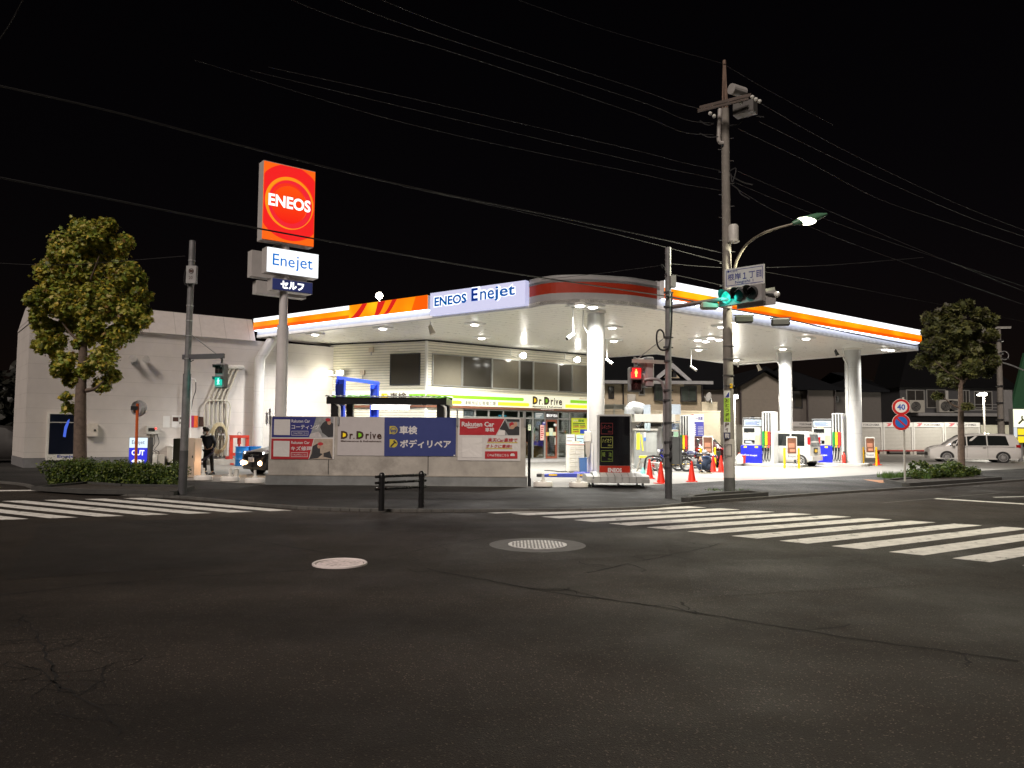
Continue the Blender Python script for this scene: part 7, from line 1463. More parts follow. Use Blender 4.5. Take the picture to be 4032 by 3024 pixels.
part(o, 'licence_plate', PWT, (-2.085, -2.05, -.2, .2, .6, .74), bd); part(o, 'plate_recess', DKP, (-2.078, -2.04, -.5, .5, .52, .8), bd); part(o, 'rear_bumper', CARM, (-2.12, -1.9, -.78, .78, .3, .5), bd)
# black car nosing out from behind the poster wall, front lamps lit
pfr = dp('B', 1090, 1430, 28.0); kd = V((-.62, -.78, 0)).normalized(); ctr = V((pfr.x, pfr.y, .056)) - kd * 2.05
o, bd = car('black_car', 'black car with glowing front lamps nosing out behind the left end of the poster wall', 'car', ctr, math.atan2(kd.y, kd.x), [(x, zb, zs * 1.12 + .02, zr * 1.1 + .02, wb, wr) for x, zb, zs, zr, wb, wr in HB], [(.55, -.1, .1, -.1), (-.16, -.95, -.16, -.95)], [[(.62, -.6, 1.19), (.62, .6, 1.19), (.05, .54, 1.54), (.05, -.54, 1.54)]], (1.3, -1.25), .32, CARK, 7, {'seams': (-.13,)}, ((.1, .85),))
for s_ in (1, -1):
    hl = part(o, 'headlight', HLM, (1.72, 2.0, s_ * .58 - .16, s_ * .58 + .16, .72, .86), bd); m = MB(o); m.ball((1.98, s_ * .58, .79), .06, 10, 6); m.build('bulb', E('head_bulb', (1, .97, .95), 6), hl)
    fl = part(o, 'fog_lamp', DKP, (1.98, 2.1, s_ * .55 - .12, s_ * .55 + .12, .36, .52), bd); m = MB(o); m.ball((2.11, s_ * .55, .44), .085, 12, 8); m.build('bulb', E('fog_bulb', (1, .62, .3), 24), fl); lamp('fog_beam', 'SPOT', (2.25, s_ * .55, .45), 55, (1, .5, .22), o, .06, to=(1, 0, -.09), angle=75, blend=.8)
part(o, 'licence_plate', PWT, (2.1, 2.13, -.18, .16, .48, .64), bd); m = MB(o); m.text('3-83', (2.135, -.14, .51), V((0, 1, 0)), ZZ, .26, .09); m.build('plate_number', INK, bd, recalc=False); part(o, 'grille', DKP, (1.96, 2.09, -.4, .4, .62, .74), bd); m = MB(o); m.torus((2.1, 0, .71), (1, 0, 0), .05, .012, 14, 5); m.build('emblem', CHR, bd)
for s_ in (1, -1): part(o, 'mirror', CARK, (.55, .7, s_ * .95 - .08, s_ * .95 + .08, .98, 1.12), bd)
# parked dark van at the far left edge
pv = dp('A', -60, 1400, 37); o, bd = car('parked_van', 'unlit grey van parked in the dark at the left edge beside the white annex', 'van', (pv.x, pv.y, .056), math.radians(20), MV, [(.36, -.62, .36, -.62), (-.68, -1.75, -.68, -1.62)], [], (1.43, -1.43), .34, M('van_unlit_dark', (.035, .033, .032), .5, var=.1), 6, {'seams': (.4,)}, ())  # near-black body colour stands in for the lack of light on the van
for s_ in (1, -1): part(o, 'tail_light', TLR, (-2.33, -2.1, s_ * .82 - .05, s_ * .82 + .03, .95, 1.3), bd)
# ---------------------------------------------------------------- motorbikes
def bike(p, rz, lean, lab, tank):
    o = T('motorbike', lab, 'motorbike', p, rz); o.rotation_euler = (lean, 0, rz)
    for x in (.68, -.62):
        m = MB(o); m.torus((x, 0, .29), (0, 1, 0), .25, .05, 24, 8); w = m.build('wheel', RUBBER, smooth=True); m = MB(o); m.torus((x, 0, .29), (0, 1, 0), .19, .015, 20, 5)
        for k in range(6): t = k * 1.047; m.tube([V((x, 0, .29)), V((x + .19 * math.cos(t), 0, .29 + .19 * math.sin(t)))], .012, 5)
        m.cyl((x, -.06, .29), (x, .06, .29), .05); m.build('rim', GALV, w)
    m = MB(o); m.tube(catmull([(.68, 0, .29), (.55, 0, .6), (.42, 0, .92)], 4), .035, 8); m.tube([V((.42, 0, .8)), V((0, 0, .5)), V((-.62, 0, .29))], .035, 6); m.tube([V((.35, 0, .7)), V((.1, 0, .25)), V((-.3, 0, .25))], .03, 6); m.build('frame', DARKM)
    m = MB(o); m.ball((.15, 0, .78), (.32, .14, .14), 14, 8); m.build('tank', tank, smooth=True); m = MB(o); m.bev(-.65, -.05, -.13, .13, .7, .82, .04); m.build('seat', BLACK)
    m = MB(o); m.bev(-.15, .25, -.13, .13, .25, .55, .04); m.build('engine', M('engine_grey', (.2, .2, .2), .45, .5, var=.3)); m = MB(o); m.tube(catmull([(.2, -.12, .3), (.0, -.16, .2), (-.4, -.18, .25), (-.8, -.18, .36)], 4), .045, 8); m.build('exhaust', CHR, smooth=True)
    m = MB(o); m.tube(catmull([(.3, -.38, 1.0), (.4, -.2, .96), (.42, 0, .94), (.4, .2, .96), (.3, .38, 1.0)], 4), .018, 6); m.build('handlebar', DARKM); m = MB(o); m.tube([V((.5, 0, .84)), V((.6, 0, .84))], [.07, .1], 12); m.build('headlight', HLM)
    m = MB(o); m.ball((.66, .0, .54), (.2, .07, .06), 10, 6); m.build('mudguard', tank, smooth=True); m = MB(o); m.bev(-.95, -.6, -.1, .1, .66, .74, .03); m.build('mudguard', tank, smooth=True); m = MB(o); m.box(-.98, -.94, -.07, .07, .62, .7); m.build('tail_light', TLR); return o
bike(gp('H', 505, 1398), 2.75, .32, 'dark blue motorbike leaning beside the crouching person', M('bike_navy', (.02, .025, .07), .25, var=.05)); bike(gp('H', 290, 1405) + V((0, .5, 0)), 2.9, .1, 'dark motorbike half hidden behind the straight signal pole', M('bike_dark', (.05, .05, .06), .3, var=.1))
# ---------------------------------------------------------------- people
def skin(o, name, vs, es, mat, parent=None, sub=1):
    me = bpy.data.meshes.new(name); me.from_pydata([v[0] for v in vs], es, []); ob = bpy.data.objects.new(name, me); COL.objects.link(ob); ob.modifiers.new('s', 'SKIN'); sd = ob.modifiers.new('d', 'SUBSURF'); sd.levels = sub; sd.render_levels = sub
    for i, v in enumerate(vs):
        r_ = v[1] if isinstance(v[1], tuple) else (v[1], v[1]); me.skin_vertices[0].data[i].radius = r_
    me.skin_vertices[0].data[0].use_root = True
    dg = bpy.context.evaluated_depsgraph_get(); nm = bpy.data.meshes.new_from_object(ob.evaluated_get(dg)); bpy.data.objects.remove(ob); bpy.data.meshes.remove(me)
    nm.name = name; nm.materials.clear(); nm.materials.append(mat)
    for f in nm.polygons: f.use_smooth = True
    q = bpy.data.objects.new(name, nm); COL.objects.link(q); q.parent = parent or o; return q
SKN = M('skin', (.42, .25, .17), .5, var=.05); HAIR = M('hair', (.018, .014, .012), .6, var=.2); NVJ = M('jacket_navy', (.012, .015, .028), .7, var=.25, scale=6); BKT = M('trousers_black', (.01, .01, .011), .8, var=.2)
def figure(o, J, jacket, trous, face):
    """J: joints by name, metres from the point under the body"""
    g = lambda k: V(J[k]); fwd = V(face).normalized(); side = V((-fwd.y, fwd.x, 0))
    vs = [(g('pelvis'), (.14, .11)), (g('waist'), (.13, .1)), (g('chest'), (.16, .115)), (g('neck'), .055), (g('head') - V((0, 0, .07)), .075), (g('head') + V((0, 0, .06)), .088)]; es = [(0, 1), (1, 2), (2, 3), (3, 4), (4, 5)]
    def chain(start, ks, rs):
        p = start
        for k, r_ in zip(ks, rs): vs.append((V(k) if not isinstance(k, str) else g(k), r_)); es.append((p, len(vs) - 1)); p = len(vs) - 1
        return p
    hands = []
    for s in 'lr':
        wv = g(s + 'hand'); e = g(s + 'elbow'); d = (wv - e).normalized(); a = chain(2, [s + 'shoulder', s + 'elbow', s + 'hand', wv + d * .05], [.06, .045, .03, (.036, .02)])
        pd = d.cross(fwd).normalized() if d.cross(fwd).length > .2 else side
        for k in range(4):
            b0 = wv + d * .075 + pd * (k - 1.5) * .02; L = (.06, .068, .064, .05)[k]; chain(a, [b0, b0 + d * L * .5 + fwd * .012, b0 + d * L * .7 + fwd * .045], [.0095, .009, .0075])
        chain(a, [wv + d * .03 + pd * -.04 + fwd * .015, wv + d * .06 + pd * -.05 + fwd * .04], [.011, .009])
        chain(0, [s + 'hip', s + 'knee', s + 'ankle', g(s + 'ankle') + fwd * .14 + V((0, 0, -.035))], [.085, .058, .042, .035])
    b = skin(o, 'body', vs, es, SKN)
    jv = [(g('pelvis') - V((0, 0, .03)), (.175, .14)), (g('waist'), (.165, .135)), (g('chest'), (.185, .14)), (g('neck') - V((0, 0, .02)), .08)]; je = [(0, 1), (1, 2), (2, 3)]
    for s in 'lr':
        n0 = len(jv); jv += [(g(s + 'shoulder'), .085), (g(s + 'elbow'), .065), (g(s + 'elbow').lerp(g(s + 'hand'), .88), .05)]; je += [(2, n0), (n0, n0 + 1), (n0 + 1, n0 + 2)]
    skin(o, 'jacket', jv, je, jacket, b)
    tv = [(g('pelvis'), (.15, .125))]; te = []
    for s in 'lr':
        n0 = len(tv); tv += [(g(s + 'hip'), .1), (g(s + 'knee'), .075), (g(s + 'knee').lerp(g(s + 'ankle'), .9), .066)]; te += [(0, n0), (n0, n0 + 1), (n0 + 1, n0 + 2)]
    skin(o, 'trousers', tv, te, trous, b)
    for s in 'lr':
        m = MB(o); a = g(s + 'ankle'); m.rings([[a + fwd * fx + side * sx_ + V((0, 0, z)) for fx, sx_ in ((-.08, -.04), (-.08, .04), (.1, .05), (.2, .03), (.2, -.03), (.1, -.05))] for z in (-.06, -.03)] + [[a + fwd * fx + side * sx_ + V((0, 0, z)) for (fx, sx_), z in zip(((-.07, -.035), (-.07, .035), (.05, .04), (.17, .025), (.17, -.025), (.05, -.04)), (.03, .03, .025, -.015, -.015, .025))]]); m.build('shoe', BLACK, b, smooth=True)
    return b, fwd, side
ps_ = dp('B', 615, 1430, 28.1); o = T('person', 'standing person in a dark jacket and trousers with a white face mask holding a hose', 'person', (ps_.x, 28.1, .056))
J = dict(pelvis=(-.05, .02, .9), waist=(-.07, .0, 1.06), chest=(-.09, -.01, 1.25), neck=(-.10, -.03, 1.44), head=(-.135, -.07, 1.575), lshoulder=(-.27, 0, 1.35), lelbow=(-.40, .0, 1.1), lhand=(-.33, -.22, 1.01), rshoulder=(.08, 0, 1.36), relbow=(.19, .02, 1.12), rhand=(.17, -.1, .93), lhip=(-.13, .02, .84), rhip=(.05, .02, .84), lknee=(-.16, -.02, .46), rknee=(.1, -.02, .46), lankle=(-.14, .03, .07), rankle=(.13, .0, .07))
b, fw, sd_ = figure(o, J, NVJ, BKT, (-.25, -1, 0)); hc = V(J['head'])
m = MB(o); m.ball(hc + V((.01, .03, .05)), (.105, .11, .1), 14, 8); m.ball(hc + V((-.02, -.04, .105)), (.085, .075, .06), 12, 6); m.build('hair', HAIR, b, smooth=True); m = MB(o); m.ball(hc + fw * .075 - ZZ * .06, (.062, .05, .05), 12, 8); m.build('mask', M('mask_white', (.7, .69, .68), .7), b, smooth=True)
m = MB(o)
for s_ in (-1, 1): m.ball(hc + fw * .092 + sd_ * .032 * s_ + ZZ * .012, .011, 8, 6)
m.build('eye', BLACK, b); m = MB(o); m.ball(hc + fw * .102 - ZZ * .02, (.014, .02, .02), 8, 6); m.build('nose', SKN, b, smooth=True); m = MB(o)
for s_ in (-1, 1): m.ball(hc + sd_ * .09 * s_ + fw * .0 - ZZ * .01, (.016, .025, .032), 8, 6)
m.build('ear', SKN, b, smooth=True); m = MB(o); m.tube(catmull([V((-.17, -.07, 1.43)), V((-.1, -.13, 1.41)), V((-.02, -.06, 1.43))], 4), .028, 6); m.build('collar', M('shirt_white', (.55, .54, .53), .8), b)
hp_ = [V((.17, -.13, .86)) + V((ps_.x, 28.1, .056)), dp('B', 640, 1205, 27.9), dp('B', 580, 1255, 27.8), dp('B', 500, 1288, 27.7), dp('B', 458, 1275, 27.7)]
m = MB(off=hp_[0]); m.tube(catmull([V((.16, -.1, .97)) + V((ps_.x, 28.1, .056))] + hp_, 5), .045, 8); tag(m.build('hose', M('hose_dark_navy', (.02, .02, .05), .5), loc=hp_[0], smooth=True), 'thick dark hose curving down from the hand of the standing person', 'hose')
pc_ = dp('H', 640, 1412, 32.); o = T('person', 'person in a navy jacket crouching with their back turned beside a motorbike', 'person', (pc_.x, 32, .056))
J = dict(pelvis=(-.04, -.08, .26), waist=(-.05, -.06, .4), chest=(-.05, .0, .55), neck=(-.05, .06, .7), head=(-.04, .12, .82), lshoulder=(-.23, .02, .6), lelbow=(-.3, .16, .42), lhand=(-.24, .4, .36), rshoulder=(.14, .02, .6), relbow=(.22, .16, .44), rhand=(.12, .4, .36), lhip=(-.15, -.04, .26), rhip=(.08, -.04, .26), lknee=(-.34, .26, .36), rknee=(.2, .28, .38), lankle=(-.2, .02, .07), rankle=(.12, .02, .07))
b, fw, sd_ = figure(o, J, M('jacket_blue', (.02, .035, .075), .7, var=.25, scale=6), M('trousers_navy', (.015, .025, .05), .8, var=.2), (-.2, 1, 0)); hc = V(J['head'])
m = MB(o); m.ball(hc + V((0, -.01, .04)), (.115, .125, .1), 16, 8); m.build('cap', M('cap_silver', (.4, .4, .42), .3, .3), b, smooth=True); m = MB(o); m.tube(catmull([V((-.18, -.04, .66)), V((-.05, -.09, .68)), V((.1, -.04, .66))], 4), .045, 8); m.build('hood', M('hood_blue', (.03, .06, .14), .7), b, smooth=True); m = MB(o); m.box(-.3, .2, -.16, -.02, .0, .03); m.build('kneeling_mat', M('mat_cream', (.5, .45, .3), .8), b)
# ---------------------------------------------------------------- tyre storage sheds
def shed(x0, x1, lab, c='W', yt=1018, yb=1205, d=66., arrow=True):
    a = dp(c, x0, yb, d); b = dp(c, x1, yt, d); r = T('storage_shed', lab, 'shed', ((a.x + b.x) / 2, d, .056)); w_ = (b.x - a.x) / 2 - .03; zb = a.z - .056; zt = b.z - .056; hh = (zt - zb)
    m = MB(r); m.box(-w_, w_, .02, 1.6, zb + .1, zt - hh * .17); m.box(-w_, -w_ + .12, -.05, .0199, zb + .1, zt - hh * .17); m.box(w_ - .12, w_, -.05, .0199, zb + .1, zt - hh * .17); bd = m.build('body', M('shed_white', (.6, .6, .58), .5, var=.05))
    sm = M('shed_shutter', (.44, .43, .4), .5, var=.05)
    if 'sh' not in MATS: MATS['sh'] = groove(sm, (0, 0, 1), .12, .03, .75, .4, .02)
    m = MB(r); m.box(-w_ + .13, w_ - .13, -.0, .019, zb + .12, zt - hh * .17 - .01); m.build('shutter', sm, bd)
    m = MB(r); m.box(-w_, w_, -.06, 1.62, zt - hh * .168, zt); hd2 = m.build('header', M('shed_header', (.62, .62, .6), .45, var=.04))
    m = MB(r); W_ = 2 * w_; zq = zt - hh * .12; m.text('YOKOHAMA', (-w_ + W_ * .33, -.063, zq), V((1, 0, 0)), ZZ, W_ * .56, hh * .075, .01); m.build('lettering', M('shed_ink', (.06, .06, .07), .5, var=0), hd2, recalc=False)
    if arrow: m = MB(r); m.poly([(-w_ + W_ * x, -.063, zt - hh * z) for x, z in ((.1, .03), (.29, .03), (.29, .055), (.2, .14), (.1, .14), (.18, .08))]); m.build('mark', M('shed_pink', (.65, .12, .14), .5, var=0), hd2, recalc=False)
    m = MB(r); m.box(-w_, w_, -.02, .1, zb, zb + .099); m.build('red_base', M('shed_red_base', (.3, .04, .04), .5))
    m = MB(r)
    for x in (-w_ + .1, w_ - .1): m.box(x - .15, x + .15, 0, .5, 0, zb - .001); 
    m.build('block', CONC)
for x0, x1, lab in ((376, 569, 'white tyre storage shed just right of the far right round column'), (573, 767, 'white tyre storage shed behind the speed limit post'), (770, 969, 'white tyre storage shed between the speed limit post and the right tree'), (973, 1205, 'white tyre storage shed behind the trunk of the right tree')): shed(x0, x1, lab)
shed(470, 885, 'white tyre storage shed seen over the roof of the white microvan', 'I', 668, 1150, 62., False)
# ---------------------------------------------------------------- speed limit signs
p = gp('W', 716, 1402, .1); d_ = p.y; r = T('speed_limit_post', 'thin pale post with a 40 disc over a blue no parking disc', 'road sign', p); tpz = dp('W', 700, 900, d_).z - p.z; tx_ = dp('W', 705, 900, d_).x - p.x
m = MB(r); m.tube([V((0, 0, 0)), V((tx_, 0, tpz + .25))], .035, 10); m.build('post', M('post_pale', (.42, .41, .38), .45, .2, var=.1))
SGR = M('road_red', (.5, .018, .02), .35, var=0); SGB_ = M('road_blue', (.02, .14, .5), .35, var=0)
for x, y, kind in ((690, 917, 1), (691, 1016, 0)):
    q = dp('W', x, y, d_ - .06) - LOC[r.name]; R_ = (dp('W', x + 54, y, d_).x - dp('W', x, y, d_).x)
    f = V((-.25, -1, 0)).normalized(); s_ = V((-f.y, f.x, 0))
    def dsc(rr, o_, mat, nm, par=None): m = MB(r); m.tube([q + f * (o_ - .006), q + f * o_], rr, 32); return m.build(nm, mat, par)
    fc = dsc(R_, 0, PWT, 'disc'); dsc(R_ * .96, .008, SGR, 'red_ring', fc)
    dsc(R_ * .68, .016, PWT if kind else SGB_, 'field', fc)
    m = MB(r)
    if kind: m.text('40', q + f * .018 - s_ * R_ * .45 - ZZ * R_ * .36, s_, ZZ, R_ * .9, R_ * .72, .03); m.build('figure', M('road_navy', (.03, .09, .4), .4, var=0), fc, recalc=False)
    else: a = q + f * .02; u1 = (s_ - ZZ).normalized(); v1 = (s_ + ZZ).normalized(); m.poly([a - u1 * R_ * .7 - v1 * R_ * .09, a + u1 * R_ * .7 - v1 * R_ * .09, a + u1 * R_ * .7 + v1 * R_ * .09, a - u1 * R_ * .7 + v1 * R_ * .09]); m.build('slash', SGR, fc, recalc=False)
# ---------------------------------------------------------------- houses and walls behind
ROOFD = M('roof_dark', (.006, .0065, .008), .9, spec=.1, var=.2); groove(ROOFD, (0, 1, 0), .35, .03, .7, .3, .02)
def hx(c, x, y, d): return dp(c, x, y, d)
def house(name, lab, cat, x0, x1, ze, yd, mat, d):
    r = T(name, lab, cat, ((x0 + x1) / 2, d, .05)); m = MB(r); w_ = (x1 - x0) / 2; m.box(-w_, w_, 0, yd, 0, ze - .05); return r, m.build('wall', mat), w_
def hwin(r, c, x0, y0, x1, y1, d, mull=1, fr=DARKM, pane=None, proud=.05):
    a = dp(c, x0, y1, d) - LOC[r.name]; b = dp(c, x1, y0, d) - LOC[r.name]; t = .09; m = MB(r)
    for q in ((a.x, b.x, a.z, a.z + t), (a.x, b.x, b.z - t, b.z), (a.x, a.x + t, a.z + t, b.z - t), (b.x - t, b.x, a.z + t, b.z - t)): m.box(q[0], q[1], a.y - proud - .02, a.y - .003, q[2], q[3])
    for k in range(mull): x = a.x + (b.x - a.x) * (k + 1) / (mull + 1); m.box(x - t * .4, x + t * .4, a.y - proud - .01, a.y - .003, a.z + t, b.z - t)
    f = m.build('window', fr); m = MB(r); m.box(a.x + t, b.x - t, a.y - proud + .01, a.y - .004, a.z + t, b.z - t); m.build('pane', pane or TINT, f)
groove(CREAM, (0, 0, 1), .45, .02, .85, .3, .01)
# house with the small front gable
d = 58.; L = dp('U', -120, 805, d); Rr = dp('U', 578, 815, d); ze = Rr.z; r, wo, w_ = house('house', 'cream two storey house with a dark roof and small front gable behind the pumps', 'house', L.x, Rr.x, ze, 9, CREAM, d); o = LOC[r.name]
e0 = dp('U', 632, 800, d - .6) - o; rg = 3.4; m = MB(r)
m.prism([(-w_ - .5, -.7, e0.z - .1), (-w_ - .5, -.7, e0.z + .08), (-w_ - .5, 4.5, e0.z + rg), (-w_ - .5, 9.7, e0.z), (-w_ - .5, 9.7, e0.z - .15), (-w_ - .5, 4.5, e0.z + rg - .2)], (2 * w_ + 1.1, 0, 0)); m.build('roof', ROOFD)
m = MB(r); m.box(-w_ - .5, w_ + .62, -.78, -.705, e0.z - .14, e0.z + .1); m.build('gutter', M('gutter_grey', (.35, .36, .37), .5))
pk = dp('H', 265, 262, d - .3) - o; gl_ = dp('H', 120, 400, d - .3) - o; gr_ = dp('H', 425, 428, d - .3) - o
m = MB(r); m.prism([(gl_.x + .2, -.3, e0.z - .3), (gr_.x - .2, -.3, e0.z - .3), (gr_.x - .2, -.3, gr_.z), (pk.x, -.3, pk.z - .2), (gl_.x + .2, -.3, gl_.z)], (0, .28, 0)); gb_ = m.build('gable', CREAM)
m = MB(r); m.prism([(gl_.x - .2, -.62, gl_.z - .1), (gl_.x - .2, -.62, gl_.z + .25), (pk.x, -.62, pk.z + .28), (gr_.x + .3, -.62, gr_.z + .15), (gr_.x + .3, -.62, gr_.z - .15), (pk.x, -.62, pk.z - .12)], (0, .3, 0)); m.build('bargeboard', M('barge_grey', (.42, .43, .45), .5), gb_); m = MB(r); m.prism([(gl_.x - .2, -.3, gl_.z + .25), (pk.x, -.3, pk.z + .28), (gr_.x + .3, -.3, gr_.z + .2), (pk.x, -.3, pk.z + .18)], (0, 4.2, 0)); m.build('gable_roof', ROOFD, gb_); m = MB(r)
for x in (245, 285): q = dp('H', x, 345, d - .31) - o; m.box(q.x - .25, q.x + .2, -.33, -.301, q.z - .2, q.z + .25)
m.build('louvre', DARKM, gb_)
DW = M('dark_window_green', (.05, .065, .055), .12, var=.2, scale=2)
for q in ((66, 452, 190, 630), (354, 468, 526, 640)): hwin(r, 'H', *q, d, 1, DARKM, DW, .25)
hwin(r, 'G', 880, 566, 938, 688, d, 0); hwin(r, 'G', 1185, 560, 1248, 655, d, 0, FRA); m = MB(r); q = dp('G', 1108, 705, d) - o; m.bev(q.x - .3, q.x + .3, -.35, -.003, q.z - .5, q.z + .45, .03); m.build('boiler_box', OFFW)
m = MB(r)
for c, x in (('G', 1028), ('H', 590)): q = dp(c, x, 700, d) - o; m.cyl((q.x, -.1, 0), (q.x, -.1, e0.z - .15), .06)
m.build('downpipe', M('downpipe_dark', (.05, .04, .04), .5))
# beige gabled house
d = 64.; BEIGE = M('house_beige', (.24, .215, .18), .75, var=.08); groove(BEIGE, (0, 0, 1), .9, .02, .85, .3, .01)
c0 = dp('H', 1012, 470, d); c1 = dp('H', 1530, 470, d); pk = dp('H', 1268, 318, d); r = T('house', 'beige house with a plain gable end and dark roof behind the middle column', 'house', (c0.x, d, .05)); o = LOC[r.name]; q0 = c0 - o; q1 = c1 - o; p_ = pk - o
m = MB(r); m.prism([(q0.x, 0, 0), (q1.x, 0, 0), (q1.x, 0, q1.z), (p_.x, 0, p_.z), (q0.x, 0, q0.z)], (0, 9, 0)); m.build('wall', BEIGE); e = .3
m = MB(r); m.prism([(q0.x - .6, -.5, q0.z - .25), (q0.x - .6, -.5, q0.z + .0), (p_.x, -.5, p_.z + .45), (q1.x + .6, -.5, q1.z), (q1.x + .6, -.5, q1.z - .25), (p_.x, -.5, p_.z + .12)], (0, 9.8, 0)); m.build('roof', ROOFD)
s0 = dp('H', 596, 488, d + 1) - o; m = MB(r); m.box(s0.x, q0.x - .02, .6, 9, 0, s0.z); m.build('side_wall', M('house_beige_shaded', (.2, .18, .155), .8, var=.08)); m = MB(r); m.prism([(s0.x - .3, .2, s0.z - .2), (s0.x - .3, .2, s0.z), (s0.x - .3, 4.6, s0.z + 3.1), (s0.x - .3, 9.3, s0.z)], (q0.x - s0.x - .2, 0, 0)); m.build('side_roof', ROOFD)  # side wall in a darker beige that stands for its shaded face
hwin(r, 'H', 782, 588, 835, 678, d + 1.55, 0); m = MB(r); q = dp('H', 1138, 828, d) - o; m.box(q.x - .15, q.x + .15, -.2, -.003, q.z - .2, q.z + .2); m.build('vent', DARKM); m = MB(r); q = dp('H', 1010, 700, d) - o; m.cyl((q.x, -.1, .0), (q.x, -.1, q0.z - .3), .07); m.build('downpipe', MATS['downpipe_dark'])
# dim house block
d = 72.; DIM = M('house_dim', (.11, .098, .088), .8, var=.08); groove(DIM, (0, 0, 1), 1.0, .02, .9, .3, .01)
a = dp('I', 510, 150, d); b = dp('I', 1195, 150, d); c_ = dp('I', 2000, 180, d); r = T('house', 'dim grey brown house with a hipped black roof between the two rear columns', 'house', (a.x, d, .05)); o = LOC[r.name]; a -= o; b -= o; c_ -= o
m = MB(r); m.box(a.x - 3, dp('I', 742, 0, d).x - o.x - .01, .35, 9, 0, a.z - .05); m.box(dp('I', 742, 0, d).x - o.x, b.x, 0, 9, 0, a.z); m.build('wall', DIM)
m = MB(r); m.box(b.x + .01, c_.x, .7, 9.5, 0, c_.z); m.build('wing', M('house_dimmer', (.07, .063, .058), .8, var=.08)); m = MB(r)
def hip(x0, x1, y0, y1, z, h): m.rings([[(x0, y0, z), (x1, y0, z), (x1, y1, z), (x0, y1, z)], [(x0, y0, z + .18), (x1, y0, z + .18), (x1, y1, z + .18), (x0, y1, z + .18)], [(x0 + h * 1.6, (y0 + y1) / 2 - .05, z + h), (x1 - h * 1.6, (y0 + y1) / 2 - .05, z + h), (x1 - h * 1.6, (y0 + y1) / 2 + .05, z + h), (x0 + h * 1.6, (y0 + y1) / 2 + .05, z + h)]])
hip(a.x - 3.5, b.x + .5, -.6, 9.6, a.z + .001, 2.6); hip(b.x + .51, c_.x + .6, .2, 10, c_.z + .001, 2.2); m.build('roof', ROOFD); hwin(r, 'I', 525, 205, 660, 440, d + .35, 0, DARKM); hwin(r, 'I', 1215, 248, 1252, 350, d + .7, 0, DARKM); m = MB(r); q = dp('I', 742, 400, d) - o; m.cyl((q.x, -.1, 0), (q.x, -.1, a.z), .07); q = dp('I', 1190, 400, d) - o; m.cyl((q.x, -.1, 0), (q.x, -.1, a.z), .07); m.build('downpipe', MATS['downpipe_dark'])
# dark shop with air conditioners
d = 78.; a = dp('J', 192, 778, d); b = dp('J', 1142, 745, d); r = T('shop_building', 'dark grey shop building with tall windows and air conditioners behind the right tree', 'building', ((a.x + b.x) / 2, d, .05)); o = LOC[r.name]; a -= o; b -= o
m = MB(r); m.box(a.x, b.x, 0, 12, 0, a.z); m.build('wall', M('shop_grey', (.045, .045, .048), .7, var=.12)); m = MB(r); m.prism([(a.x - .2, -.3, a.z + .001), (b.x + .2, -.3, a.z + .001), (b.x - 4, 3.5, a.z + 5), (a.x + 3, 3.5, a.z + 5)], (0, 6, 0)); m.build('roof', M('shop_roof_black', (.004, .004, .0045), .95, spec=.05)); q = dp('J', 240, 988, d) - o
m = MB(r); m.box(a.x + 1, b.x - .5, -1.6, -.003, q.z - .3, q.z); lg = m.build('ledge', M('ledge_grey', (.2, .2, .2), .7, var=.1)); m = MB(r)
for k in range(3): z = q.z + .25 + .3 * k; m.box(a.x + 3.4, b.x - 1, -1.5, -1.45, z, z + .05)
m.build('rail', MATS['ledge_grey'], lg)
SHW = M('shop_window', (.03, .028, .026), .2, var=.2, scale=2)
for w4 in ((246, 798, 392, 950), (410, 795, 566, 948), (705, 800, 760, 930), (800, 810, 945, 960)): hwin(r, 'J', *w4, d, 1, M('frame_pale', (.2, .2, .19), .5), SHW)
m = MB(r)
for x in (572, 582): q2 = dp('J', x, 860, d - .1) - o; m.cyl((q2.x, -.12, q.z), (q2.x, -.12, a.z - .3), .08)
m.build('pipe', M('pipe_pale', (.35, .34, .32), .5))
for i, (x, y, nm) in enumerate(((325, 962, 'leftmost'), (566, 960, 'middle'), (643, 955, 'right, nearest the tree trunk'))):
    q2 = dp('J', x, y + 24, d - 1.2); r2 = T('air_conditioner', 'beige outdoor air conditioner on the shop ledge, ' + nm, 'air conditioner', q2, group='air conditioners on the shop ledge'); m = MB(r2); m.bev(-.75, .75, -.3, .3, 0, 1.25, .04); cs = m.build('case', M('ac_case', (.3, .29, .26), .5, var=.05)); m = MB(r2); m.cyl((-.15, -.305, .62), (-.15, -.32, .62), .5, n=20); fn = m.build('fan_grille', DARKM, cs); m = MB(r2)
    for k in range(4): m.torus((-.15, -.325, .62), (0, 1, 0), .12 * (k + 1), .012, 20, 4)
    m.build('guard', MATS['ac_case'], fn)
q2 = dp('J', 1175, 960, 74); r = T('green_spire', 'tall green lit tapered banner at the right edge of the picture', 'banner', (q2.x, 74, .05)); m = MB(r); t2 = dp('J', 1205, 500, 74); h = t2.z; z0 = q2.z; m.rings([[(-.8, 0, z0), (1.2, 0, z0), (1.2, .4, z0), (-.8, .4, z0)], [(.62, 0, h), (.8, 0, h), (.8, .3, h), (.62, .3, h)]]); m.build('cloth', M('banner_green', (.015, .07, .03), .7, var=.2)); m = MB(r); m.cyl((.8, .2, 0), (.8, .2, h), .06); m.build('mast', GALV)
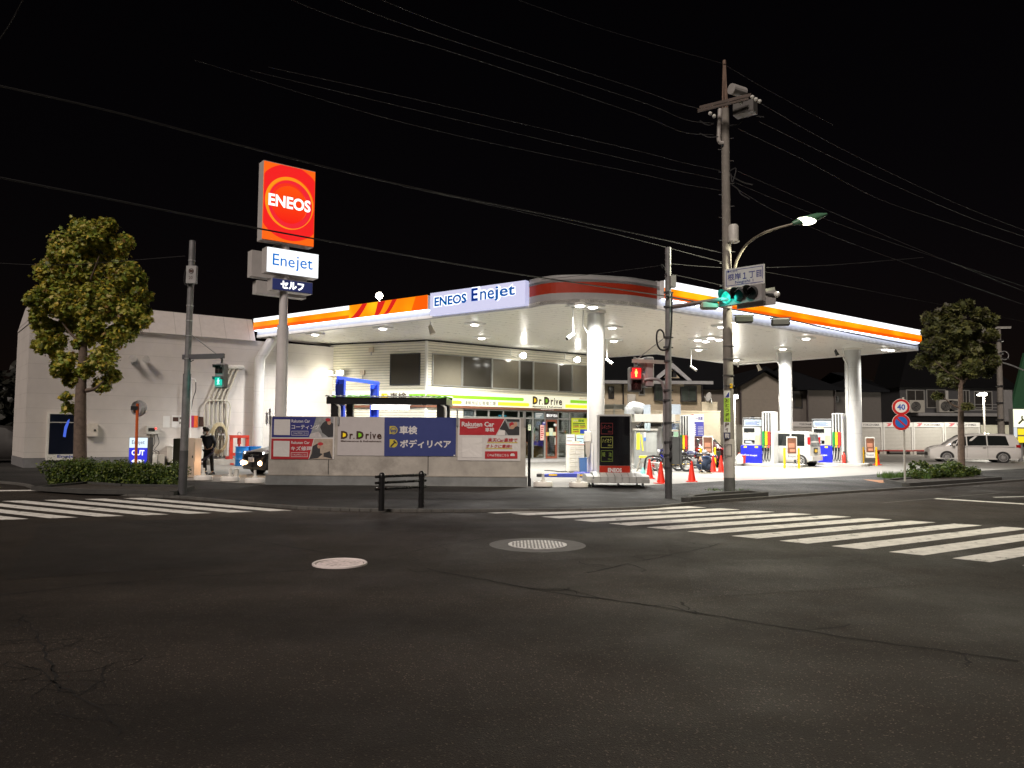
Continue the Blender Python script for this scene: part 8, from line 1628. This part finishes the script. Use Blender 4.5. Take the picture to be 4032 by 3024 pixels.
# boundary walls
BW = M('boundary_cream', (.5, .44, .33), .8, var=.08)
def bwall(lab, c, x0, y0, x1, y1, d, mat, post=False):
    a = dp(c, x0, y1, d); b = dp(c, x1, y0, d); r = T('boundary_wall', lab, 'wall', ((a.x + b.x) / 2, d, .05)); w_ = (b.x - a.x) / 2; m = MB(r); m.box(-w_, w_, 0, .2, 0, b.z - .1); o = m.build('wall_face', mat); m = MB(r); m.box(-w_ - .03, w_ + .03, -.03, .23, b.z - .099, b.z); m.build('coping', mat, o); return r
bwall('cream boundary wall behind the wash bay, left of the price board', 'H', -480, 748, 790, 1130, 51.5, BW); rr_ = bwall('cream stub of wall with a dish on top beside the cream house', 'H', 590, 652, 758, 760, 53, BW)
q = dp('H', 685, 640, 52.6); r = T('satellite_dish', 'pale satellite dish standing on the cream stub of wall', 'dish', q); m = MB(r); m.tube([V((0, 0, .3)), V((-.08, -.03, .32)), V((-.16, -.06, .34))], [.04, .22, .32], 18); m.build('dish', WHITE, smooth=True); m = MB(r); m.tube([V((.1, .05, -.1)), V((0, 0, .3))], .04, 6); m.tube([V((-.05, -.03, .1)), V((-.5, -.2, .35))], .02, 5); m.build('arm', GALV)
bwall('grey boundary wall right of the middle pump, under the dim house', 'I', 200, 742, 2075, 1000, 69.5, M('boundary_grey', (.24, .235, .21), .8, var=.08)); bwall('pale low wall between the tyre sheds and the yellow sign', 'J', 858, 1092, 1190, 1200, 66.5, M('boundary_pale', (.42, .42, .34), .8, var=.08)); bwall('dim wall running low behind the microvan', 'H', 790, 900, 1050, 1130, 55, M('boundary_dim', (.36, .33, .28), .8, var=.08))
r = T('panel_fence', 'white louvred panel fence to the right of the round column', 'fence', dp('G', 900, 790, 50)); o = LOC[r.name]; m = MB(r)
for k in range(5): q = dp('G', 640, 748 + k * 9, 50) - o; q2 = dp('G', 1050, 748 + k * 9, 50) - o; m.box(q.x, q2.x, -.03, .03, q.z - .05, q.z + .03)
m.build('louvre', M('fence_white', (.5, .5, .46), .6)); m = MB(r)
for x in (820, 938, 1045): q = dp('G', x, 740, 50) - o; m.box(q.x - .05, q.x + .05, -.09, -.031, -3.2, q.z)
m.build('post', MATS['fence_white'])
# price board of the wash bay
a = dp('Z', 1298, 795, 50.5); b = dp('Z', 1520, 388, 50.5); r = T('wash_price_board', 'red, white and blue car wash price board on the cream wall', 'board', ((a.x + b.x) / 2, 50.5, a.z)); w_ = (b.x - a.x) / 2; h = b.z - a.z; m = MB(r); m.box(-w_, w_, 0, .1, 0, h); bd = m.build('board', PWT)
m = MB(r); m.box(-w_, -w_ + .34 * w_, -.012, -.001, 0, h); m.build('red_stripe', M('board_red', (.6, .03, .05), .5), bd); m = MB(r); m.box(-w_ + .35 * w_, w_, -.01, -.001, 0, h * .66); bb = m.build('blue_field', M('board_violet', (.06, .06, .35), .5), bd); m = MB(r); m.text('レー洗車', (-w_ + .3 * w_, -.005, h * .73), V((1, 0, 0)), ZZ, w_ * 1.55, h * .17, .03); m.build('lettering', M('board_ink', (.08, .08, .25), .5, var=0), bd, recalc=False); m = MB(r)
for k in range(6): m.box(-w_ + .4 * w_, -w_ + .7 * w_, -.014, -.011, h * (.05 + .09 * k), h * (.1 + .09 * k)); m.box(w_ * .0, w_ * .85, -.014, -.011, h * (.07 + .07 * k), h * (.085 + .07 * k))
m.build('print', PWT, bb)
# lamp posts at the back
def lamppost(c, x, yl, d, lab, en, group=None):
    q = dp(c, x, yl, d); r = T('lamp_post', lab, 'lamp post', (q.x, d, .05)); h = q.z - .05; m = MB(r); m.tube([V((0, 0, 0)), V((0, 0, h - .2))], [.09, .06], 12); m.build('post', M('lamp_post_pale', (.55, .53, .48), .4, var=.05)); m = MB(r); m.bev(-.5, .25, -.16, .16, h - .2, h - .02, .04); hd = m.build('head', GALV); m = MB(r); m.bev(-.46, .2, -.15, .15, h - .3, h - .202, .03); m.build('lens', E('lamp_post_lens', (1, .95, .82), 26), hd); lamp('lamp_post_light', 'POINT', (-.1, -.3, h - .5), en, (1, .94, .8), r, .2)
lamppost('W', 1228, 818, 62, 'glaring lamp on a pale post behind the white minivan', 1800); lamppost('H', 945, 555, 50, 'lit lamp on a thin white post just right of the utility pole', 260)
q = dp('I', 950, 728, 48); r = T('orange_beacon', 'small orange beacon glowing between the two right pumps', 'beacon', (q.x, 48, .056)); h = q.z - .056; m = MB(r); m.cyl((0, 0, 0), (0, 0, h - .15), .03); m.build('stem', GALV); m = MB(r); m.lathe((0, 0, h - .15), [(.16, 0), (.18, .05), (.14, .2), (.05, .28)], 14); m.build('lamp', E('beacon_orange', (1, .28, .05), 5), smooth=True); lamp('beacon_light', 'POINT', (0, -.3, h), 30, (1, .35, .08), r, .15)
# far utility pole
d = 54.; q = dp('W', 1345, 1110, d); t = dp('W', 1325, 400, d); r = T('utility_pole', 'far utility pole with short crossarms right of the right street tree', 'utility pole', (q.x, d, .05)); o = LOC[r.name]; m = MB(r); m.tube([V((0, 0, 0)), t - o], [.24, .15], 14); m.build('shaft', UPM, smooth=True); m = MB(r)
for y, x0, x1 in ((402, 1310, 1410), (480, 1290, 1325), (566, 1180, 1350)): a = dp('W', x0, y + 2, d - .2) - o; b = dp('W', x1, y, d - .2) - o; m.obx(a, b - a, (0, .1, 0), (0, 0, .14)); m.build('crossarm', M('crossarm_pale', (.35, .34, .32), .5, .2)); m = MB(r); m = MB(r)
for y in (485, 566, 780, 890, 1000): a = dp('W', 1335, y, d) - o; m.cyl(a - ZZ * .05, a + ZZ * .05, .25)
m.build('strap', DARKM); m = MB(r); m.tube(catmull([dp('W', *p, d) - o for p in ((1345, 625), (1400, 640), (1450, 660), (1500, 680))], 4), .05, 6); m.torus(dp('W', 1365, 580, d) - o, (0, 1, 0), .3, .03, 14, 5); m.build('cable', GALV); m = MB(r); q2 = dp('W', 1372, 890, d) - o; m.box(q2.x - .3, q2.x + .3, -.3, .1, q2.z - 1.3, q2.z + .9); m.build('equipment_box', M('equip_grey', (.2, .2, .2), .5))
# yellow tyre sign at the right edge
d = 50.; a = dp('W', 1428, 1115, d); b = dp('W', 1560, 932, d); r = T('lit_shop_sign', 'lit white and yellow sign with a dark spanner emblem at the right edge', 'sign', (a.x + 1, d, .05)); o = LOC[r.name]; z1 = b.z - .05; zm = dp('W', 1440, 1050, d).z - .05; z0 = a.z - .05; m = MB(r); m.box(-1.05, 1.3, 0, .4, z0 - .05, z1 + .03); cs = m.build('case', GREYM); m = MB(r); m.box(-1, 1.25, -.02, -.002, zm + .02, z1); m.build('white_face', E('tyre_white', (1, 1, .72), 1.4), cs); m = MB(r)
for k in range(2): zc_ = zm - .28 - k * .5; m.box(-.75, .2, -.03, -.002, zc_ - .2, zc_ + .2)
m.build('yellow_plate', E('tyre_yellow', (1, .75, .02), 1.1), cs); m = MB(r); m.box(-1, -.8, -.025, -.002, z0, zm); m.box(.25, 1.25, -.025, -.002, z0, zm - .05); m.build('pale_face', E('tyre_pale', (.8, .85, .9), .9), cs); m = MB(r); m.torus((-.3, -.03, z1 - .55), (0, 1, 0), .17, .05, 14, 6, -.2, 4.6); m.tube([V((-.42, -.03, z1 - .68)), V((-.7, -.03, z1 - .95))], .06, 6); m.build('emblem', M('emblem_dark', (.06, .05, .01), .5, var=0), cs); m = MB(r); m.box(-.6, -.4, .1, .3, 0, z0 - .06); m.box(.6, .8, .1, .3, 0, z0 - .06); m.build('leg', GREYM)
# the dark car just behind the minivan is only an edge; distant dark woods and roofs
def mass(lab, c, x0, x1, ytop, d, seed, n=1500):
    rnd = random.Random(seed); a = dp(c, x0, ytop, d); b = dp(c, x1, ytop, d); m = MB(off=(a.x, d, 0)); bl = []
    for i in range(16): x = a.x + (b.x - a.x) * i / 15; h = a.z * rnd.uniform(.7, 1.0); bl.append((x, d + rnd.uniform(0, 3), h * .55, h * .45))
    leaves(m, bl, n, .5, rnd, (1, 1), False); tag(m.build('distant_wood', [leaf_mat('wood_dark', (.012, .013, .01)), leaf_mat('wood_dim', (.02, .02, .014))], loc=(a.x, d, 0), recalc=False), lab, 'trees', kind='stuff')
mass('black mass of trees beyond the annex at the left edge', 'A', -160, 150, 560, 60, 2); mass('black trees beyond the roofs at the right', 'J', -150, 260, 700, 100, 4)
